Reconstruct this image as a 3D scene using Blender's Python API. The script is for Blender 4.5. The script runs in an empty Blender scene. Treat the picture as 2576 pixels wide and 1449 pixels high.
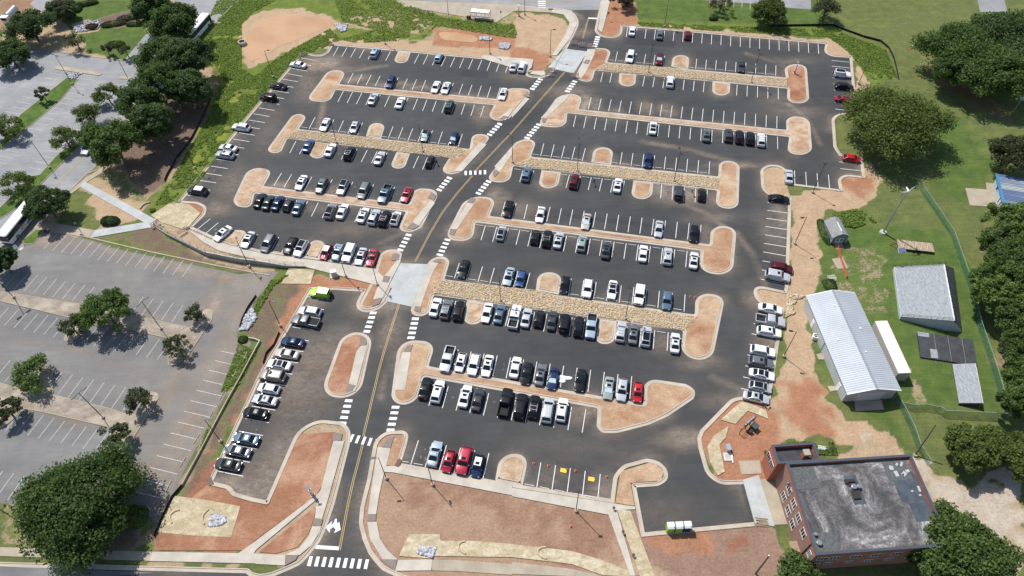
import bpy, math, random
import numpy as np
from mathutils import Vector, Matrix, Quaternion
random.seed(7); RNG = np.random.default_rng(7)
C = bpy.context.scene.collection
R = math.radians
# ---------------------------------------------------------------- camera, sky, sun, exposure
HCAM, FPX, PITCH, ROLL = 120.0, 1765.0, R(51.7), R(-1.5)
cam = bpy.data.objects.new('camera', bpy.data.cameras.new('camera')); C.objects.link(cam)
cam.data.sensor_width = 36; cam.data.lens = 36*FPX/2576; cam.data.clip_start = 1; cam.data.clip_end = 5000
cam.matrix_world = Matrix.Translation((0,0,HCAM)) @ Matrix.Rotation(R(90)-PITCH,4,'X') @ Matrix.Rotation(ROLL,4,'Z')
bpy.context.scene.camera = cam
SUN_AZ, SUN_EL = R(130.5), R(57.5)
sv = Vector((math.cos(SUN_EL)*math.cos(SUN_AZ), math.cos(SUN_EL)*math.sin(SUN_AZ), math.sin(SUN_EL)))
w = bpy.data.worlds.new('World'); bpy.context.scene.world = w; w.use_nodes = True
nt = w.node_tree; sky = nt.nodes.new('ShaderNodeTexSky'); sky.sky_type = 'NISHITA'; sky.sun_disc = False
sky.sun_elevation = SUN_EL; sky.sun_rotation = math.atan2(sv.x, sv.y)
nt.links.new(sky.outputs[0], nt.nodes['Background'].inputs[0]); nt.nodes['Background'].inputs[1].default_value = 0.098
sl = bpy.data.lights.new('sun','SUN'); sl.energy = 3.65; sl.angle = R(0.55); sl.color = (1,0.965,0.92)
so = bpy.data.objects.new('sun', sl); C.objects.link(so); so.location = (0,0,200)
so.rotation_euler = sv.to_track_quat('Z','Y').to_euler()
vs = bpy.context.scene.view_settings; vs.view_transform = 'Standard'; vs.look = 'None'; vs.gamma = 1; vs.exposure = 0.40
bpy.context.scene.cycles.transparent_max_bounces = 16
# ---------------------------------------------------------------- pixel -> place (survey of the photograph)
def gd(x, y, z=0.0):
    a = (x-1288)/FPX; b = -(y-724.5)/FPX
    cr, sr = math.cos(ROLL), math.sin(ROLL); a, b = cr*a-sr*b, sr*a+cr*b
    c, s = math.cos(PITCH), math.sin(PITCH); d = (a, c+b*s, -s+b*c); t = (HCAM-z)/-d[2]
    return Vector((d[0]*t, d[1]*t, z))
def T(r, c, x, y, z=0.0): return gd(644*c+x/4, 362.25*r+y/4, z)
def TP(s, z=0.0):
    """'01:735,705,2.5 910,715' -> world points with fillet radii"""
    out = []; rc = (0,0)
    for tok in s.split():
        if ':' in tok: h, tok = tok.split(':'); rc = (int(h[0]), int(h[1]))
        v = [float(q) for q in tok.split(',')]; p = T(rc[0], rc[1], v[0], v[1], z)
        out.append((p.x, p.y, v[2] if len(v) > 2 else 0))
    return out
def DP(s, z=0.0):
    out = []
    for tok in s.split():
        v = [float(q) for q in tok.split(',')]; p = gd(v[0], v[1], z); out.append((p.x, p.y, v[2] if len(v) > 2 else 0))
    return out
def fillet(pts, closed=True):
    n = len(pts); out = []
    for i in range(n):
        p = np.array(pts[i][:2]); r = pts[i][2]
        if r <= 0 or (not closed and i in (0, n-1)): out.append(tuple(p)); continue
        a = np.array(pts[i-1][:2])-p; b = np.array(pts[(i+1) % n][:2])-p
        la, lb = np.linalg.norm(a), np.linalg.norm(b); a /= la; b /= lb
        th = math.acos(max(-1, min(1, a@b)))
        d = min(r/math.tan(th/2), .48*la, .48*lb); k = .55*math.tan((math.pi-th)/4)/math.tan(math.pi/8) if th > .05 else .5
        k = min(k*1.0, .9); q0 = p+a*d; q3 = p+b*d; q1 = q0-a*d*k; q2 = q3-b*d*k
        m = 9 if r > 1 else 3
        for j in range(m+1):
            t = j/m; out.append(tuple((1-t)**3*q0+3*(1-t)**2*t*q1+3*(1-t)*t*t*q2+t**3*q3))
    return out
def area(p):
    p = np.array(p); x, y = p[:,0], p[:,1]; return .5*np.sum(x*np.roll(y,-1)-np.roll(x,-1)*y)
def offset(p, d, closed=True):
    """moves a polyline to its left by d"""
    n = len(p); out = []; p = [np.array(q[:2], float) for q in p]
    for i in range(n):
        if closed: a, b = p[i]-p[i-1], p[(i+1) % n]-p[i]
        else: a = p[i]-p[max(i-1,0)]; b = p[min(i+1,n-1)]-p[i]
        if np.linalg.norm(a) < 1e-6: a = b
        if np.linalg.norm(b) < 1e-6: b = a
        a = a/(np.linalg.norm(a)+1e-9); b = b/(np.linalg.norm(b)+1e-9)
        na = np.array((-a[1],a[0])); nb = np.array((-b[1],b[0])); m = na+nb; L = m@m
        m = m*2/L if L > .3 else nb
        if np.linalg.norm(m) > 1.6: m = m/np.linalg.norm(m)*1.6
        out.append(tuple(p[i]+m*d))
    return out
def inset(p, d): return offset(p, d if area(p) > 0 else -d)
# ---------------------------------------------------------------- mesh helpers
class MB:
    def __init__(s): s.v = []; s.f = []
    def add(s, v, f):
        o = len(s.v); s.v += [tuple(q) for q in v]; s.f += [tuple(o+i for i in g) for g in f]; return s
    def prism(s, p, z0, z1, bottom=False):
        if area(p) < 0: p = p[::-1]
        n = len(p); s.add([(x[0],x[1],z0) for x in p]+[(x[0],x[1],z1) for x in p], [tuple(range(n,2*n))]+[(i,(i+1)%n,n+(i+1)%n,n+i) for i in range(n)]+([tuple(range(n))[::-1]] if bottom else [])); return s
    def sheet(s, p, z):
        if area(p) < 0: p = p[::-1]
        return s.add([(x[0],x[1],z) for x in p], [tuple(range(len(p)))])
    def strip(s, a, b, z0, z1, closed=True):
        n = len(a); v = [(q[0],q[1],z1) for q in a]+[(q[0],q[1],z1) for q in b]+[(q[0],q[1],z0) for q in a]+[(q[0],q[1],z0) for q in b]; f = []
        for i in range(n if closed else n-1):
            j = (i+1) % n; f += [(i,j,n+j,n+i),(2*n+j,2*n+i,3*n+i,3*n+j),(i,2*n+i,2*n+j,j),(n+j,3*n+j,3*n+i,n+i)]
        if not closed: f += [(0,n,3*n,2*n),(n-1,3*n-1,4*n-1,2*n-1)]
        return s.add(v, f)
    def box(s, c, h, rz=0, rx=0, ry=0):
        M = Matrix.Rotation(rz,3,'Z') @ Matrix.Rotation(ry,3,'Y') @ Matrix.Rotation(rx,3,'X'); c = Vector(c)
        v = [c+M@Vector((sx*h[0],sy*h[1],sz*h[2])) for sx in (-1,1) for sy in (-1,1) for sz in (-1,1)]
        return s.add(v, [(0,1,3,2),(4,6,7,5),(0,4,5,1),(2,3,7,6),(0,2,6,4),(1,5,7,3)])
    def tube(s, a, b, r0, r1=None, n=8, cap=True):
        r1 = r0 if r1 is None else r1; a, b = Vector(a), Vector(b); d = (b-a).normalized()
        u = d.orthogonal().normalized(); w_ = d.cross(u); v = []
        for p, r in ((a,r0),(b,r1)):
            for i in range(n): t = 2*math.pi*i/n; v.append(p+(u*math.cos(t)+w_*math.sin(t))*r)
        f = [(i,(i+1)%n,n+(i+1)%n,n+i) for i in range(n)]
        if cap: f += [tuple(range(n))[::-1], tuple(range(n,2*n))]
        return s.add(v, f)
    def path(s, pts, r, n=6):
        for a, b in zip(pts, pts[1:]): s.tube(a, b, r, r, n)
        return s
    def ball(s, c, r, n=8, m=5, sx=1, sy=1, sz=1):
        v = []; f = []
        for i in range(m+1):
            t = math.pi*i/m
            for j in range(n): p = 2*math.pi*j/n; v.append((c[0]+r*sx*math.sin(t)*math.cos(p), c[1]+r*sy*math.sin(t)*math.sin(p), c[2]+r*sz*math.cos(t)))
        for i in range(m):
            for j in range(n): f.append((i*n+j,(i+1)*n+j,(i+1)*n+(j+1)%n,i*n+(j+1)%n))
        return s.add(v, f)
    def shift(s, d): s.v = [(q[0]-d[0],q[1]-d[1],q[2]-d[2]) for q in s.v]; return s
    def mesh(s, name, mat=None, smooth=None):
        me = bpy.data.meshes.new(name); me.from_pydata(s.v, [], s.f); me.update()
        if mat: me.materials.append(mat)
        if smooth:
            me.shade_smooth(); me.set_sharp_from_angle(angle=R(smooth))
        return me
def link(name, me, parent=None, loc=None, rz=0):
    o = bpy.data.objects.new(name, me); C.objects.link(o)
    if parent is not None: o.parent = parent
    if loc is not None: o.location = loc
    o.rotation_euler.z = rz; return o
def tag(o, label=None, cat=None, group=None, kind=None):
    if label: o['label'] = label
    if cat: o['category'] = cat
    if group: o['group'] = group
    if kind: o['kind'] = kind
    return o
def thing(name, label, cat, loc=(0,0,0), rz=0, group=None): return tag(link(name, None, None, loc, rz), label, cat, group)
def part(name, mb, mat, parent, smooth=None, label=None):
    o = link(name, mb.mesh(name, mat, smooth), parent)
    if label: o['label'] = label
    return o
def wpart(name, mb, mat, parent, smooth=None):      # mesh given in world coordinates under an unrotated root
    return part(name, mb.shift(parent.location), mat, parent, smooth)
def struct(name, mb, mat, smooth=None, kind='structure'): return tag(link(name, mb.mesh(name, mat, smooth)), kind=kind)
def copy_tree(o, parent=None):
    c = o.copy(); C.objects.link(c); c.parent = parent
    for ch in list(o.children): copy_tree(ch, c)
    return c
# ---------------------------------------------------------------- materials
class NT:
    def __init__(s, name):
        s.m = bpy.data.materials.new(name); s.m.use_nodes = True; s.t = s.m.node_tree; s.b = s.t.nodes['Principled BSDF']; s.tc = None
    def n(s, typ, **kw):
        o = s.t.nodes.new('ShaderNode'+typ)
        for k, v in kw.items(): setattr(o, k, v)
        return o
    def l(s, a, b): s.t.links.new(a, b)
    def co(s, scale=(1,1,1), rz=0):
        if not s.tc: s.tc = s.n('TexCoord')
        m = s.n('Mapping'); m.inputs['Scale'].default_value = scale; m.inputs['Rotation'].default_value = (0,0,rz); s.l(s.tc.outputs['Object'], m.inputs[0]); return m.outputs[0]
    def noise(s, scale, detail=4, rough=.6, vec=None, out=0, dist=0):
        o = s.n('TexNoise'); o.inputs['Scale'].default_value = scale; o.inputs['Detail'].default_value = detail; o.inputs['Roughness'].default_value = rough; o.inputs['Distortion'].default_value = dist
        s.l(vec if vec else s.co(), o.inputs['Vector']); return o.outputs[out]
    def ramp(s, fac, stops, interp='LINEAR'):
        o = s.n('ValToRGB'); o.color_ramp.interpolation = interp; e = o.color_ramp.elements
        while len(e) < len(stops): e.new(.5)
        for q, (p, c) in zip(e, stops): q.position = p; q.color = (*c,1) if len(c) == 3 else c
        s.l(fac, o.inputs[0]); return o.outputs[0]
    def mr(s, v, a, b, c, d):
        o = s.n('MapRange'); s.l(v, o.inputs[0])
        for i, q in enumerate((a,b,c,d)): o.inputs[i+1].default_value = q
        return o.outputs[0]
    def mix(s, fac, a, b, mode='MIX'):
        o = s.n('Mix', data_type='RGBA', blend_type=mode)
        for i, q in ((0,fac),(6,a),(7,b)):
            if isinstance(q, (int,float)): o.inputs[i].default_value = q
            elif isinstance(q, tuple): o.inputs[i].default_value = (*q,1)
            else: s.l(q, o.inputs[i])
        return o.outputs[2]
    def math(s, op, a, b=0.0):
        o = s.n('Math', operation=op)
        for i, q in enumerate((a,b)):
            if isinstance(q, (int,float)): o.inputs[i].default_value = q
            else: s.l(q, o.inputs[i])
        return o.outputs[0]
    def bump(s, h, strength=.5, dist=.1):
        o = s.n('Bump'); o.inputs['Strength'].default_value = strength; o.inputs['Distance'].default_value = dist; s.l(h, o.inputs['Height']); s.l(o.outputs[0], s.b.inputs['Normal'])
    def col(s, c): s.l(c, s.b.inputs['Base Color'])
    def rough(s, r): s.b.inputs['Roughness'].default_value = r
def plain(name, c, rough=.6, metal=0.0, vary=.12, scale=3.0, bump=0):
    m = NT(name); n = m.noise(scale, 5, .65)
    a = tuple(x*(1-vary) for x in c); b = tuple(min(1,x*(1+vary)) for x in c); m.col(m.ramp(n, [(.3,a),(.7,b)])); m.rough(rough); m.b.inputs['Metallic'].default_value = metal
    if bump: m.bump(n, bump, .05)
    return m.m
def m_concrete(name, base, joint=2.4):
    m = NT(name); a = m.noise(.35,5,.6); b = m.noise(6,5,.7)
    c = m.ramp(a, [(.3,tuple(x*.82 for x in base)),(.7,tuple(min(1,x*1.12) for x in base))]); c = m.mix(.5, c, m.ramp(b, [(.3,(.62,.6,.56)),(.7,(1,1,1))]), 'MULTIPLY')
    m.col(c); m.rough(.85); m.bump(b,.15,.02); return m.m
def m_asphalt(name, dark, light, grain=.25, streak=.5):
    m = NT(name); big = m.noise(.045,6,.62,m.co((1,2.2,1),R(-6)),dist=.6); st = m.noise(.5,5,.7,m.co((.16,1.6,1),R(-7))); st2 = m.noise(.6,5,.7,m.co((1.5,.2,1),R(14))); fine = m.noise(9,4,.8); mid = m.noise(.22,5,.6)
    c = m.ramp(big, [(.3,dark),(.55,tuple((a+b)/2 for a,b in zip(dark,light))),(.78,light)])
    s_ = m.ramp(st, [(.35,(.72,.72,.74)),(.62,(1.15,1.13,1.1))]); c = m.mix(streak, c, s_, 'MULTIPLY')
    c = m.mix(streak*.15, c, m.ramp(st2, [(.4,(.75,.75,.75)),(.65,(1.15,1.13,1.1))]), 'MULTIPLY')
    c = m.mix(.45, c, m.ramp(mid, [(.35,(.7,.7,.71)),(.7,(1.25,1.22,1.18))]), 'MULTIPLY')
    c = m.mix(grain, c, m.ramp(fine, [(.3,(.45,.45,.45)),(.72,(1.5,1.5,1.5))]), 'MULTIPLY')
    m.col(c); m.rough(.8); m.b.inputs['Specular IOR Level'].default_value = .4; m.bump(fine,.25,.02); return m.m
def m_soil(name, a, b, c3, scale=.35):
    m = NT(name); n1 = m.noise(scale,7,.7,dist=.8); n2 = m.noise(3.5,6,.75); n3 = m.noise(1.2,5,.7,m.co((.5,2.2,1),R(25)))
    n4 = m.noise(scale*.35,5,.6,m.co((1,1.8,1),R(-8)),dist=1.5); n1 = m.math('ADD', m.math('MULTIPLY', n1, .55), m.math('MULTIPLY', n4, .5)); c = m.ramp(n1, [(.38,a),(.5,b),(.63,tuple(min(1,q*1.12) for q in c3))]); c = m.mix(.55, c, m.ramp(n2, [(.3,(.55,.5,.46)),(.72,(1.3,1.28,1.25))]), 'MULTIPLY')
    c = m.mix(.35, c, m.ramp(n3, [(.35,(.7,.66,.62)),(.65,(1.15,1.15,1.15))]), 'MULTIPLY')
    m.col(c); m.rough(.95); m.b.inputs['Specular IOR Level'].default_value = .1; m.bump(n2,.8,.12); return m.m
M = {}
M['conc'] = m_concrete('kerb_concrete', (.52,.45,.36)); M['walk'] = m_concrete('sidewalk_concrete', (.54,.49,.41)); M['newconc'] = m_concrete('new_concrete', (.47,.49,.48)); M['oldconc'] = m_concrete('old_concrete', (.42,.36,.27))
M['paver'] = plain('paver_mat', (.22,.18,.155), .9)
M['asph'] = m_asphalt('new_asphalt', (.034,.037,.0385), (.061,.065,.066)); M['asph2'] = m_asphalt('old_asphalt', (.145,.148,.148), (.245,.242,.232), .3, .35); M['asph3'] = m_asphalt('pale_old_asphalt', (.235,.24,.245), (.32,.322,.32), .25, .3)
M['paint'] = plain('white_road_paint', (.72,.72,.70), .7, vary=.12, scale=2.5); M['paintold'] = plain('worn_white_paint', (.50,.50,.48), .8, vary=.3, scale=2)
M['yellow'] = plain('yellow_road_paint', (.52,.36,.13), .7)
M['soil'] = m_soil('red_soil', (.34,.175,.10), (.43,.275,.17), (.50,.37,.25), .14); M['soil2'] = m_soil('mulched_soil', (.37,.23,.14), (.45,.325,.21), (.54,.43,.31)); M['soil3'] = m_soil('pinkish_soil', (.39,.23,.14), (.47,.32,.215), (.53,.42,.31))
M['soil1'] = m_soil('deep_red_soil', (.28,.125,.07), (.35,.18,.11), (.43,.27,.18), .12)
M['straw'] = m_soil('straw_blanket', (.40,.33,.20), (.48,.41,.27), (.56,.50,.36), .6)
M['white'] = plain('white_paint', (.78,.78,.78), .5, vary=.05); M['black'] = plain('black_metal', (.018,.018,.02), .5); M['bronze'] = plain('dark_bronze_metal', (.035,.025,.022), .5)
M['steel'] = plain('galvanised_steel', (.45,.47,.49), .4, .6); M['glass'] = plain('dark_glass', (.012,.016,.020), .08, vary=.05); M['glass'].node_tree.nodes['Principled BSDF'].inputs['Specular IOR Level'].default_value = .22; M['shade'] = plain('silver_sunshade', (.55,.68,.70), .4)
M['rubber'] = plain('tyre_rubber', (.015,.015,.015), .85); M['rim'] = plain('alloy_rim', (.4,.41,.42), .35, .7); M['headl'] = plain('headlight_lens', (.7,.72,.75), .1); M['taill'] = plain('tail_light_lens', (.35,.02,.02), .2)
M['orange'] = plain('orange_plastic', (.75,.13,.03), .5); M['yel'] = plain('yellow_plastic', (.80,.52,.03), .5); M['red'] = plain('red_paint', (.5,.03,.03), .45)
M['wood'] = plain('weathered_wood', (.33,.25,.16), .85, vary=.3, scale=4); M['bark'] = plain('bark', (.13,.095,.07), .95, vary=.3, scale=6)
M['water'] = None
def m_water():
    m = NT('muddy_water'); n = m.noise(.12,4,.6); m.col(m.ramp(n, [(.3,(.42,.24,.12)),(.7,(.52,.32,.175))])); m.rough(.25); m.b.inputs['Specular IOR Level'].default_value = .4; m.bump(m.noise(2,3,.5),.05,.02); return m.m
M['water'] = m_water()
def m_rock():
    m = NT('tan_riprap'); g = m.n('NewGeometry'); n = m.noise(4,4,.7)
    c = m.ramp(g.outputs['Random Per Island'], [(0,(.38,.29,.18)),(.3,(.48,.37,.22)),(.55,(.56,.46,.28)),(.75,(.52,.37,.26)),(.9,(.60,.52,.40)),(1,(.42,.34,.30))]); c = m.mix(.5, c, m.ramp(n, [(.3,(.6,.57,.52)),(.7,(1.15,1.15,1.15))]), 'MULTIPLY'); m.col(c); m.rough(.9); return m.m
M['rock'] = m_rock()
def m_rock2():
    m = NT('grey_riprap'); g = m.n('NewGeometry'); m.col(m.ramp(g.outputs['Random Per Island'], [(0,(.2,.2,.22)),(.5,(.38,.38,.4)),(1,(.6,.6,.62))])); m.rough(.9); return m.m
M['rockg'] = m_rock2()
def m_leaf(name, a, b, c3):
    m = NT(name); g = m.n('NewGeometry'); n = m.noise(.5,3,.6); oi = m.n('ObjectInfo'); v = m.math('ADD', m.math('ADD', m.math('MULTIPLY', g.outputs['Random Per Island'], .5), m.math('MULTIPLY', n, .5)), m.math('MULTIPLY', m.math('SUBTRACT', oi.outputs['Random'], .5), .28))
    m.col(m.ramp(v, [(.2,a),(.5,b),(.85,c3)])); m.rough(.65); m.b.inputs['Specular IOR Level'].default_value = .25
    tr = m.n('BsdfTranslucent'); tr.inputs[0].default_value = (b[0]*1.6,b[1]*1.8,b[2]*.8,1); mx = m.n('MixShader'); mx.inputs[0].default_value = .35; o = m.t.nodes['Material Output']
    m.l(m.b.outputs[0], mx.inputs[1]); m.l(tr.outputs[0], mx.inputs[2]); m.l(mx.outputs[0], o.inputs[0]); return m.m
M['leaf_dark'] = m_leaf('dark_foliage', (.026,.048,.018), (.068,.110,.036), (.135,.185,.062)); M['leaf_mid'] = m_leaf('green_foliage', (.034,.062,.018), (.085,.135,.035), (.16,.215,.06)); M['leaf_bright'] = m_leaf('bright_foliage', (.042,.078,.02), (.10,.16,.038), (.19,.24,.065))
M['leaf_dull'] = m_leaf('dull_foliage', (.035,.045,.022), (.075,.090,.040), (.12,.13,.065)); M['weed'] = m_leaf('weed_leaves', (.12,.18,.04), (.20,.27,.055), (.31,.33,.09)); M['leaf_olive'] = m_leaf('olive_foliage', (.038,.060,.015), (.098,.135,.030), (.175,.205,.055)); M['leaf_brown'] = m_leaf('brownish_foliage', (.05,.035,.03), (.09,.07,.055), (.13,.11,.08))
def m_roofgravel():
    m = NT('gravel_roof'); a = m.noise(.13,6,.7,dist=1.2); b = m.noise(2.2,6,.85); b2 = m.noise(5,5,.9); f = m.math('ADD', m.math('ADD', m.math('MULTIPLY', a, .62), m.math('MULTIPLY', b, .25)), m.math('MULTIPLY', b2, .22))
    m.col(m.ramp(f, [(.44,(.035,.033,.032)),(.53,(.085,.08,.077)),(.60,(.19,.18,.175)),(.66,(.45,.44,.43))])); m.rough(.95); m.bump(b,.5,.08); return m.m
M['roofgravel'] = m_roofgravel()
def m_brick():
    m = NT('red_brick'); b = m.n('TexBrick'); m.l(m.co((4,4,4)), b.inputs['Vector']); b.inputs['Color1'].default_value = (.34,.105,.06,1); b.inputs['Color2'].default_value = (.40,.14,.085,1); b.inputs['Mortar'].default_value = (.30,.17,.13,1); b.inputs['Mortar Size'].default_value = .01
    m.col(m.mix(.5, b.outputs[0], m.ramp(m.noise(.7,5,.7), [(.3,(.7,.68,.66)),(.7,(1.2,1.2,1.2))]), 'MULTIPLY')); m.rough(.9); return m.m
M['brick'] = m_brick(); M['coping'] = plain('dark_blue_coping', (.065,.075,.095), .45); M['membrane'] = plain('wet_membrane', (.07,.085,.10), .35, vary=.4, scale=.6)
def m_ribbed(name, c, ang, per, amt=.25):
    m = NT(name); wv = m.n('TexWave', wave_type='BANDS', bands_direction='X'); m.l(m.co((1,1,1), ang), wv.inputs['Vector']); wv.inputs['Scale'].default_value = 1/per*.31*1.0; wv.inputs['Distortion'].default_value = 0
    n = m.noise(.25,5,.6); m.col(m.mix(.5, tuple(c), m.ramp(n, [(.3,(.8,.8,.8)),(.7,(1.15,1.15,1.15))]), 'MULTIPLY')); m.rough(.45); m.b.inputs['Metallic'].default_value = .15; m.bump(wv.outputs[1], 1.0, amt*.3); return m.m
def m_shingle(name, c):
    m = NT(name); n = m.noise(3,3,.8,m.co((1.5,.35,1))); n2 = m.noise(9,4,.7); q = m.ramp(n, [(.35,tuple(x*.70 for x in c)),(.65,tuple(x*1.2 for x in c))]); m.col(m.mix(.5, q, m.ramp(n2, [(.3,(.7,.7,.7)),(.7,(1.2,1.2,1.2))]), 'MULTIPLY')); m.rough(.9); return m.m
M['shingle'] = m_shingle('grey_shingles', (.30,.32,.33)); M['tar'] = plain('black_roofing', (.045,.048,.052), .85, vary=.35, scale=1)
# ---------------------------------------------------------------- ground: one sheet with survey of soils and grasses
def vnoise(x, y, s, seed):
    g = np.random.default_rng(seed).random((256,256)); X = x/s+1000; Y = y/s+1000; i = np.floor(X).astype(int); j = np.floor(Y).astype(int); u = X-i; v = Y-j; u = u*u*(3-2*u); v = v*v*(3-2*v)
    q = lambda a,b: g[a % 256, b % 256]
    return (q(i,j)*(1-u)+q(i+1,j)*u)*(1-v)+(q(i,j+1)*(1-u)+q(i+1,j+1)*u)*v
def sdist(X, Y, p):
    p = np.array([q[:2] for q in p]); d = np.full(X.shape, 1e9); ins = np.zeros(X.shape, bool)
    for i in range(len(p)):
        a = p[i]; b = p[(i+1) % len(p)]; ab = b-a; t = np.clip(((X-a[0])*ab[0]+(Y-a[1])*ab[1])/(ab@ab+1e-9),0,1); d = np.minimum(d, np.hypot(X-a[0]-t*ab[0], Y-a[1]-t*ab[1]))
        cnd = (a[1] > Y) != (b[1] > Y); xi = a[0]+(Y-a[1])*ab[0]/(ab[1] if abs(ab[1]) > 1e-9 else 1e-9); ins ^= cnd & (X < xi)
    return np.where(ins, d, -d)
SAND=(.47,.345,.225); TAN=(.42,.33,.22); CLAY=(.39,.20,.12); RED=(.31,.15,.095); PINK=(.385,.26,.18); PALE=(.50,.44,.36); MULCH=(.19,.14,.105); MUD=(.48,.29,.165)
LAWN=(.095,.148,.042); DULL=(.13,.16,.06); WEED=(.14,.19,.045); YEL=(.20,.23,.05); DRY=(.30,.27,.13); DARKG=(.05,.085,.022)
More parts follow.
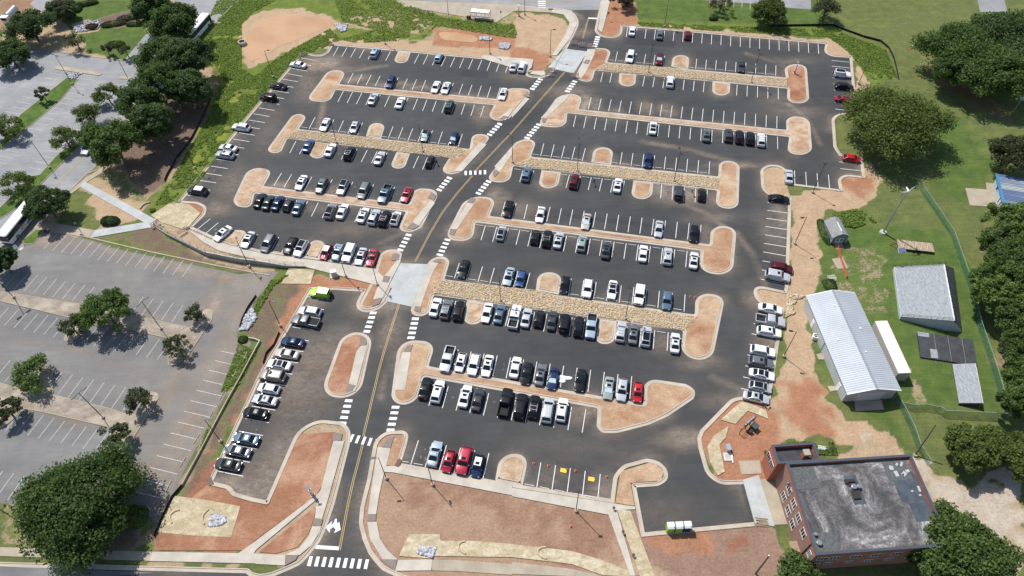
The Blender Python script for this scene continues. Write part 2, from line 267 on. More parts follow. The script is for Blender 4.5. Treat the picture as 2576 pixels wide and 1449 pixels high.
# (grass weight, dirt colour, grass colour, feather m, noise amplitude m, polygon in photo survey)
SOILS = [
 (.25,TAN,DRY,2,3,'0,0 560,0 520,120 560,240 455,500 380,520 210,590 60,640 0,640'),
 (1,None,LAWN,1,1,'120,0 350,0 372,110 370,150 330,152 180,128 120,70'), (0,MULCH,None,1,2,'235,45 350,20 372,60 300,75 250,72'), (.1,TAN,None,1,1.5,'120,55 150,40 200,100 225,110 220,140 130,130 100,110'),(.1,TAN,None,.7,1,'178,62 205,50 255,55 262,72 250,85 190,85'),
 (.0,(.30,.19,.12),None,.8,1,'0,0 100,0 70,30 0,80'),
 (.05,MULCH,None,2,3,'300,330 420,230 520,190 540,290 440,440 385,515 300,470 250,430'), (.6,SAND,DULL,1.5,3,'215,425 260,400 330,440 400,515 300,500'), (.1,SAND,DULL,1,2,'208,463 270,470 385,545 250,590 235,575 225,530'), (.85,TAN,DULL,1.5,3,'165,490 205,465 235,530 250,590 220,580 165,550'),
 (.9,TAN,WEED,2.5,3,'545,0 905,0 870,100 748,150 690,212 600,312 530,425 455,512 378,520 440,425 525,290 560,200 495,95'), (1,None,YEL,3,4,'580,70 650,90 610,170 560,230 540,160'), (1,None,YEL,2,4,'560,240 600,250 540,350 480,440 440,430'),
 (.45,TAN,WEED,2.5,4,'820,0 1300,0 1310,130 1240,120 850,112 790,90 840,40'), (1,None,WEED,1.5,3,'850,75 980,80 1060,85 1110,50 1120,65 1060,100 900,108 850,100'), (1,None,WEED,1.5,3,'810,0 1000,0 1080,35 1110,45 1290,65 1310,90 1290,95 1110,62 1000,25 900,30 860,60 830,40'), (.2,TAN,None,2,4,'900,30 1000,20 1070,60 1040,80 930,70 880,55'),
 (.15,SAND,DULL,1,2,'835,100 960,103 1090,100 1300,118 1320,160 830,128 800,118'),
 (.0,SAND,None,1,2,'612,60 640,40 700,18 830,35 850,60 800,100 700,140 620,175 600,120'), (0,CLAY,None,1,2,'1088,70 1210,75 1300,100 1310,125 1200,115 1095,110'),
 (0,SAND,None,1.2,2,'1290,38 1320,28 1420,45 1440,60 1400,150 1340,185 1280,150 1300,110 1305,60'), (0,CLAY,None,1,2,'1290,118 1330,125 1390,140 1370,180 1335,183 1290,150'),
 (.97,TAN,DULL,3,4,'1590,0 2576,0 2576,560 2420,620 2300,440 2190,430 2150,240 2100,80 1600,60'), (1,None,LAWN,1.5,2,'1590,0 2080,0 2085,60 1920,62 1600,50'), (1,None,LAWN,2,2,'1995,25 2050,5 2080,60 2000,62'), (.9,SAND,WEED,1.2,2,'1590,45 1700,58 2100,68 2230,120 2262,200 2170,225 2150,140 2080,98 1600,72'), (1,None,YEL,1.5,3,'2060,78 2150,95 2225,130 2240,180 2190,200 2170,130 2100,100'),
 (0,SAND,None,.8,1.5,'1512,60 1600,64 1620,58 2085,100 2150,138 2190,215 2160,260 2150,150 2080,106 1560,78'), (0,CLAY,None,1,2,'1530,0 1600,0 1612,60 1560,72 1508,85'),
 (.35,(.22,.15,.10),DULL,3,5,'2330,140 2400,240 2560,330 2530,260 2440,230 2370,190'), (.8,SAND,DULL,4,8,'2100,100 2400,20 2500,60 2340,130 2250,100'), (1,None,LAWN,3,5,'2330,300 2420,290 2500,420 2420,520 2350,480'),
 (0,SAND,None,1,2,'1930,425 1975,490 2130,450 2190,410 2205,440 2190,520 2160,560 2090,535 2060,580 2075,640 2040,740 2030,700 2050,870 2070,980 2140,1040 2240,1085 2290,1150 2330,1180 2200,1200 2180,1115 1980,1130 1900,1200 1780,1200 1770,1090 1860,1000 1940,1040 1960,880 1985,740 1990,520 1930,490'), (0,CLAY,None,2,3,'2110,450 2180,450 2170,500 2120,480'),(0,CLAY,None,3,5,'1960,960 2060,940 2110,1020 2100,1090 1990,1060'), (0,MUD,None,1.5,2,'1800,1060 1930,1050 1930,1170 1820,1180'),(0,CLAY,None,2,3,'1840,1040 1930,1040 1925,1190 1800,1190 1790,1120'),
 (.97,TAN,LAWN,1,2,'2095,535 2160,525 2190,545 2330,470 2400,590 2470,700 2525,1045 2250,1010 2330,1190 2280,1150 2230,1080 2140,1030 2070,960 2040,860 2050,760 2080,690 2060,590'), (1,None,DULL,1.5,2,'2090,530 2170,515 2330,470 2370,575 2130,572'), (.6,TAN,LAWN,2,4,'2110,600 2200,620 2240,760 2190,800 2110,740'), (.4,TAN,LAWN,.8,1,'2276,880 2330,1000 2350,1080 2310,1060 2290,960'),
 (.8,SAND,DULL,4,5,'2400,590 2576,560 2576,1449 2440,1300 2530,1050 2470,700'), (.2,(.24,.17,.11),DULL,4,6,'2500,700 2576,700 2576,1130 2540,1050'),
 (.96,TAN,DULL,1.5,3,'2240,1010 2530,1050 2576,1120 2576,1200 2420,1200 2345,1200 2310,1150'),
 (.0,PALE,None,2,4,'2180,1110 2330,1165 2420,1205 2576,1205 2576,1449 2400,1449 2340,1250'),(1,None,DULL,1,2,'2230,1030 2300,1060 2345,1170 2335,1195 2290,1120'),
 (1,None,DULL,1,2,'1920,1120 2000,1108 2100,1110 2115,1150 2000,1145 1950,1210 1915,1190'), (0,TAN,None,1,2,'2200,1110 2330,1170 2576,1250 2576,1449 2450,1449 2300,1300 2100,1150'),(.0,PALE,None,2,4,'2250,1120 2330,1165 2420,1205 2576,1205 2576,1449 2400,1449 2340,1250'),
 (.0,PINK,None,.6,1,'950,1185 1560,1275 1660,1460 1030,1460 920,1320'), (0,(.31,.19,.13),None,2,4,'955,1190 1200,1230 1450,1290 1540,1300 1560,1400 1350,1380 1150,1330 960,1300'), (0,PINK,None,3,5,'1000,1260 1200,1290 1400,1330 1300,1370 1050,1340'), (0,(.30,.20,.15),None,.6,1,'1540,1280 1950,1325 2010,1460 1610,1460'),(0,CLAY,None,2,3,'1620,1340 1760,1335 1760,1360 1640,1370'),(0,RED,None,1,1.5,'1840,1345 1880,1345 1875,1378 1840,1375'),
 (.0,RED,None,.6,1.5,'520,1160 560,1140 790,700 1000,690 900,760 780,1090 680,1275 830,1240 800,1330 720,1400 370,1392 420,1300 450,1240'), (.35,MULCH,DULL,1,2,'690,680 770,690 745,770 660,980 560,1130 470,1240 400,1345 385,1330 460,1210 650,870 595,845 640,760'), (0,CLAY,None,1.5,3,'735,750 780,735 745,850 700,900 640,990 590,1080 540,1160 530,1150 600,1030 660,900'),
 (0,CLAY,None,1,2,'700,690 960,700 930,780 850,725 770,735'), (1,None,WEED,.8,2,'655,735 700,680 730,690 690,720 640,800 615,870 595,860'), (.5,TAN,DULL,1.5,2,'600,850 650,880 455,1225 400,1330 395,1300 480,1180'),
 (.85,DRY,DULL,1,2,'260,590 385,555 420,590 520,655 600,685 560,680 460,655'), (.3,MULCH,DULL,1,2,'250,600 390,560 430,600 500,650 690,685 640,690'),(.3,SAND,DULL,1,2,'385,548 450,590 540,640 690,690 690,676 520,640 450,610'),
 (0,CLAY,None,.6,.6,'455,515 515,505 528,540 480,560'),(0,TAN,None,.6,.8,'385,548 455,555 500,575 545,625 600,655 690,672 690,690 560,668 450,605'), (0,SAND,None,.5,.5,'1912,412 1975,422 1988,505 1922,500'), (0,SAND,None,.5,.5,'1890,718 1995,722 1995,782 1900,778'), (0,SAND,None,.5,.5,'2076,95 2155,135 2152,155 2078,150'), (0,CLAY,None,.5,.5,'1490,55 1575,62 1565,100 1490,98'), (0,CLAY,None,1,1,'1760,1050 1850,1000 1960,1040 1960,1120 1925,1215 1790,1215 1760,1120'), (0,PINK,None,.5,.5,'860,1040 1020,1040 1030,1300 1100,1460 900,1460 860,1200'), (0,TAN,None,.5,.5,'740,1060 900,1060 860,1300 740,1420 600,1420 700,1300'),(0,TAN,None,.5,.5,'1610,1400 1420,1460 1430,1500 1700,1460'),
 (.5,TAN,DULL,2,4,'0,1260 380,1300 375,1392 0,1378'), (0,MULCH,None,2,3,'130,1290 330,1310 390,1350 330,1392 150,1388'), (1,None,DULL,.6,1,'0,1398 375,1408 372,1428 0,1418'),(0,TAN,None,.8,1,'372,1410 640,1418 640,1432 372,1428'),
]
x = np.arange(-260,260.1,.8); y = np.arange(2,362,.8); X, Y = np.meshgrid(x, y); H_, W_ = X.shape
n1 = vnoise(X,Y,2.5,1)-.5; n2 = vnoise(X,Y,9,2)-.5; n3 = vnoise(X,Y,1.1,3)-.5; wob = n1+n2*1.2+n3*.5
gw = np.ones(X.shape); dc = np.zeros(X.shape+(3,))+TAN; gc = np.zeros(X.shape+(3,))+DULL
for g_, d_, c_, fe, am, pl in SOILS:
    t = np.clip((sdist(X,Y,DP(pl))+wob*am)/fe+.5,0,1); t = t*t*(3-2*t); gw = gw*(1-t)+g_*t
    if d_ is not None: dc = dc*(1-t[...,None])+np.array(d_)*t[...,None]
    if c_ is not None: gc = gc*(1-t[...,None])+np.array(c_)*t[...,None]
me = bpy.data.meshes.new('ground'); me.vertices.add(X.size); co = np.stack([X,Y,np.zeros_like(X)],-1).reshape(-1).astype('f4'); me.vertices.foreach_set('co', co)
i = np.arange(X.size).reshape(H_,W_); q = np.stack([i[:-1,:-1],i[:-1,1:],i[1:,1:],i[1:,:-1]],-1).reshape(-1,4); me.loops.add(q.size); me.loops.foreach_set('vertex_index', q.reshape(-1).astype('i4')); me.polygons.add(len(q)); me.polygons.foreach_set('loop_start', (np.arange(len(q))*4).astype('i4')); me.update(calc_edges=True)
for nm, arr in (('dirtc', dc), ('grassc', gc), ('gw', np.repeat(gw[...,None],3,2))):
    at = me.attributes.new(nm,'FLOAT_COLOR','POINT'); at.data.foreach_set('color', np.concatenate([arr.reshape(-1,3), np.ones((X.size,1))],1).reshape(-1).astype('f4'))
def m_ground(name, attr=True):
    m = NT(name); A = lambda n: (lambda o: (setattr(o,'attribute_name',n), o)[1])(m.n('Attribute'))
    f = m.noise(2.2,6,.75); f2 = m.noise(.35,5,.65,dist=.5); f3 = m.noise(7,4,.8); tr = m.noise(1.0,5,.7,m.co((.35,2.5,1),R(70)))
    if attr: d, g, wgt = A('dirtc').outputs['Color'], A('grassc').outputs['Color'], A('gw').outputs['Fac']
    else: d, g, wgt = TAN, DULL, .95
    d2 = m.mix(.65, d, m.ramp(f, [(.28,(.55,.52,.5)),(.72,(1.35,1.33,1.3))]), 'MULTIPLY'); d2 = m.mix(.55, d2, m.ramp(f2, [(.3,(.75,.70,.66)),(.7,(1.2,1.2,1.2))]), 'MULTIPLY'); d2 = m.mix(.3, d2, m.ramp(tr, [(.35,(.75,.7,.66)),(.62,(1.15,1.15,1.15))]), 'MULTIPLY')
    g2 = m.mix(.75, g, m.ramp(f3, [(.3,(.5,.5,.45)),(.7,(1.45,1.4,1.3))]), 'MULTIPLY'); g2 = m.mix(.8, g2, m.ramp(f2, [(.3,(.68,.74,.8)),(.7,(1.45,1.3,1.15))]), 'MULTIPLY'); g2 = m.mix(.4, g2, m.ramp(f, [(.3,(.6,.6,.6)),(.7,(1.3,1.3,1.3))]), 'MULTIPLY')
    k = m.math('ADD', wgt, m.math('MULTIPLY', m.math('ADD', m.math('ADD', f, f2), -1.0), 1.5)); k = m.mr(k, .35,.65,0,1)
    mow = m.noise(.8,3,.5,m.co((.12,2.2,1),R(-62))); g2 = m.mix(.35, g2, m.ramp(mow, [(.4,(.8,.82,.8)),(.6,(1.15,1.15,1.1))]), 'MULTIPLY'); m.col(m.mix(k, d2, g2)); m.rough(.95); m.b.inputs['Specular IOR Level'].default_value = .1; m.bump(m.math('ADD', f3, f),.7,.15); return m.m
me.materials.append(m_ground('ground_soil_and_grass')); tag(link('ground', me), kind='structure')
far = MB(); far.sheet([(-3000,-2500),(3000,-2500),(3000,3500),(-3000,3500)],-.3); struct('terrain', far, m_ground('far_grassland', False))
# ---------------------------------------------------------------- asphalt and kerbs
KE = {}
KE['east'] = TP('02:920,-10,0 845,355,3.5 1075,378,3.5 1092,250,.5 03:607,432,.4 582,552,4 845,568,.4 890,1050,0.3 835,1150,2 665,1165,3.5 13:690,60,5 770,128,2 950,130,.4 980,350,.4 722,318,3.5 752,482,.4 155,408,.4 165,235,4 12:2525,225,4.5 2545,505,4 13:237,530,.4 205,1449,.4 23:190,62,.4 22:2445,-5,5 2505,165,4 23:165,203,.4 5,1240,.4 22:2560,1190,2 2290,1085,6 32:1905,30,10 1905,120,8 2010,495,6 2320,485,0')
KE['south'] = TP('32:2445,950,0 1300,1058,0 1200,520,.4 1500,500,3 1545,410,4 1420,290,4 1070,385,3 1030,720,0 0,560,0 31:1410,345,0')
KE['roadR'] = TP('31:1410,335 1480,110,3 1500,20,4.5 1240,30,6 1160,480,0 1075,830,15 1085,990,25 1210,1290,25 1390,1410,20 1700,1500,0')
KE['roadL'] = TP('30:0,1310,0 2500,1375,0 31:0,1440,10 290,1390,20 560,1200,25 720,830,25 905,120,5 21:915,1390,6 490,1345,6 31:125,735,.4 30:2520,700,.5 2320,640,2 2300,580,2 2085,530,.4 21:30,870,0 540,-5,.4 800,-8,.3 1115,12,.4 1020,200,3 1180,228,4 1300,120,4')
KE['west'] = TP('11:1190,1250 1090,1235 0,1085 10:2200,985,6 1895,845,.4 2065,680,4 2020,610,3 1785,590,.4 01:-60,1140,.3 470,520,.4 620,560,2.5 700,540,2.5 760,440,.4 2280,580,.4 02:215,600,0')
KE['top'] = TP('02:210,720 150,730,2.5 170,765,2.5 330,772,2.5 420,690 600,350,10 655,230,6 600,110,8 400,95,0 0,60,0')
east = fillet(KE['east'],False); south = fillet(KE['south'],False); roadR = fillet(KE['roadR'],False); roadL = fillet(KE['roadL'],False); west = fillet(KE['west'],False); top = fillet(KE['top'],False)
outer = east+fillet(TP('32:2320,485 2445,950'),False)+south[1:]+roadR+fillet(DP('1340,1560 -60,1560 -60,1414'),False)+roadL+west+top[:-1]+fillet(TP('02:400,95 400,-20 910,-20'),False)
a = MB(); a.sheet(outer, .02); struct('new_asphalt', a, M['asph'])
ker = MB()
def kerb(p, side, closed=False, wk=.18, wg=.75, gut=True):
    a_, b_, c_ = p, offset(p, side*wk, closed), offset(p, side*wg, closed)
    if side < 0: ker.strip(b_, a_, 0, .15, closed)
    else: ker.strip(a_, b_, 0, .15, closed)
    if gut: ker.strip(b_, c_, 0, .032, closed)
kerb(east,-1); kerb(south,-1); kerb(roadR,-1); kerb(roadL,-1); kerb(west,-1); kerb(top,-1)
OLD = {
 'old_asphalt': [('asph2','-40,655 60,590 100,575 190,598 205,598 300,628 480,665 600,690 685,682 700,684 640,760 594,848 632,862 600,940 540,1040 460,1190 400,1340 380,1300 0,1265 -120,1250')],
 'pale_asphalt': [('asph3','-60,100 60,118 330,157 345,170 330,195 250,330 60,520 0,600 -150,640')],
 'side_road': [('asph3','-70,640 0,545 40,500 180,320 330,130 440,0 520,-90 650,-90 600,0 480,150 330,330 190,470 60,620 0,690 -60,760')],
 'north_road': [('asph3','1250,-80 1760,-80 1512,-10 1508,25 1400,25 1340,24 1288,14 1000,-2 960,-30')],
 'north_lot': [('asph3','1700,-60 2060,-60 2040,2 2040,24 1985,20 1900,10 1700,-5')],
 'south_road': [('asph2','-60,1418 0,1425 380,1440 390,1440 0,1475 -60,1480')],
 'east_lane': [('asph3','2455,-20 2520,-20 2535,30 2465,30')],
 'construction_road': [('asph3','75,10 110,-20 180,-20 140,18 100,30')],
}
zz = .012
for nm, L in OLD.items():
    for mt, s_ in L: q = MB(); q.sheet(fillet(DP(s_)), zz); struct(nm, q, M[mt]); zz += .004
#DUST
# ------------------------------ islands
SOILM = {}
ISL = [ # soil material, outline
 ('soil2','01:1432,515 1378,630,3 1515,640,3 1556,530'),
 ('soil','01:735,702,2.5 910,715,2.5 838,848,.4 2425,997,.4 2530,885,2.5 02:215,895,3.5 01:2520,1230,4.5 2325,1195,2.5 2395,1058,.4 800,905,.4 740,1032,2.5 500,1012,2.5'),
 ('soil','01:380,1140,2.5 520,1160,2.5 430,1300,.4 11:2150,52,.4 01:2175,1340,2.5 2375,1362,3 11:2050,315,5 1850,290,3 1945,140,.4 01:315,1393,.4 11:245,100,2.5 95,80,2.5'),
 ('soil2','01:1105,1372 1150,1235,2.6 1305,1245,2.6 1258,1398'),('soil2','11:590,-30 515,130,2.8 670,155,2.8 740,-12'),('soil2','11:1415,78 1345,240,2.8 1490,255,2.8 1550,98'),
 ('soil3','10:2500,235,3 11:175,252,2.5 75,425,.4 1540,605,.4 1580,440,3 1860,462,5 1640,892,5 1415,880,3 1510,683,.4 -15,497,.4 10:2530,650,2.5 2320,620,4'),
 ('soil2','10:2208,1005,.5 2335,862,1.8 2500,872,1.8 2405,1050,.5'),('soil2','11:485,1140,.4 555,960,3 715,985,3 630,1163,.4'),
 ('soil','11:1190,1310,.5 1262,1060,4 1480,1065,5 1455,1200,.5 21:1300,130,5 1180,228,4 1010,208,4 1120,12,.4 1160,-60'),
 ('soil1','02:790,480,3 1008,492,4.5 955,628,.4 03:180,782,.4 158,648,4.5 388,645,5.5 418,1045,5.5 188,1035,4.5 195,892,.4 02:835,708,.4 800,838,3.5 620,795,3'),
 ('soil','02:1603,668 1620,553,3.2 1785,560,3.2 1772,702'),('soil','02:1082,738 1068,862,3 1238,875,3 1250,750'),('soil','02:2018,820 2013,955,3.2 2188,965,3.2 2196,838'),
 ('soil3','02:480,938,6 718,955,4 668,1100,.4 03:185,1308,.4 178,1165,5 418,1182,5.5 13:448,112,5.5 188,105,5.5 03:213,1378,.4 02:555,1138,.4 545,1285,5 240,1275,5'),
 ('soil','02:65,1395,5 250,1410,4 12:190,128,.4 2075,328,.4 2085,160,5 2292,182,6 2278,662,6 2045,640,5 2062,467,.4 12,222,.4 11:2550,400,4.5 2305,372,5'),
 ('soil','12:797,185 825,28,3.6 1025,42,3.6 997,210'),('soil','12:297,262 262,440,3.8 458,450,3.8 492,285'),('soil','12:1222,368 1193,548,3.8 1405,560,3.8 1422,390'),
 ('soil','11:1890,965,7 2115,520,6 2425,540,4.5 2350,725,.4 12:1990,1012,.4 2000,818,6 2262,835,6.5 2218,1332,6 1878,1290,4 1898,1072,.4 11:2208,788,.4 2180,985,5'),
 ('soil','11:1755,1130,4.5 1965,1138,4.5 1895,1362,.4 22:1838,268,.4 1848,48,6.5 2148,75,6.5 2010,748,6.5 1690,690,5 1722,430,.4 21:1790,72,.4 1735,292,4 1535,275,4.5'),
 ('soil2','22:240,22 262,-165,4 512,-148,4 468,68'),('soil2','21:2125,118 2078,362,4 2275,370,4 2312,150'),('soil2','22:880,308 832,560,4.2 1035,570,4.2 1052,330'),
 ('soil','21:1435,518,8 1812,540,6 1735,787,.4 22:1322,1165,.4 1325,905,5.5 1805,975,7 1865,1090,5 1480,1350,14 1000,1475,6 848,1440,5 862,1210,.4 21:1690,895,.4 1610,1178,6 1350,1170,7'),
 ('soil1','21:875,440,7 1185,455,8.5 1040,1115,9 635,1095,8'),
 ('soil2','31:2405,490,.4 2455,215,5 32:172,225,5 105,545,.4'),
]
SL = {}
allisl = []
for mt, s_ in ISL:
    p = fillet(TP(s_)); allisl.append(p)
    if area(p) < 0: p = p[::-1]
    a1, a2 = inset(p,.55), inset(p,.75); ker.strip(p, a1, 0, .034); ker.strip(a1, a2, 0, .15)
    SL.setdefault(mt, []).append(a2)
for mt, L in SL.items():
    q = MB(); [q.prism(p, 0, .12) for p in L]; struct('planting_island_soil', q, M[mt])
# extra soils lifted inside kerbs of the road verges
struct('kerb', ker, M['conc'])
# ------------------------------ rock beds
BEDS = [('01:430,1312 1105,1382 1255,1405 2020,1480 11:2120,70 2090,110 1960,150 1820,120 1560,95 1400,78 740,-15 600,-35 01:330,1390 340,1340'),
 ('02:945,640 1600,685 1770,718 03:180,795 195,880 02:2200,825 2015,812 1255,742 1080,728 840,700 900,655'),
 ('12:180,140 790,202 1000,228 2070,345 2085,375 2070,455 1420,380 1220,362 495,275 300,252 20,212'),
 ('11:1880,1370 12:250,1475 22:470,85 1840,290 1865,300 1730,430 1055,320 880,300 21:2315,140 2125,108 1790,62 1780,0')]
ICO_V = []; t_ = (1+5**.5)/2
for s1 in (-1,1):
    for s2 in (-1,1): ICO_V += [(0,s1,s2*t_),(s1,s2*t_,0),(s2*t_,0,s1)]
ICO_V = np.array(ICO_V, float)/1.9
from itertools import combinations
ICO_F = []
for c3 in combinations(range(12),3):
    p = ICO_V[list(c3)]; d3 = [np.linalg.norm(p[a]-p[b]) for a,b in ((0,1),(1,2),(0,2))]
    if max(d3) < 1.1:
        nrm = np.cross(p[1]-p[0],p[2]-p[0]); ICO_F.append(c3 if nrm@p.mean(0) > 0 else (c3[0],c3[2],c3[1]))
ICO_F = np.array(ICO_F)
def fastmesh(name, V, F, mat, smooth=False):
    me = bpy.data.meshes.new(name); k = F.shape[1]; me.vertices.add(len(V)); me.vertices.foreach_set('co', V.reshape(-1).astype('f4')); me.loops.add(F.size); me.loops.foreach_set('vertex_index', F.reshape(-1).astype('i4')); me.polygons.add(len(F)); me.polygons.foreach_set('loop_start', (np.arange(len(F))*k).astype('i4')); me.update(calc_edges=True); me.materials.append(mat)
    if smooth: me.shade_smooth()
    return me
def stones(name, poly, n, size, z, mat, jit=.35):
    P = np.array([q[:2] for q in poly]); lo, hi = P.min(0), P.max(0); pts = np.zeros((0,2))
    while len(pts) < n: c = RNG.random((n*3,2))*(hi-lo)+lo; pts = np.vstack([pts, c[sdist(c[:,0],c[:,1],poly) > .1]])
    pts = pts[:n]; s_ = size*(.6+.8*RNG.random((n,1,1)))*(1+.5*(RNG.random((n,1,3))-.5)*[1.2,1.2,.6]); V = ICO_V[None]*(1+jit*(RNG.random((n,12,1))-.5))*s_; an = RNG.random(n)*6.28; c, s = np.cos(an), np.sin(an)
    V2 = V.copy(); V2[...,0] = V[...,0]*c[:,None]-V[...,1]*s[:,None]; V2[...,1] = V[...,0]*s[:,None]+V[...,1]*c[:,None]; V2[...,0] += pts[:,0,None]; V2[...,1] += pts[:,1,None]; V2[...,2] = V2[...,2]*.6+z+RNG.random((n,1))*size*.35
    F = (ICO_F[None]+(np.arange(n)*12)[:,None,None]).reshape(-1,3); return fastmesh(name, V2.reshape(-1,3), F, mat)
bedb = MB()
for s_ in BEDS:
    p = TP(s_); bedb.prism([q[:2] for q in p], .05, .135); ar = abs(area([q[:2] for q in p]))
    tag(link('riprap', stones('riprap', p, int(ar*18), .165, .135, M['rock'])), kind='stuff')
struct('rock_bed_base', bedb, plain('rock_bed_sand', (.48,.37,.23), .95, vary=.4, scale=3))
# ------------------------------ sidewalks
walk = MB(); newc = MB(); pav = MB(); oldw = MB()
ZC = [0]
def wk(mb, s_, z=.14): ZC[0] += .0007; mb.prism([q[:2] for q in TP(s_)], 0, z+ZC[0])
for s_ in ['31:890,95 780,90 640,640 605,760 595,870 665,880 720,700', '31:570,950 660,950 640,1010 560,1140 440,1240 300,1240 440,1170 530,1060','31:0,1230 298,1240 290,1345 0,1330','30:1535,1207 2576,1225 2576,1325 1510,1300','31:610,640 665,580 660,640 0,1190 -20,1226 -175,1224 0,1098',
 '31:1225,155 1355,165 1315,335 1290,410 1240,640 1210,830 1125,830 1165,560','31:1120,905 1215,905 1250,1080 1320,1190 1420,1280 1400,1400 1280,1290 1150,1080','31:1430,1290 1775,1285 1765,1395 1400,1400',
 '31:1290,345 1400,345 2576,530 2576,640 1380,410 1290,405','32:0,565 1240,755 1240,780 1050,790 970,835 0,650','32:1050,780 1240,1449 1300,1449 1290,1449 1190,1449 970,835',
 '02:600,110 655,240 590,380 450,560 400,560 540,350 580,230 520,150 400,130 400,100','02:910,0 990,0 925,260 905,330 865,300','02:-290,560 215,600 200,680 150,730 -310,590','02:210,720 320,715 345,750 300,765 180,745',
 '02:760,500 840,490 825,560 740,740 690,800 650,780','11:1280,1350 1470,1110 1450,1200 21:1270,100 1180,120 1215,20','11:1745,1190 1840,1190 1780,1300 21:1700,60 1660,190 1590,190 1640,20',
 '10:1900,870 2060,1000 2200,1075 2576,1165 11:0,1175 500,1240 1240,1430 1290,1350 1200,1260 0,1090 10:2200,995',
 '21:1065,575 1120,580 1000,1040 900,1070 935,970 1010,650','21:1480,640 1560,650 1500,1030 1395,1030 1440,760','01:2440,1190 2576,1090 2576,1130 2510,1215',
 '02:0,1140 140,985 175,1000 0,1190','02:375,1100 510,960 580,960 540,1010 320,1210 290,1190','11:1580,780 1760,570 1800,600 1640,820 1580,830','11:1970,860 2130,590 2200,600 2010,880','11:1990,280 2250,-10 2320,10 2070,280','11:2400,230 2576,30 2576,110 2450,290'
 ]: wk(walk, s_, .165)
for s_ in ['02:530,490 760,520 620,740 360,680','11:1430,1200 1740,1210 1640,1449 21:1570,190 1300,130 1370,0 11:1350,1449'] : newc.sheet([q[:2] for q in TP(s_)], .05)
for s_ in ['10:800,430 850,380 1575,765 1530,835','10:955,870 1470,788 1545,838 905,948','32:2320,485 2480,435 2640,950 2445,925']: wk(newc, s_, .10)
for s_ in ['10:380,800 570,800 950,870 905,945 400,870 340,850','10:1030,240 870,340 620,550 650,555 900,370 1060,270','32:2280,295 2490,285 2510,420 2310,430','32:2480,480 2640,470 2660,640 2560,900','33:0,500 90,520 200,930 -30,940','13:1985,445 2200,460 2190,390 2260,400 2300,640 2240,635 2030,620','13:640,1160 750,1140 810,1255 700,1258','23:485,670 540,655 565,720 510,722','23:600,990 670,988 690,1030 625,1045','23:870,1140 1140,1130 1165,1225 880,1240',
 '30:0,1160 1530,1207 1510,1298 0,1250','31:1775,1290 2000,1290 2576,1330 2576,1440 2000,1400 1770,1395','32:0,1310 600,1380 900,1449 880,1470 500,1449 0,1430','01:1380,0 2576,50 2576,130 2420,225 1500,70','02:0,60 400,95 400,130 50,110 -50,130 -180,120 -180,40'
 ]: wk(oldw, s_, .09)
for s_ in ['31:780,10 870,20 860,90 775,90','31:600,872 675,880 655,950 570,945','31:300,1240 430,1240 400,1290 290,1350','31:1130,832 1210,835 1205,900 1120,900','31:1250,1283 1420,1287 1400,1400 1330,1350','31:1390,50 1355,165 1270,155 1310,90','21:1055,485 1110,510 1115,580 1040,585','21:935,970 1005,985 970,1040 900,1060','21:1580,575 1555,650 1480,645 1520,590','21:1210,120 1270,110 1240,165 1170,190','21:1600,195 1665,200 1650,250 1590,230','02:745,605 790,612 765,650 715,640','01:2490,1170 2540,1180 2500,1205 2455,1200','02:160,925 180,985 150,980 110,965','02:310,1185 350,1200 330,1240 300,1230','11:1770,490 1815,520 1790,570 1730,545','11:1575,790 1640,830 1590,860 1520,850','11:2160,545 2210,555 2180,605 2120,595','11:1955,860 2020,865 1990,925 1945,910','11:1375,1110 1440,1110 1440,1170 1360,1180','11:1850,1165 1870,1200 1810,1200 1780,1190','11:2400,260 2450,290 2400,340 2380,300','11:1290,1330 1355,1340 1330,1400 1270,1390'
 ]: ZC[0] += .0007; pav.prism([q[:2] for q in TP(s_)], 0, .19+ZC[0])
struct('sidewalk', walk, M['walk']); struct('new_concrete_slab', newc, M['newconc']); struct('old_sidewalk', oldw, M['oldconc']); struct('tactile_paving', pav, M['paver'])
# ------------------------------ soils between kerb and verge (raised)
q = MB()
for s_ in ['31:430,20 790,0 700,480 610,640 0,1085 -120,1190 30:1600,1190 1600,1010 1650,900 2080,540 2300,590 2330,650 2560,740 31:120,760']: q.prism([z_[:2] for z_ in TP(s_)], 0, .10)
struct('soil_verge', q, M['soil1']); q = MB()
for s_ in ['31:600,770 590,860 530,1020 420,1160 200,1225 30,1210 590,760']: q.prism([z_[:2] for z_ in TP(s_)], 0, .11)
struct('soil_verge', q, M['soil1']); q = MB()
for s_ in ['31:1395,350 1310,330 1390,60 1480,110 1430,335','32:1090,400 1420,300 1530,400 1495,490 1190,515 1235,745 1040,715']: q.prism([z_[:2] for z_ in TP(s_)], 0, .125)
struct('soil_verge', q, M['soil'])
# ------------------------------ ponds
q = MB()
for s_ in ['700,34,4 760,40,4 836,48,3 840,62,2 788,84,4 700,118,6 622,164,4 613,108,5 645,58,5','1100,80,2 1150,82,2 1202,92,2 1200,108,2 1112,100,2']: q.sheet(fillet(DP(s_)), .03)
struct('pond_water', q, M['water'], kind='structure')
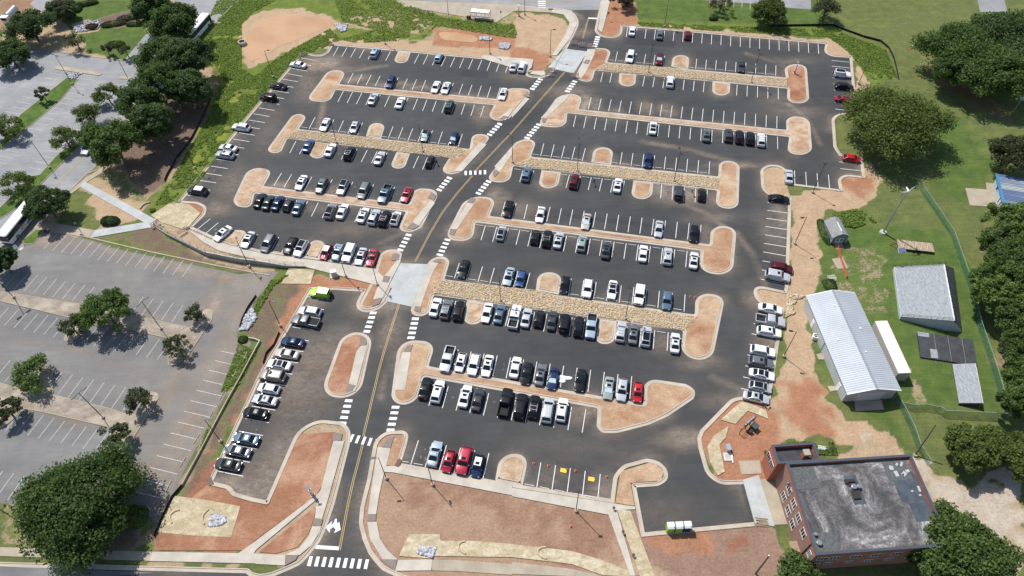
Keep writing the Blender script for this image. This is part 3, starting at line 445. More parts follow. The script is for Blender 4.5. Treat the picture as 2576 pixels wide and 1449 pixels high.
# ------------------------------ painted lines
ln = MB(); lo_ = MB(); ROWS = {}
def seg(mb, a, b, wd, z):
    d = (b-a).normalized(); n = Vector((-d.y,d.x,0))*wd/2; mb.add([(p.x,p.y,z) for p in (a+n,b+n,b-n,a-n)], [(0,1,2,3)])
def rowl(key, A, B, n, k0, k1, mb=None, wd=.13, skip=(), z=.026):
    (ra,a), (rb,b) = A, B; H0, T0, H1, T1 = T(*ra,*a[:2]), T(*ra,*a[2:]), T(*rb,*b[:2]), T(*rb,*b[2:])
    L = [(H0.lerp(H1,k/n) if 0<=k<=n else H0+(H1-H0)*k/n, T0+(T1-T0)*k/n) for k in range(k0,k1+1)]
    for k, (h, t) in zip(range(k0,k1+1), L):
        if k not in skip: seg(mb or ln, h, t, wd, z)
    ROWS.setdefault(key, []).append(L)
o02, o03, o12, o13, o22, o23, o32, o31, o21, o11, o01, o10, o20, o30, o00 = (0,2),(0,3),(1,2),(1,3),(2,2),(2,3),(3,2),(3,1),(2,1),(1,1),(0,1),(1,0),(2,0),(3,0),(0,0)
# endpoints are (top of picture, bottom of picture)
rowl('E1',(o02,(1350,293,1337,388)),(o03,(503,441,510,541)),18,-2,18)
rowl('E2',(o02,(1062,520,1040,618)),(o02,(1535,563,1520,662)),5,0,5); rowl('E2',(o02,(1858,593,1848,692)),(o03,(80,658,77,760)),8,0,8)
rowl('E3',(o02,(915,727,892,825)),(o02,(1005,735,983,833)),1,0,1); rowl('E3',(o02,(1335,766,1315,868)),(o02,(1935,823,1925,927)),6,0,6); rowl('E3',(o02,(2265,853,2260,960)),(o03,(103,890,103,1000)),4,0,4)
rowl('E4',(o02,(797,982,767,1098)),(o03,(90,1170,88,1292)),18,0,18); rowl('E5',(o02,(643,1163,617,1278)),(o03,(95,1375,98,1499)),19,0,19)
rowl('E6',(o12,(320,-5,288,123)),(o12,(738,43,706,170)),4,0,4); rowl('E6',(o12,(1109,82,1087,207)),(o12,(1990,175,1981,305)),8,0,8)
rowl('E7',(o12,(112,256,77,382)),(o12,(220,268,185,393)),1,0,1); rowl('E7',(o12,(578,310,543,440)),(o12,(1132,370,1105,500)),5,0,5); rowl('E7',(o12,(1507,405,1495,545)),(o12,(1965,460,1958,600)),4,0,4)
rowl('E8',(o12,(43,595,5,742)),(o12,(1903,812,1888,976)),16,-1,16); rowl('E9',(o12,(80,862,40,1015)),(o12,(1762,1077,1747,1238)),14,-3,14)
rowl('E10',(o11,(2045,1200,1997,1352)),(o12,(180,1297,137,1455)),6,0,6); rowl('E10',(o22,(597,-94,568,72)),(o22,(1742,65,1730,238)),9,0,9)
rowl('E11',(o21,(1890,115,1840,283)),(o21,(2012,130,1963,300)),1,0,1); rowl('E11',(o21,(2430,187,2382,362)),(o22,(733,318,707,498)),7,0,7); rowl('E11',(o22,(1165,385,1143,570)),(o22,(1572,445,1560,632)),3,0,3)
rowl('E12',(o21,(1905,600,1850,800)),(o22,(1205,888,1185,1115)),14,0,14); rowl('E13',(o21,(1935,990,1875,1210)),(o22,(742,1223,706,1455)),10,-1,10)
rowl('E14',(o31,(1635,83,1557,328)),(o31,(2345,212,2285,462)),5,0,5); rowl('E14',(o32,(290,307,248,565)),(o32,(888,423,862,685)),4,0,4)
rowl('EA',(o03,(637,608,815,626)),(o03,(675,1098,862,1120)),8,0,8); rowl('EB',(o13,(717,180,928,203)),(o13,(727,248,938,270)),1,-1,1); rowl('EC',(o13,(267,267,270,403)),(o13,(607,310,620,445)),3,0,3)
rowl('ED',(o12,(2572,588,2774,613)),(o12,(2505,1360,2743,1407)),9,0,9); rowl('EE',(o22,(2450,258,2690,300)),(o22,(2303,1010,2562,1065)),7,-1,7)
rowl('W1',(o01,(830,470,778,560)),(o01,(1352,520,1305,612)),6,0,6); rowl('W1',(o01,(1640,545,1592,640)),(o01,(2548,628,2510,730)),10,0,11)
rowl('W2',(o01,(978,738,925,838)),(o01,(2457,882,2423,992)),16,0,16); rowl('W3',(o01,(880,917,823,1027)),(o01,(2295,1065,2260,1175)),15,0,15)
rowl('W4',(o01,(595,1180,533,1298)),(o01,(1073,1235,1023,1355)),5,0,5); rowl('W4',(o01,(1380,1272,1330,1392)),(o01,(2077,1347,2034,1475)),7,0,7)
rowl('W5',(o11,(402,-28,340,92)),(o11,(500,-17,437,103)),1,0,1); rowl('W5',(o11,(820,27,757,143)),(o11,(1320,87,1265,205)),5,0,5); rowl('W5',(o11,(1637,122,1583,243)),(o11,(1813,148,1770,267)),2,0,2)
rowl('W6',(o11,(257,293,180,420)),(o11,(1395,433,1333,573)),11,0,12); rowl('W7',(o11,(520,577,450,715)),(o11,(1057,645,993,787)),5,-4,8)
rowl('W8',(o10,(2115,753,1960,880)),(o10,(2197,793,2043,923)),1,0,2); rowl('W8',(o11,(15,908,-76,1063)),(o11,(230,938,142,1090)),2,0,4); rowl('W8',(o11,(1030,1045,960,1210)),(o11,(1145,1060,1083,1225)),1,-2,1)
rowl('WL',(o01,(450,582,595,608)),(o10,(1875,513,2055,540)),22,0,22); rowl('WM',(o21,(525,88,732,118)),(o30,(2197,395,2447,445)),15,0,15)
lv = dict(mb=lo_, wd=.11, z=.040)
rowl('o',(o10,(1110,1018,985,1167)),(o10,(1845,1172,1738,1320)),8,-6,9,**lv); rowl('o',(o20,(380,-129,243,30)),(o20,(1845,172,1730,343)),15,-3,15,skip=(7,8,9,10),**lv)
rowl('o',(o20,(187,217,42,382)),(o20,(1710,540,1580,725)),15,-2,15,skip=(6,7),**lv); rowl('o',(o20,(207,752,48,947)),(o20,(1378,1025,1237,1235)),11,-2,11,skip=(1,2,3),**lv)
rowl('o',(o30,(332,-196,165,15)),(o30,(1090,5,950,195)),7,-2,7,**lv); rowl('o',(o30,(138,418,-15,630)),(o30,(245,445,75,690)),1,-1,1,**lv); rowl('o',(o20,(2223,635,2480,693)),(o30,(1432,477,1712,545)),12,0,13,**lv)
rowl('o',(o00,(498,737,630,757)),(o00,(62,1123,210,1152)),8,0,9,**lv); rowl('o',(o00,(105,727,235,745)),(o00,(-60,868,63,885)),3,0,5,**lv); rowl('o',(o00,(818,792,958,810)),(o00,(137,1393,310,1421)),12,0,17,**lv)
rowl('o',(o00,(970,1038,1098,1057)),(o10,(292,237,432,262)),12,-4,12,**lv); rowl('o',(o10,(0,553,112,573)),(o10,(0,628,45,640)),1,0,1,**lv)
rowl('o',(o02,(2155,-20,2150,60)),(o02,(2398,0,2395,97)),3,-2,3,**lv)
for s_ in ['03:310,0 410,12','03:248,32 410,57']: p = TP(s_); seg(lo_, Vector((p[0][0],p[0][1],0)), Vector((p[1][0],p[1][1],0)), .11, .05)
def bars(key, q0, q1, n, z=.027):
    a_ = [T(*key, q0[i], q0[i+1]) for i in range(0,8,2)]; b_ = [T(*key, q1[i], q1[i+1]) for i in range(0,8,2)]
    for k in range(n+1): ln.add([(*(p.lerp(r_,k/max(n,1))).xy, z) for p, r_ in zip(a_,b_)], [(0,1,2,3)])
bars(o02,(842,363,890,368,886,383,836,378),(815,455,860,462,855,476,808,470),4); bars(o02,(265,786,312,797,305,811,255,800),(187,881,235,893,222,909,175,897),4); bars(o02,(612,808,658,820,650,833,603,822),(540,905,587,917,578,932,530,922),4)
bars(o02,(250,1241,300,1254,288,1270,240,1257),(132,1373,182,1387,172,1405,120,1390),5); bars(o01,(2435,1232,2480,1246,2468,1266,2422,1250),(2332,1340,2380,1355,2368,1372,2322,1356),4); bars(o11,(2098,272,2122,272,2122,313,2098,313),(2292,263,2316,263,2316,305,2292,305),4)
bars(o11,(1928,325,1977,345,1963,361,1913,343),(1827,445,1875,463,1862,480,1812,462),4); bars(o11,(2322,360,2371,378,2358,396,2308,378),(2220,480,2270,498,2255,516,2207,497),4); bars(o11,(1513,900,1570,912,1557,932,1500,920),(1432,1048,1487,1065,1475,1083,1418,1068),4)
bars(o11,(1905,950,1962,962,1950,980,1893,967),(1827,1100,1887,1113,1875,1132,1813,1118),4); bars(o21,(1153,237,1218,240,1205,265,1140,262),(1090,422,1153,427,1143,452,1077,447),4); bars(o21,(1573,296,1643,298,1634,325,1565,322),(1528,487,1600,489,1592,514,1520,512),4)
bars(o21,(900,1120,973,1122,968,1150,890,1147),(838,1343,913,1348,905,1378,827,1373),4); bars(o21,(1370,1185,1447,1187,1438,1215,1362,1213),(1320,1414,1397,1416,1387,1445,1310,1443),4); bars(o31,(965,22,992,26,957,103,932,98),(1208,71,1235,76,1208,153,1180,148),4)
bars(o31,(541,1249,573,1251,550,1350,512,1347),(1105,1281,1138,1283,1117,1380,1083,1377),8); bars(o31,(598,1138,833,1153,830,1190,597,1175),(598,1138,833,1153,830,1190,597,1175),0); bars(o02,(263,9,338,9,338,22,263,22),(263,75,338,75,338,82,263,82),3,.052)
bars(o02,(768,176,868,181,867,194,766,189),(768,176,868,181,867,194,766,189),0)
ln.sheet([q[:2] for q in TP('31:795,872 815,874 812,895 822,925 838,900 852,985 785,1018 802,980 778,955 762,968 745,978 742,1015 700,958 770,895 755,935 775,925 788,905')], .028)
struct('painted_markings', ln, M['paint']); bars_ = MB(); p = TP('10:213,1040 243,1043 145,1133 130,1125'); lo_.add([(q[0],q[1],.05) for q in p], [(0,1,2,3)]); struct('worn_markings', lo_, M['paintold'])
yl = MB()
def yline(s_, dd=.15, wd=.10, z=.030):
    p = fillet([(a,b,60) for a,b,_ in TP(s_)], False)
    for sg in (-1,1): a_ = offset(p, sg*dd-wd/2, False); b_ = offset(p, sg*dd+wd/2, False); yl.add([(q[0],q[1],z) for q in a_+b_], [(i,i+1,len(a_)+i+1,len(a_)+i) for i in range(len(a_)-1)])
yline('02:768,190 712,385'); yline('02:530,725 0,1330 11:2215,262'); yline('11:2178,318 1960,570 1800,800 1600,1188'); yline('21:1438,163 1260,730 1090,1449 31:1083,45'); yline('31:1072,128 950,600 840,1190'); yline('10:850,120 515,470 0,990',z=.05); yline('00:2240,0 2120,180 1900,500 10:850,120',z=.05); yline('02:0,0 420,35 650,0',z=.05)
struct('yellow_centre_line', yl, M['yellow'])

# ------------------------------ dust and mud tracked over the asphalt
DUST = [(o01,640,640,8,4,.85),(o01,980,800,5,2,.7),(o01,1350,850,9,1.3,.6),(o01,1650,880,6,1.2,.6),(o01,800,690,9,2,.45),(o01,2290,1130,3,5,.6),(o01,520,850,4,8,.4),(o02,650,330,6,3,.5),(o02,560,920,7,3,.5),(o02,740,1050,1.6,5,.95),(o02,850,1060,2,4,.5),(o02,1350,1080,2.5,3,.5),(o02,1560,1110,3,3,.55),(o02,1050,1110,2,2,.4),(o03,250,610,6,2,.4),(o03,120,1020,6,4,.3),(o03,300,1130,8,3,.4),(o02,30,730,4,4,.4),
(o12,1500,480,3,4,.6),(o12,1750,490,7,4,.7),(o12,2030,560,3,3,.5),(o12,2030,740,6,2,.4),(o12,2250,220,7,1.2,.7),(o12,100,650,5,3,.4),(o12,1960,900,2,4,.4),(o12,600,900,8,3,.25),(o11,1300,740,5,4,.25),(o11,160,430,4,3,.35),(o11,230,420,3,2,.6),(o11,740,470,3,2,.5),(o11,2420,560,3,4,.6),(o11,600,640,5,2,.3),(o11,980,860,9,3,.3),
(o21,900,560,6,6,.35),(o21,620,720,9,7,.5),(o21,430,1000,9,9,.45),(o21,1360,440,3,5,.5),(o21,1420,650,2,8,.3),(o21,560,130,4,2,.55),(o21,800,900,4,6,.4),(o31,110,560,7,9,.55),(o31,250,250,5,8,.5),(o30,2300,520,5,2.2,.7),(o30,2450,640,3,2,.8),(o22,1900,740,4,2,.5),(o22,760,1230,3,2,.6),(o22,640,1250,3,3,.45),(o22,2300,1120,7,2,.5),(o22,1500,560,3,3,.35),(o22,2450,110,3,3,.5),
(o13,120,690,2,10,.5),(o13,60,900,4,8,.35),(o23,60,520,4,3,.6),(o23,50,330,3,3,.4),(o32,930,620,4,4,.5),(o32,700,150,16,4,.15),(o32,1750,60,6,2,.6),(o32,1500,800,8,4,.2),(o32,400,450,4,3,.3),(o10,2330,420,5,8,.35),(o01,120,1300,4,12,.25),(o10,2200,650,4,3,.5),(o31,1500,230,3,4,.4),(o31,1160,450,1.5,6,.5),(o21,1300,190,5,2,.6),(o02,700,690,4,2,.5),(o02,150,780,6,2,.35),(o11,1500,1180,5,1.5,.5)]
def inpoly(X, Y, p): return sdist(X, Y, p)
gx = np.arange(-95,100,.6); gy = np.arange(18,215,.6); GX, GY = np.meshgrid(gx,gy); oo = [outer[i] for i in range(0,len(outer),1)]
dk = sdist(GX,GY,oo); near = np.exp(-np.abs(dk-.8)/1.6)
for p_ in allisl: near = np.maximum(near, np.exp(-np.maximum(-sdist(GX,GY,p_),0)/1.3))
A_ = near*.5*np.clip((vnoise(GX,GY,7,21)-.42)*2.2,0,1)+.045*vnoise(GX,GY,14,22)
for tl,px,py,rx,ry,st_ in DUST:
    c_ = T(*tl,px,py); A_ = np.maximum(A_, st_*np.exp(-(((GX-c_.x+1.5*(vnoise(GX,GY,3,31)-.5))/rx)**2+((GY-c_.y+1.5*(vnoise(GX,GY,3,32)-.5))/ry)**2)))
for pts_, s_ in (('01:560,1449 640,1180 700,900 860,730 1300,660',.4),('12:1300,-20 1800,60 2100,150 2450,230',.45),('12:1700,590 1950,700 2100,830',.45),('03:-200,540 0,600 200,680',.4),('03:200,1050 330,1150 450,1300 520,1449',.4),('22:2000,900 2250,1000 2400,1090',.4),('32:1700,-20 1850,60 1920,130',.6),('02:560,110 700,160 760,300',.5),('21:1330,180 1380,600 1250,1100',.35),('11:1250,1000 1420,920 1600,880',.3),('12:2250,900 2420,1100 2550,1449',.3)):
    P_ = [q[:2] for q in TP(pts_)]
    for a__, b__ in zip(P_, P_[1:]):
        a__, b__ = np.array(a__), np.array(b__); ab = b__-a__; t = np.clip(((GX-a__[0])*ab[0]+(GY-a__[1])*ab[1])/(ab@ab),0,1); d_ = np.hypot(GX-a__[0]-t*ab[0]+1.2*(vnoise(GX,GY,8,41)-.5), GY-a__[1]-t*ab[1]); A_ = np.maximum(A_, s_*np.exp(-(d_/.9)**2)*(.5+vnoise(GX,GY,5,42)))
A_ = A_*np.clip(dk/.6,0,1); keep = (A_[:-1,:-1]+A_[1:,1:]+A_[1:,:-1]+A_[:-1,1:]) > .04
ii = np.arange(GX.size).reshape(GX.shape); Fq = np.stack([ii[:-1,:-1],ii[:-1,1:],ii[1:,1:],ii[1:,:-1]],-1)[keep]
def m_dust():
    m = NT('tracked_dust'); at = m.n('Attribute'); at.attribute_name = 'dust'; n1 = m.noise(.8,6,.65,m.co((.6,1.2,1),R(-8)),dist=1.0); n2 = m.noise(3.5,6,.8); n = m.math('ADD', m.math('MULTIPLY',n1,.6), m.math('MULTIPLY',n2,.5))
    f = m.math('MULTIPLY', at.outputs['Fac'], m.mr(n,.35,.75,.15,1.35)); f = m.math('MINIMUM', f, .85); m.col(m.ramp(m.noise(.15,4,.6), [(.3,(.36,.26,.18)),(.7,(.44,.37,.30))])); m.rough(.95); m.l(f, m.b.inputs['Alpha']); return m.m
dm = fastmesh('tracked_dust', np.stack([GX,GY,np.full(GX.shape,.0235)],-1).reshape(-1,3), Fq, m_dust()); at_ = dm.attributes.new('dust','FLOAT','POINT'); at_.data.foreach_set('value', A_.reshape(-1).astype('f4')); tag(link('tracked_dust', dm), kind='stuff')
po = [q[:2] for q in DP(OLD['old_asphalt'][0][1])]; gx = np.arange(-140,-25,.7); gy = np.arange(35,125,.7); GX, GY = np.meshgrid(gx,gy); dk = sdist(GX,GY,po)
A_ = np.exp(-np.maximum(dk,0)/1.6)*.8*np.clip((vnoise(GX,GY,8,51)-.3)*2,0,1)+.16*vnoise(GX,GY,12,52)
for pts_, wd_, s_ in (('660,690 620,790 560,900 480,1050 420,1180 380,1290',5.5,.62),('60,600 220,610 400,655 600,700 660,720',2.5,.75),('0,735 150,765 300,800 480,830',2.2,.5),('0,1005 180,1040 340,1075',2.2,.5),('540,730 500,800 470,900 420,1000 350,1100',2.2,.5),('440,940 420,990 400,1010',3,.6),('560,650 560,730 530,800',2.0,.75),('200,800 330,850 400,830',1.2,.35),('60,850 250,900 420,960',1.0,.35)):
    P_ = [q[:2] for q in DP(pts_)]
    for a__, b__ in zip(P_, P_[1:]):
        a__, b__ = np.array(a__), np.array(b__); ab = b__-a__; t = np.clip(((GX-a__[0])*ab[0]+(GY-a__[1])*ab[1])/(ab@ab),0,1); d_ = np.hypot(GX-a__[0]-t*ab[0]+2.5*(vnoise(GX,GY,6,61)-.5), GY-a__[1]-t*ab[1]+2.5*(vnoise(GX,GY,6,62)-.5)); A_ = np.maximum(A_, s_*np.exp(-(d_/wd_)**2)*(.55+.7*vnoise(GX,GY,4,63)))
A_ = A_*np.clip(dk/.5,0,1); keep = (A_[:-1,:-1]+A_[1:,1:]+A_[1:,:-1]+A_[:-1,1:]) > .04; ii = np.arange(GX.size).reshape(GX.shape); Fq = np.stack([ii[:-1,:-1],ii[:-1,1:],ii[1:,1:],ii[1:,:-1]],-1)[keep]
dm2 = fastmesh('tracked_dust', np.stack([GX,GY,np.full(GX.shape,.0345)],-1).reshape(-1,3), Fq, dm.materials[0]); at_ = dm2.attributes.new('dust','FLOAT','POINT'); at_.data.foreach_set('value', A_.reshape(-1).astype('f4')); tag(link('tracked_dust', dm2), kind='stuff')
pt = MB()
for s_ in ['01:2070,703 2340,722 2330,790 2060,768','02:1095,290 1640,330 1635,480 1120,440','21:745,330 640,310 540,640 640,690','02:560,340 700,360 700,460 580,440','12:560,700 1500,810 1480,850 540,740','31:880,500 925,510 900,700 865,745']: pt.sheet([q[:2] for q in TP(s_)], .0215)
struct('asphalt_patch', pt, m_asphalt('fresh_asphalt_patch', (.026,.028,.033), (.042,.044,.049)))

# ================================================================ cars
def loft(st, prof, closed_ends=True):
    """st: (x, halfwidth, zbottom, zshoulder, ztop)"""
    mb = MB(); rings = []
    for x, w_, zb, zs, zt in st:
        h = [(0,zt),(.55*w_,zt-.006),(.84*w_,zt-.035),(.95*w_,zs),(w_,zb+(zs-zb)*.55),(.985*w_,zb+(zs-zb)*.2),(.93*w_,zb)]
        rings.append([(x,y_,z_) for y_, z_ in h]+[(x,-y_,z_) for y_, z_ in h[:0:-1]])
    n = len(rings[0]); v = [p for r in rings for p in r]; f = []
    for i in range(len(rings)-1):
        for j in range(n): f.append((i*n+j,i*n+(j+1)%n,(i+1)*n+(j+1)%n,(i+1)*n+j))
    f += [tuple(range(n))[::-1], tuple(range((len(rings)-1)*n, len(rings)*n))]
    return mb.add(v, f)
CARS = {
 'sedan': dict(L=4.75,W=1.83,belt=.95,roof=1.44,cowl=1.18,wt=.30,rt=-.88,rb=-1.68,hood=(.93,.74),tail=(1.0,.86),top=.60),
 'coupe': dict(L=4.75,W=1.90,belt=.93,roof=1.36,cowl=.95,wt=.10,rt=-.65,rb=-1.62,hood=(.95,.80),tail=(1.02,.90),top=.58),
 'hatch': dict(L=4.2,W=1.78,belt=.98,roof=1.50,cowl=1.18,wt=.42,rt=-1.28,rb=-1.95,hood=(.98,.78),tail=(1.0,.85),top=.60),
 'suv': dict(L=4.75,W=1.90,belt=1.10,roof=1.70,cowl=1.15,wt=.42,rt=-1.65,rb=-2.2,hood=(1.10,.93),tail=(1.08,.95),top=.64),
 'bigsuv': dict(L=5.1,W=2.0,belt=1.20,roof=1.87,cowl=1.2,wt=.55,rt=-1.98,rb=-2.42,hood=(1.20,1.05),tail=(1.18,1.05),top=.70),
 'minivan': dict(L=5.1,W=1.98,belt=1.12,roof=1.76,cowl=1.50,wt=.60,rt=-1.95,rb=-2.42,hood=(1.08,.82),tail=(1.1,.95),top=.68),
 'pickup': dict(L=5.75,W=2.0,belt=1.22,roof=1.88,cowl=1.40,wt=.68,rt=-.68,rb=-.90,hood=(1.2,1.05),tail=(1.18,1.1),top=.68),
 'jeep': dict(L=4.35,W=1.88,belt=1.18,roof=1.86,cowl=.72,wt=.50,rt=-1.95,rb=-2.02,hood=(1.16,1.08),tail=(1.1,1.05),top=.72),
}
PAINT = {
 'white':(.78,.79,.80),'pearl white':(.72,.73,.72),'silver':(.50,.52,.54),'grey':(.15,.16,.17),'charcoal':(.05,.053,.058),'black':(.010,.011,.013),'navy blue':(.018,.035,.095),'blue':(.03,.08,.22),'slate blue':(.10,.16,.22),
 'pale blue':(.35,.44,.50),'dark green':(.03,.055,.05),'silver green':(.30,.36,.33),'beige':(.48,.45,.39),'taupe':(.25,.235,.215),'red':(.36,.010,.03),'bright red':(.50,.012,.015),'maroon':(.10,.012,.02),'dark red':(.16,.012,.015),'lime green':(.30,.62,.02),'grey green':(.10,.13,.13)}
PM = {}
def paint(c):
    if c not in PM:
        m = NT(c.replace(' ','_')+'_car_paint'); b = PAINT[c]; n = m.noise(1.2,4,.6); m.col(m.ramp(n, [(.3,tuple(x*.93 for x in b)),(.7,b)])); m.rough(.30); m.b.inputs['Metallic'].default_value = .15 if c not in ('white','bright red','black','charcoal') else 0; m.b.inputs['Specular IOR Level'].default_value = .35 if sum(b) > .2 else .15
        m.b.inputs['Coat Weight'].default_value = .8 if sum(b) > .2 else .5; m.b.inputs['Coat Roughness'].default_value = .06; PM[c] = m.m
    return PM[c]
def quad4(pts, off): 
    a, b, c, d = [Vector(p) for p in pts]; n = (b-a).cross(d-a).normalized()*off; mb = MB(); mb.add([a+n,b+n,c+n,d+n,a,b,c,d], [(0,1,2,3),(0,4,5,1),(1,5,6,2),(2,6,7,3),(3,7,4,0)]); return mb
def lerp3(a, b, t): return tuple(a[i]+(b[i]-a[i])*t for i in range(3))
def carmesh(kind):
    p = CARS[kind]; L, W2 = p['L']/2, p['W']/2; belt, rf = p['belt'], p['roof']; h0, h1 = p['hood']; t0, t1 = p['tail']; rb = p['rb']; D = {}; box = kind in ('jeep','pickup','bigsuv')
    sq = .97 if box else .93
    st = [(L,W2*.62 if not box else W2*.88,.35,h1-.22,h1-.14),(L-.06,W2*.82 if not box else W2*.93,.28,h1-.14,h1-.06),(L-.30,W2*sq,.24,h1-.07,h1),(L-.75,W2,.22,h1+(h0-h1)*.3,h1+(h0-h1)*.5),(p['cowl']+.05,W2,.22,belt-.07,h0),(p['cowl']-.3,W2,.22,belt-.06,belt),(0,W2,.22,belt-.05,belt),(rb+.2,W2,.22,belt-.05,max(belt,t0)-.02)]
    if kind == 'pickup': st = st[:-1]+[(rb,W2,.25,belt-.05,belt)]
    elif rb > -L+.45: st += [(rb-.1,W2*.99,.24,t0-.08,t0),(-L+.28,W2*.95,.26,t1-.05,t0-.01),(-L+.06,W2*.86,.3,t1-.12,t1+.04),(-L,W2*.72,.36,t1-.2,t1-.06)]
    else: st += [(-L+.14,W2*.97,.26,t1-.02,t0-.02),(-L+.03,W2*.92,.3,t1-.08,t1),(-L,W2*.84,.36,t1-.16,t1-.06)]
    body = loft(st, None)
    tw = W2*p['top']/.64*.70 if False else W2-.24 if not box else W2-.13
    bw = W2-.09 if not box else W2-.06
    cab = MB(); zl = (belt-.12, belt-.02, rf-.07, rf-.015, rf); k = []
    def ring(x0, x1, w_, z, rr=.10): return [(x0,w_-rr,z),(x0-rr*.5,w_,z),(x1+rr*.5,w_,z),(x1,w_-rr,z),(x1,-w_+rr,z),(x1+rr*.5,-w_,z),(x0-rr*.5,-w_,z),(x0,-w_+rr,z)]
    rs = [ring(p['cowl'],rb,bw,zl[0]), ring(p['cowl'],rb,bw,zl[1]), ring(p['wt']+.02,p['rt']-.02,tw+.01,zl[2]), ring(p['wt']-.12,p['rt']+.10,tw-.09,zl[3],.14), ring(p['wt']-.42,p['rt']+.4,tw-.38,zl[4],.14)]
    v = [q for r in rs for q in r]; f = [(i*8+(j+1)%8,i*8+j,(i+1)*8+j,(i+1)*8+(j+1)%8) for i in range(4) for j in range(8)]+[tuple(range(32,40))[::-1]]
    body.add(v, [g[::-1] for g in f])
    if kind == 'pickup':   # open bed: two side walls, tailgate
        bx0, bx1 = rb+.02, -L; 
        for s in (-1,1): body.box(((bx0+bx1)/2, s*(W2-.09), .72), ((bx0-bx1)/2,.075,.46))
        body.box((bx1+.05,0,.74),(.05,W2-.02,.42)); body.box(((bx0+bx1)/2,0,.5),((bx0-bx1)/2,W2-.16,.12))
    if kind == 'jeep':
        for s in (-1,1):
            for xx in (L-.75,-L+.75): body.box((xx, s*(W2+.02), .82), (.55,.10,.05))
    D['body'] = body
    q = lambda x, y, z: (x,y,z); A0 = (p['cowl'],bw,belt); z1 = rf-.06
    def pane(x0, x1, wa, wb, sgn):
        a = [(x0,-wa+.10,belt+.03),(x0,wa-.10,belt+.03),(x1,wb-.08,z1),(x1,-wb+.08,z1)]
        dx = .02*sgn; return quad4([(q[0]+dx,q[1],q[2]+.012) for q in (a if sgn > 0 else a[::-1])], .01)
    D['windshield'] = pane(p['cowl']-.06, p['wt']+.06, bw, tw, 1); D['rear_window'] = pane(rb+.06, p['rt']-.06, bw, tw, -1)
    def sidep(s):
        mb = MB(); xs0, xs1 = p['cowl']-.30, rb+.22; xt0, xt1 = p['wt']-.12, p['rt']+.10; m1 = .46 if kind != 'pickup' else .55
        cuts = [(0,.47),(.53,1)] if kind not in ('coupe',) else [(0,.66),(.70,1)]
        if kind in ('minivan','bigsuv','suv','jeep'): cuts = [(0,.36),(.40,.70),(.74,1)]
        for c0, c1 in cuts:
            b0, b1 = xs0+(xs1-xs0)*c0, xs0+(xs1-xs0)*c1; u0, u1 = xt0+(xt1-xt0)*c0, xt0+(xt1-xt0)*c1
            pts = [(b0,s*(bw-.0),belt+.04),(b1,s*(bw-.0),belt+.04),(u1,s*(tw+.025),rf-.10),(u0,s*(tw+.025),rf-.10)]
            if s > 0: pts = pts[::-1]
            mb2 = quad4(pts, .012); mb.add(mb2.v, mb2.f)
        return mb
    D['side_window'] = (sidep(1), sidep(-1))
    r = .34 if not box else .40; wx0, wx1 = L-.88, -L+.88 if kind != 'pickup' else -L+1.15
    D['wheelpos'] = [(wx0,W2-.10),(wx0,-W2+.10),(wx1,W2-.10),(wx1,-W2+.10)]; D['r'] = r
    D['wheel'] = MB().tube((0,-.12,0),(0,.12,0),r,r,16); D['rim'] = MB().tube((0,-.128,0),(0,.128,0),r*.62,r*.62,10)
    hl = MB().box((L-.16,0,h1-.17),(.13,.17 if not box else .12,.075),rz=0); D['headlight'] = hl; D['hy'] = W2*.62 if not box else W2*.74
    D['taillight'] = MB().box((-L+.07 if rb > -L+.45 and kind != 'pickup' else -L+.05,0,t1-.12),(.07,.16 if not box else .08,.07 if not box else .16)); D['ty'] = W2*.66 if not box else W2*.84
    D['mirror'] = MB().box((p['cowl']-.28,0,belt+.08),(.09,.10,.07)); D['my'] = W2+.06
    D['grille'] = MB().box((L-.01,0,.52 if not box else .75),(.02,W2*.45,.10 if not box else .2)); D['bumper'] = MB().box((0,0,.27),(L-.16,W2-.05,.08)); return D
MESH = {}
def getm(kind, nm, k=None):
    key = (kind, nm, k)
    if key not in MESH:
        D = MESH.setdefault(kind, None) or MESH.__setitem__(kind, carmesh(kind)) or MESH[kind]
        mb = D[nm] if k is None else D[nm][k]; mt = {'body':paint('white'),'windshield':M['glass'],'rear_window':M['glass'],'side_window':M['glass'],'wheel':M['rubber'],'rim':M['rim'],'headlight':M['headl'],'taillight':M['taill'],'mirror':M['black'],'grille':M['black'],'bumper':M['black']}[nm]
        MESH[key] = mb.mesh('car_'+nm, mt, 35 if nm in ('body','wheel') else None)
    return MESH[key]
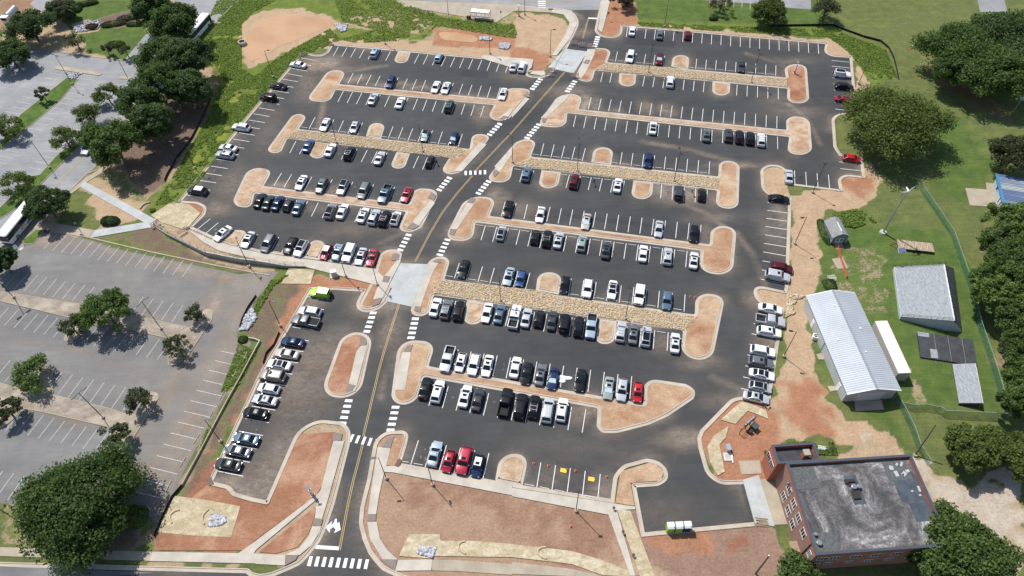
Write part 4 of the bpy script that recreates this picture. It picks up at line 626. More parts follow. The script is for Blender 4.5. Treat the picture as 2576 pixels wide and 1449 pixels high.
def build_car(kind, col, opts, label, loc, rz, group):
    nm = {'sedan':'sedan','coupe':'coupe','hatch':'hatchback','suv':'sport_utility_car','bigsuv':'large_utility_car','minivan':'minivan','pickup':'pickup_truck','jeep':'off_road_car'}[kind]
    cat = {'sedan':'car','coupe':'car','hatch':'car','suv':'SUV','bigsuv':'SUV','minivan':'minivan','pickup':'pickup truck','jeep':'off-road car'}[kind]
    p = CARS[kind]; L, W2, rf = p['L']/2, p['W']/2, p['roof']; t = thing(nm, label, cat, loc, rz, group); t.scale = (1.04,1.05,1.0); getm(kind,'body'); D = MESH[kind]; pm = paint(col)
    b = link('body', getm(kind,'body'), t); b.material_slots[0].link = 'OBJECT'; b.material_slots[0].material = pm
    ws = link('windshield', getm(kind,'windshield'), t)
    if 'h' in opts: ws.material_slots[0].link = 'OBJECT'; ws.material_slots[0].material = M['shade']; ws['label'] = 'windshield covered by a silver sunshade'
    link('rear_window', getm(kind,'rear_window'), t); link('side_window', getm(kind,'side_window',0), t); link('side_window', getm(kind,'side_window',1), t); link('grille', getm(kind,'grille'), t); link('underbody', getm(kind,'bumper'), t)
    for x_, y_ in D['wheelpos']:
        wh = link('wheel', getm(kind,'wheel'), t, (x_,y_,D['r'])); link('rim', getm(kind,'rim'), wh)
    for s in (-1,1):
        link('headlight', getm(kind,'headlight'), t, (0,s*D['hy'],0)); link('taillight', getm(kind,'taillight'), t, (0,s*D['ty'],0)); mi = link('mirror', getm(kind,'mirror'), t, (0,s*D['my'],0)); mi.material_slots[0].link = 'OBJECT'; mi.material_slots[0].material = pm if kind not in ('jeep','pickup') else M['black']
    tw = W2-.24; 
    def ex(name, mb, mt):
        key = (kind,name,mt.name)
        if key not in MESH: MESH[key] = mb.mesh('car_'+name, mt, 40)
        return link(name, MESH[key], t)
    if 's' in opts: ex('sunroof', MB().box((p['wt']-.50,0,rf),(.26,.36,.012)), M['glass'])
    if 'r' in opts:
        mb = MB(); [mb.box(((p['wt']+p['rt'])/2-.05, s*(tw-.06), rf+.03),((p['wt']-p['rt'])/2-.25,.02,.03)) for s in (-1,1)]; [mb.box((xx,0,rf+.045),(.025,tw-.06,.015)) for xx in (p['wt']-.75,p['rt']+.55)]; ex('roof_rail', mb, M['steel'])
    if 'k' in opts: ex('roof_panel', MB().box(((p['wt']+p['rt'])/2,0,rf-.004),((p['wt']-p['rt'])/2-.12,tw-.08,.012)), M['glass'])
    if 'w' in opts: ex('roof_panel', MB().box(((p['wt']+p['rt'])/2,0,rf-.004),((p['wt']-p['rt'])/2-.08,tw-.05,.014)), M['white' if col != 'lime green' else 'steel'])
    if 't' in opts:
        m2 = M['white'] if kind == 'hatch' else PM.get('charcoal') or paint('charcoal'); mb = MB()
        for s in (-1,1): mb.box(((p['cowl']+L-.3)/2, s*.22, (p['hood'][0]+p['hood'][1])/2+.035),((L-.4-p['cowl'])/2,.10,.03), ry=math.atan2(p['hood'][0]-p['hood'][1],L-p['cowl'])); mb.box(((p['wt']+p['rt'])/2, s*.22, rf+.002),((p['wt']-p['rt'])/2-.15,.10,.01))
        ex('stripe', mb, m2)
    if kind == 'pickup':
        if 'b' in opts: ex('bed_cover', MB().box(((p['rb']-L)/2,0,1.17),((p['rb']+L)/2-.05,W2-.14,.02)), M['rubber'])
        else: ex('bed_liner', MB().box(((p['rb']-L)/2,0,.63),((p['rb']+L)/2-.06,W2-.17,.02)), M['rubber'])
    if kind == 'jeep': ex('spare_wheel', MB().tube((-L-.02,0,1.0),(-L-.28,0,1.0),.40,.40,16), M['rubber'])
    return t
ORD = ['zeroth','first','second','third','fourth','fifth','sixth','seventh','eighth','ninth','tenth','eleventh','twelfth','thirteenth','fourteenth','fifteenth','sixteenth','seventeenth','eighteenth','nineteenth','twentieth','twenty-first']
KN = {'sedan':'sedan','coupe':'coupe','hatch':'hatchback','suv':'SUV','bigsuv':'large SUV','minivan':'minivan','pickup':'pickup','jeep':'boxy off-roader'}
OPTW = {'s':'with sunroof','r':'with roof rails','k':'with black roof','w':'with pale roof','h':'with windshield sunshade','t':'with racing stripes','b':'with covered bed'}
# row: phrase, stall line used for heading, cars (tile, x, y, kind, colour, nose up/down/left/right, options)
ROWCARS = {
 'W1': ('in the top row of the left lot', [(o01,1197,525,'suv','pale blue','U','s'),(o01,1840,575,'hatch','pale blue','U',''),(o02,18,665,'sedan','silver','U',''),(o02,103,668,'suv','white','U','r')]),
 'W2': ('just above the top left soil strip', [(o01,1355,822,'suv','navy blue','D',''),(o01,1810,873,'sedan','white','D',''),(o01,1913,882,'sedan','white','D','s'),(o01,2485,943,'sedan','white','D','s')]),
 'W3': ('just below the top left soil strip', [(o01,1180,992,'sedan','silver','U','s'),(o01,1453,1030,'sedan','white','U',''),(o01,1945,1063,'suv','dark green','U','r')]),
 'W4': ('just above the left rock bed', [(o01,697,1250,'sedan','white','D',''),(o01,993,1275,'hatch','silver','D','s'),(o01,1703,1360,'hatch','silver green','D','kh'),(o01,1990,1390,'hatch','navy blue','D','h')]),
 'W5': ('just below the left rock bed', [(o11,524,12,'sedan','blue','U',''),(o11,747,57,'sedan','white','U',''),(o11,937,85,'suv','black','U','r'),(o11,1243,138,'coupe','silver','U',''),(o11,1752,172,'hatch','black','U','')]),
 'W6': ('just above the lower left soil strip', [(o11,455,385,'sedan','white','D','s'),(o11,660,415,'suv','grey green','D','s'),(o11,873,430,'suv','silver','D','sk'),(o11,1085,462,'minivan','grey','D',''),(o11,1297,498,'pickup','slate blue','D','s'),(o11,1515,505,'sedan','red','D','s')]),
 'W7': ('just below the lower left soil strip', [(o11,38,565,'sedan','black','U',''),(o11,120,585,'sedan','dark green','U',''),(o11,218,590,'sedan','navy blue','U',''),(o11,325,605,'hatch','charcoal','U',''),(o11,425,635,'sedan','slate blue','U',''),(o11,750,668,'suv','taupe','U','k'),(o11,868,675,'sedan','white','U',''),(o11,1078,712,'sedan','pearl white','U','s'),(o11,1187,730,'suv','silver','U','s'),(o11,1290,742,'suv','black','U','r'),(o11,1405,745,'hatch','white','U','k')]),
 'W8': ('beside the concrete retaining wall', [(o10,2240,898,'sedan','white','D','s'),(o10,2495,960,'sedan','silver','D','s'),(o11,120,992,'minivan','grey','D',''),(o11,345,1018,'suv','black','D',''),(o11,450,1042,'suv','white','D','k'),(o11,705,1085,'hatch','red','D','wt'),(o11,828,1080,'suv','slate blue','D','r'),(o11,935,1090,'bigsuv','white','D',''),(o11,1055,1128,'sedan','silver','D','s'),(o11,1167,1140,'coupe','red','D','t')]),
 'WL': ('along the grassy left edge', [(o01,423,648,'sedan','white','L',''),(o01,222,865,'sedan','black','L',''),(o01,120,975,'jeep','black','L',''),(o00,2425,1275,'suv','white','L','r'),(o10,2295,35,'sedan','pearl white','L',''),(o10,2263,103,'suv','silver','L','s'),(o10,1983,465,'suv','charcoal','L','w')]),
 'WM': ('in the column left of the oval island', [(o21,645,45,'jeep','lime green','L','w'),(o21,540,235,'suv','silver','L','w'),(o21,497,330,'pickup','grey','L','b'),(o21,367,540,'sedan','navy blue','L',''),(o21,312,660,'sedan','beige','L',''),(o21,230,770,'sedan','white','L','k'),(o21,165,880,'bigsuv','taupe','L','s'),(o21,127,1010,'hatch','white','L',''),(o21,88,1125,'sedan','silver','L','s'),(o21,-5,1255,'sedan','black','L','s'),(o30,2475,68,'sedan','slate blue','L',''),(o30,2393,190,'sedan','grey','L','s'),(o30,2295,325,'sedan','charcoal','L','')]),
 'E1': ('in the top row of the right lot', [(o02,1210,307,'sedan','white','U',''),(o02,1488,345,'sedan','grey green','U',''),(o02,1768,350,'hatch','dark red','U','s')]),
 'E2': ('just above the uppermost right rock bed', [(o02,1192,563,'minivan','white','D',''),(o02,1485,590,'suv','maroon','D','h'),(o02,2308,667,'coupe','charcoal','D','')]),
 'E3': ('just below the uppermost right rock bed', [(o02,1592,817,'suv','white','U','r')]),
 'E5': ('just below the upper right soil strip', [(o02,1420,1285,'sedan','white','U','k'),(o02,1958,1358,'sedan','grey green','U','s'),(o02,2180,1355,'suv','charcoal','U','s'),(o02,2290,1372,'suv','black','U',''),(o02,2398,1385,'suv','black','U','s'),(o02,2508,1402,'suv','pearl white','U','r')]),
 'E6': ('just above the middle right rock bed', [(o12,1370,160,'suv','navy blue','D','')]),
 'E7': ('just below the middle right rock bed', [(o12,147,298,'suv','slate blue','U','s'),(o12,627,370,'suv','maroon','U','s'),(o12,1065,412,'sedan','white','U','s'),(o12,1678,485,'jeep','charcoal','U',''),(o12,1910,505,'hatch','black','U','k')]),
 'E8': ('just above the middle right soil strip', [(o11,2540,648,'suv','black','D','s'),(o12,287,708,'sedan','pearl white','D',''),(o12,748,778,'sedan','beige','D','sh'),(o12,1478,852,'sedan','silver','D',''),(o12,1832,898,'suv','black','D','')]),
 'E9': ('just below the middle right soil strip', [(o11,2467,895,'hatch','silver','U','k'),(o12,232,932,'hatch','black','U',''),(o12,352,945,'suv','black','U','r'),(o12,468,965,'sedan','silver','U','s'),(o12,705,990,'suv','silver green','U','s'),(o12,948,1068,'sedan','charcoal','U','s'),(o12,1320,1098,'sedan','white','U',''),(o12,1567,1125,'suv','silver','U','s'),(o12,1830,1168,'sedan','pearl white','U','s')]),
 'E10': ('just above the large lower rock bed', [(o11,2090,1253,'sedan','black','D',''),(o11,2545,1330,'sedan','pale blue','D','s'),(o12,90,1350,'hatch','blue','D',''),(o22,532,-40,'hatch','black','D',''),(o22,762,-2,'suv','white','D',''),(o22,1010,15,'sedan','white','D','k'),(o22,1283,62,'bigsuv','white','D',''),(o22,1558,118,'suv','slate blue','D','')]),
 'E11': ('just below the large lower rock bed', [(o21,1805,190,'sedan','white','U',''),(o21,1913,210,'suv','grey','U','r'),(o21,2040,225,'suv','black','U',''),(o21,2325,248,'sedan','white','D',''),(o21,2450,258,'sedan','slate blue','U',''),(o22,28,285,'pickup','white','U',''),(o22,145,297,'sedan','silver','U',''),(o22,272,305,'hatch','black','U','s'),(o22,405,325,'sedan','charcoal','U',''),(o22,527,348,'jeep','black','U',''),(o22,672,383,'suv','black','U','k'),(o22,797,380,'pickup','pale blue','D',''),(o22,1097,435,'suv','silver','U','r'),(o22,1222,460,'sedan','grey','U','s'),(o22,1350,482,'suv','silver','U','sk'),(o22,1642,550,'sedan','pearl white','U','s')]),
 'E12': ('just above the lowest right soil strip', [(o21,1928,712,'pickup','silver','D',''),(o21,2060,745,'hatch','white','D','s'),(o21,2193,765,'suv','white','D',''),(o21,2330,780,'sedan','white','D','s'),(o22,35,795,'sedan','white','U',''),(o22,148,857,'sedan','black','D',''),(o22,287,870,'sedan','grey','U','s'),(o22,412,908,'sedan','navy blue','D','h'),(o22,690,927,'coupe','black','D',''),(o22,973,1005,'sedan','silver green','D','sh'),(o22,1108,1020,'suv','silver','D','s'),(o22,1265,1043,'hatch','bright red','D','s')]),
 'E13': ('just below the lowest right soil strip', [(o21,1700,1005,'sedan','black','U',''),(o21,1828,1035,'suv','white','U','s'),(o21,2105,1085,'sedan','white','U','s'),(o21,2232,1120,'sedan','charcoal','U',''),(o21,2508,1145,'pickup','black','U',''),(o22,85,1185,'bigsuv','black','U',''),(o22,220,1190,'suv','black','U','r'),(o22,360,1225,'minivan','silver','U',''),(o22,503,1220,'suv','white','U','s')]),
 'E14': ('in the bottom row by the sidewalk', [(o31,1800,215,'coupe','pale blue','U',''),(o31,1940,290,'hatch','red','D','s'),(o31,2095,285,'bigsuv','red','D','s'),(o31,2230,335,'hatch','navy blue','D','sw')]),
 'EA': ('in the upper column beside the large oak', [(o03,748,742,'jeep','white','R','k'),(o03,770,867,'suv','black','R',''),(o03,768,998,'sedan','red','R','s')]),
 'EB': ('in the short column below the large oak', [(o13,842,143,'hatch','bright red','R','')]),
 'EC': ('in the short row left of the oak', [(o13,212,323,'sedan','silver','U','')]),
 'ED': ('in the long column left of the shed', [(o13,110,548,'sedan','black','R',''),(o13,135,1240,'suv','maroon','R',''),(o13,95,1325,'bigsuv','silver','R','s')]),
 'EE': ('in the column left of the warehouse', [(o23,25,205,'sedan','white','R',''),(o23,25,325,'pickup','silver','R',''),(o23,12,438,'suv','white','R','s'),(o22,2525,632,'suv','white','R',''),(o22,2505,745,'suv','grey','R','s'),(o22,2515,868,'sedan','white','R','k'),(o22,2498,995,'hatch','silver','R','k'),(o22,2458,1098,'sedan','silver','R','s')]),
}
def nearest_line(key, P):
    best = None
    for L in ROWS[key]:
        for h, t in L:
            d = ((h+t)/2-P).length
            if best is None or d < best[0]: best = (d, (t-h).normalized())
    return best[1]
for key, (phr, cars) in ROWCARS.items():
    fullname = [f'{c[4]} {KN[c[3]]}' for c in cars]
    full2 = [f'{a} '+' and '.join(OPTW[o] for o in c[6][:1]) if c[6] else a for a, c in zip(fullname, cars)]
    col = key in ('WL','WM','EA','ED','EE','EB')
    for k, c in enumerate(cars):
        tile, px, py, kind, colr, nose, op = c; zc = .75 if kind in ('sedan','coupe','hatch') else .9
        P = T(*tile, px, py, zc); P.z = 0; u = nearest_line(key, P)      # points from top endpoint to bottom endpoint (rows) / left to right (columns)
        if col: d = -u if nose == 'L' else u
        else: d = -u if nose == 'U' else u
        if len(cars) == 1: lab = f'{full2[k]} alone {phr}'
        elif fullname.count(fullname[k]) == 1: lab = f'{full2[k]} {phr}' if len((full2[k]+phr).split()) < 14 else f'{fullname[k]} {phr}'
        else:
            lab = f'{fullname[k]}, {ORD[k+1]} vehicle from the {"top" if col else "left"} {phr}'
        j = random.uniform(-.02,.02); build_car(kind, colr, op, lab[0].lower()+lab[1:], (P.x,P.y,.03), math.atan2(d.y,d.x)+j, 'vehicles parked in the lot')
oil = MB()
for key in ROWS:
    if key == 'o': continue
    for L in ROWS[key]:
        for (h0,t0),(h1,t1) in zip(L,L[1:]):
            for _ in range(random.choice((0,1,1,2))):
                c_ = (h0+h1+t0+t1)/4+Vector((random.uniform(-.6,.6),random.uniform(-1,1),0)); r_ = random.uniform(.15,.42); oil.add([(c_.x+r_*random.uniform(.6,1.2)*math.cos(k*.7),c_.y+r_*random.uniform(.6,1.2)*math.sin(k*.7),.0228) for k in range(9)],[tuple(range(9))])
struct('oil_stains', oil, plain('oil_stain', (.018,.018,.019), .5), kind='stuff')
# ================================================================ wheel stops
stop_me = MB(); stop_me.add([(-.9,-.08,0),(.9,-.08,0),(.9,.08,0),(-.9,.08,0),(-.87,-.05,.12),(.87,-.05,.12),(.87,.05,.12),(-.87,.05,.12)], [(4,5,6,7),(0,1,5,4),(1,2,6,5),(2,3,7,6),(3,0,4,7)])
stop_me = stop_me.mesh('wheel_stop', plain('white_concrete', (.62,.60,.56), .8))
STOPS = {'E2':(1,'above the uppermost right rock bed'),'E6':(1,'above the middle right rock bed'),'E7':(0,'below the middle right rock bed'),'E9':(0,'below the middle right soil strip'),'E10':(1,'above the large lower rock bed'),'E11':(0,'below the large lower rock bed'),'E14':(1,'along the bottom sidewalk'),'W4':(1,'above the left rock bed'),'W8':(1,'beside the concrete retaining wall')}
for key, (end, phr) in STOPS.items():
    cnt = 0
    for L in ROWS[key]:
        ext = [(L[0][0]*2-L[1][0], L[0][1]*2-L[1][1])]+L
        for (h0,t0),(h1,t1) in zip(ext, ext[1:]):
            cnt += 1; c = ((h0+h1)/2, (t0+t1)/2); q_ = c[end]; d = (c[1-end]-q_).normalized(); a_ = (h1-h0)
            p = q_+d*.30; o = link('wheel_stop', stop_me, None, (p.x,p.y,.03), math.atan2(a_.y,a_.x))
            tag(o, f'white concrete wheel stop, {ORD[cnt] if cnt < 22 else "last"} from left in the row {phr}', 'wheel stop', 'wheel stops at the stall heads')
sp = MB(); sp.box((0,0,.07),(1.0,.07,.07)); spm = sp.mesh('wheel_stop', M['oldconc'])
for k, s_ in enumerate(['20:2485,650 2455,718','20:2375,845 2335,917','20:2253,1047 2213,1120','20:2133,1258 2100,1325','30:2005,28 1955,108','30:1865,262 1815,345','30:1720,500 1675,587','30:1622,668 1578,765']):
    a_, b_ = TP(s_); o = link('wheel_stop', spm, None, ((a_[0]+b_[0])/2,(a_[1]+b_[1])/2,.02), math.atan2(b_[1]-a_[1],b_[0]-a_[0])); tag(o, f'weathered wheel stop, {ORD[k+1]} from top on the old lot right edge', 'wheel stop', 'old wheel stops')
# ================================================================ light poles
def lamp_proto(kind):
    t = thing('parking_light', 'x', 'street lamp'); H = {'s':8.7,'d':9.6,'o':9.6,'t':9.2}[kind]; mt = M['bronze']
    part('base', MB().tube((0,0,0),(0,0,.55),.30,.30,14), M['conc'], t); part('pole', MB().tube((0,0,.5),(0,0,H),.085,.06,8), mt, t)
    arms = {'s':[1],'d':[1,-1],'o':[1,-1],'t':[0]}[kind]
    for s in arms:
        if s == 0: part('lamp_head', MB().box((0,0,H+.05),(.32,.2,.07)), M['black'], t); continue
        a_ = part('arm', MB().tube((0,0,H-.05),(s*.75,0,H),.045,.04,6), mt, t)
        sz = (.36,.19,.055) if kind != 'o' else (.5,.24,.07); b = MB().box((s*(.75+sz[0]*.7),0,H+.02),sz); part('lamp_head', b, M['black'], t)
    return t
LP = [ # kind, tile, base x,y, arm direction degrees, label
 ('s',o31,1313,470,180,'single lamp pole right of the entrance road at the photo bottom'),('s',o31,1778,532,110,'lamp pole in front of the silver blue coupe'),('t',o32,643,797,0,'lamp pole beside the bottom sidewalk near the yellow folding signs'),
 ('s',o23,155,692,165,'lamp pole on bare soil left of the white warehouse'),('s',o13,268,1005,190,'lamp pole on bare soil left of the grey shed'),('t',o13,447,490,0,'lamp pole on bare soil below the short stall row'),('s',o13,1033,277,160,'lamp pole in the shade under the large oak'),
 ('s',o03,912,842,175,'lamp pole on the grass right of the top right corner'),('s',o03,45,360,100,'lamp pole behind the top right stall row near its right end'),('s',o02,1533,270,100,'lamp pole behind the green grey sedan at the top right row'),
 ('d',o02,1372,732,95,'double lamp pole at the left of the uppermost right rock bed'),('d',o02,2405,832,95,'double lamp pole at the right of the uppermost right rock bed'),('d',o12,657,275,95,'double lamp pole above the maroon SUV on the rock bed'),('d',o12,1630,375,95,'double lamp pole above the charcoal off-roader on the rock bed'),
 ('d',o22,1140,315,95,'double lamp pole on the right half of the large rock bed'),('d',o21,2460,130,95,'double lamp pole on the left half of the large rock bed'),('s',o12,6,190,150,'lamp pole at the left tip of the middle right island'),('s',o02,128,148,120,'lamp pole on soil beside the upper bus stop'),
 ('s',o02,384,570,0,'lamp pole beside the closed concrete crossing at the top'),('s',o01,2355,540,120,'lamp pole behind the upper stalls near the small pond'),('s',o01,1940,190,120,'lamp pole in the weeds left of the bus shelter'),('s',o01,1302,445,120,'lamp pole behind the top left row near its island'),
 ('s',o01,175,780,10,'lamp pole at the lot edge beside the large muddy pond'),('d',o01,812,1440,110,'double lamp pole on the left rock bed behind the silver hatchback'),('d',o11,1680,80,110,'double lamp pole on the right end of the left rock bed'),('s',o10,1965,245,10,'lamp pole in the weeds near the charcoal SUV'),
 ('s',o10,2510,1240,110,'lamp pole below the retaining wall'),('s',o11,905,1335,115,'lamp pole beside the utility cabinet'),('s',o11,1222,1420,115,'lamp pole left of the lower concrete crossing'),('s',o21,248,385,350,'lamp pole on red soil left of the grey pickup'),
 ('s',o30,2225,97,10,'lamp pole on red soil beside the lowest left cars'),('o',o20,1625,415,55,'double floodlight pole in the old lot beside the big green tree'),('o',o20,1042,1308,55,'double floodlight pole in the old lot lower median'),('o',o20,145,100,55,'double floodlight pole in the old lot upper left'),
 ('s',o10,505,245,150,'lamp pole on the verge beside the old side road'),('s',o10,760,805,150,'lamp pole on the grass beside the round tree and bus'),('o',o30,205,910,55,'floodlight pole at the bottom left corner of the photo'),('d',o00,730,850,150,'double lamp pole on the green strip of the far left lot'),
 ('s',o00,1300,812,150,'lamp pole at the right side of the far left lot')]
protos = {}
for kd, tl, x_, y_, az, lab in LP:
    p = T(*tl, x_, y_)
    if kd not in protos: o = lamp_proto(kd); protos[kd] = o
    else: o = copy_tree(protos[kd])
    o.location = (p.x,p.y,.02); o.rotation_euler.z = R(az); tag(o, lab, 'street lamp', 'lamp poles of the parking lots')
# ================================================================ trees
def tree_mesh(kind, Rr, H, seed, mat, leaf=.42, dens=1.0, trunk_h=.3, flat=.75, gap=.0):
    rg = np.random.default_rng(seed); zc0 = H*trunk_h; ch = H-zc0; ncl = int({'oak':105,'pine':110,'small':30,'sparse':18}[kind]*dens)
    cl = []; 
    for k in range(ncl*4):
        u = rg.normal(size=3); u /= np.linalg.norm(u); r = (.55+.45*rg.random()**.6)
        if kind == 'pine' : r = .35+.65*rg.random()**.5
        p = np.array([u[0]*Rr*r, u[1]*Rr*r, zc0+ch*.45+u[2]*ch*.52*r]); 
        lob = 1+.18*math.sin(3*math.atan2(u[1],u[0])+seed)+.12*math.sin(7*math.atan2(u[1],u[0])+2*seed+3*u[2]); p[:2] *= lob
        if u[2] < -.45: continue
        cl.append(p)
        if len(cl) >= ncl: break
    cl = np.array(cl); cr = Rr*{'oak':.24,'pine':.21,'small':.34,'sparse':.30}[kind]*(.7+.6*rg.random(len(cl))); per = int({'oak':150,'pine':150,'small':120,'sparse':75}[kind])
    n = len(cl)*per; ci = np.repeat(np.arange(len(cl)), per); d = rg.normal(size=(n,3)); d /= np.linalg.norm(d,axis=1,keepdims=True); rr = rg.random(n)**.45
    pos = cl[ci]+d*(cr[ci]*rr)[:,None]*[1,1,flat]; nor = d*.6+rg.normal(size=(n,3))*.6+[0,0,.5]; nor /= np.linalg.norm(nor,axis=1,keepdims=True)
    t1 = np.cross(nor, rg.normal(size=(n,3))); t1 /= np.linalg.norm(t1,axis=1,keepdims=True); t2 = np.cross(nor,t1); s = leaf*(.55+.7*rg.random((n,1)))
    V = np.stack([pos-t1*s*.5-t2*s*.32, pos+t1*s*.5-t2*s*.18, pos+t1*s*.35+t2*s*.36, pos-t1*s*.4+t2*s*.3],1).reshape(-1,3); F = np.arange(n*4).reshape(-1,4)
    cm = fastmesh('tree_crown', V, F, mat)
    mb = MB(); tr = max(.12, Rr*.055); top_ = (rg.normal()*.3, rg.normal()*.3, zc0+ch*.35); mb.tube((0,0,-.1),(0,0,zc0*.6),tr*1.3,tr,8); mb.tube((0,0,zc0*.6),top_,tr,tr*.5,7)
    for k in range(9 if kind != 'small' else 5):
        e = cl[int(rg.integers(len(cl)))]; st = Vector((0,0,zc0*.6)).lerp(Vector(top_), rg.random()*.9); m_ = st.lerp(Vector(e),.5)+Vector((0,0,Rr*.05)); mb.tube(st,m_,tr*.4,tr*.25,6); mb.tube(m_,e,tr*.25,tr*.08,5)
    return cm, mb.mesh('tree_trunk', M['bark'], 60)
TM = {}
def tree(name, kind, tl, x_, y_, rpx, H, mat, label, group=None, cat='tree', **kw):
    """x_, y_ : crown centre in the survey; rpx : crown radius in full-picture pixels"""
    D_ = (644*tl[1]+x_/4, 362.25*tl[0]+y_/4) if tl else (x_, y_); zc = H*.5; p = gd(*D_, zc); H *= .84; rm = .84*rpx*math.sqrt(p.x**2+p.y**2+(HCAM-zc)**2)/FPX
    key = (kind, mat, round(math.log(rm)*2.2), tuple(sorted(kw.items()))); k = TM.setdefault(key, [])
    if len(k) < 3: k.append((rm, H)+tree_mesh(kind, rm, H, len(TM)*10+len(k), M[mat], **kw))
    r0, h0, cm, tm = random.choice(k); t = thing(name, label, cat, (p.x,p.y,0), random.uniform(0,6.28), group); s = rm/r0; t.scale = (s,s,H/h0)
    link('trunk', tm, t); link('crown', cm, t); return t
G1 = 'large trees between the left road and the weeds'
for a_ in [
 (380,15,46,15,'leaf_dark','dark tree at the top edge left of the white bus'),(437,52,56,16,'leaf_mid','green tree next to the white bus, its crown lighter on top'),(470,140,58,15,'leaf_dark','tree crown at the right of the left tree group by the weeds'),(405,135,56,14,'leaf_mid','tree in the middle of the left group above the crape myrtles'),
 (482,215,48,13,'leaf_dark','dark tree at the right edge of the left group'),(395,205,58,15,'leaf_mid','broad tree in the centre of the left group'),(350,250,52,14,'leaf_dark','dark tree left of centre in the left group above the hidden bus'),(285,350,66,15,'leaf_mid','large tree at the bottom left of the left group beside the side road'),(385,300,50,14,'leaf_dark','tree with bare stem at the bottom of the left group'),(225,340,26,9,'leaf_dark','small crown touching the largest bottom left tree')]:
    tree('shade_tree','oak',None,a_[0],a_[1]+8,a_[2]*.97,a_[3],a_[4],a_[5],G1,leaf=.46,dens=1.15)
for a_ in [(75,65,52,10,'leaf_dark','wide dark tree by the top left construction yard'),(22,135,40,9,'leaf_dark','dark tree cut by the left photo edge near the top'),(150,25,30,7,'leaf_dull','thin grey green tree near the top left hedges')]:
    tree('shade_tree','oak',None,*a_[:4],a_[4],a_[5],'trees in the top left corner')
for a_ in [(190,103,26,6,'sparse crape myrtle on the mulch tongue at the far left lot'),(267,122,13,5,'smallest crape myrtle, on the lawn behind the far left lot'),(316,127,16,5,'small crape myrtle right of the oval hedge'),(105,235,17,5,'thin sapling on the green strip of the far left lot')]:
    tree('crape_myrtle','sparse',None,*a_[:4],'leaf_dull',a_[4],'small myrtles of the upper left',leaf=.35)
for a_ in [(267,237,28,6,'topmost round myrtle on the verge beside the big trees'),(220,287,30,6,'second round myrtle from the top on the verge'),(162,348,32,6,'third round myrtle from the top on the verge'),(38,466,36,6,'lowest round myrtle on the verge at the left edge'),(20,318,34,6,'myrtle at the left edge on the green strip')]:
    tree('crape_myrtle','small',None,*a_[:4],'leaf_olive',a_[4],'round myrtles along the left verge',leaf=.35)
tree('shade_tree','oak',None,116,512,46,9,'leaf_dark','dense round tree above the front of the left bus',leaf=.4)
tree('shade_tree','oak',None,2,655,30,8,'leaf_dark','dark tree cut by the left edge above the old lot')
tree('shade_tree','oak',None,265,782,60,9,'leaf_bright','fresh green tree in the middle of the old lot',leaf=.4,dens=.6)
for a_ in [(180,822,30,5,'thin tree at the left of the old lot upper median'),(487,788,26,5,'thin tree at the right tip of the old lot upper median'),(445,872,34,5.5,'thin tree by the right end of the old lot upper median'),(350,1003,34,5.5,'thin tree at the right end of the old lot lower median'),(14,1030,34,5.5,'thin tree at the left edge on the old lot lower median'),(290,1096,34,5.5,'thin tree above the huge bottom left tree')]:
    tree('crape_myrtle','sparse',None,*a_[:4],'leaf_dull',a_[4],'thin trees in the old lot',leaf=.34,dens=1.3)
tree('crape_myrtle','small',None,78,940,44,5.5,'leaf_mid','bushy tree on the old lot lower median',leaf=.38)
tree('shade_tree','oak',None,192,1262,128,13.5,'leaf_mid','huge green tree at the bottom left corner',leaf=.42,dens=2.6,trunk_h=.15)
tree('shade_tree','oak',None,2250,305,112,14,'leaf_olive','large oak overhanging the right lot edge',leaf=.44,dens=2.0)
G2 = 'trees on the field at the upper right'
for a_ in [(2430,130,88,15,'leaf_mid','front tree of the upper right cluster on the field'),(2520,90,70,16,'leaf_dark','back tree of the upper right cluster'),(2500,185,80,15,'leaf_mid','lower tree of the upper right cluster'),(2565,150,60,15,'leaf_dark','tree at the right photo edge in the upper cluster'),(2410,175,48,13,'leaf_mid','small left crown of the upper right cluster')]:
    tree('shade_tree','oak',None,*a_[:5],a_[5],G2,leaf=.5,dens=1.2)
tree('shade_tree','oak',None,2552,388,48,11,'leaf_dull','grey green tree above the blue roofed building',leaf=.4)
tree('shade_tree','oak',None,1938,28,42,8,'leaf_olive','dense tree at the top edge by the north lot'); tree('shade_tree','sparse',None,2080,22,32,8,'leaf_dull','leaning grey tree at the top edge right of the north lot',dens=2); tree('shade_tree','sparse',None,1815,8,28,6,'leaf_brown','leafless looking brown tree at the top edge',dens=1.5,leaf=.3); tree('shade_tree','small',None,1568,2,26,5,'leaf_brown','dark purple brown bush tree at the top edge beside the road')
G3 = 'pines along the right edge'
for k, a_ in enumerate([(2556,560,56,13),(2520,610,48,12),(2572,610,50,13),(2540,665,55,14),(2500,700,44,12),(2565,720,60,14),(2520,745,56,13),(2570,800,55,13),(2490,735,36,11),(2565,880,44,12),(2572,950,44,12),(2560,1010,38,11)]):
    tree('pine_tree','pine',None,*a_,['leaf_bright','leaf_mid'][k % 2],f'pine at the right photo edge, {ORD[k+1]} from the top of the pine stand',G3,leaf=.36)
for a_ in [(2440,1128,52,9,'left round tree on the grass right of the brick building'),(2500,1125,46,9,'middle round tree on the grass right of the brick building'),(2555,1140,52,9,'right round tree at the photo edge beside the gravel yard')]: tree('shade_tree','oak',None,*a_[:4],'leaf_olive',a_[4],'round trees above the gravel yard',leaf=.4)
tree('pine_tree','pine',None,2428,1395,100,12,'leaf_mid','very large pine beside the brick building at the bottom right',leaf=.4,dens=1.8); tree('pine_tree','pine',None,2330,1395,50,9,'leaf_mid','smaller crown in front of the brick building corner',leaf=.36); tree('shade_tree','small',None,2008,1445,46,6,'leaf_mid','green tree at the bottom edge left of the brick building',dens=1.5)
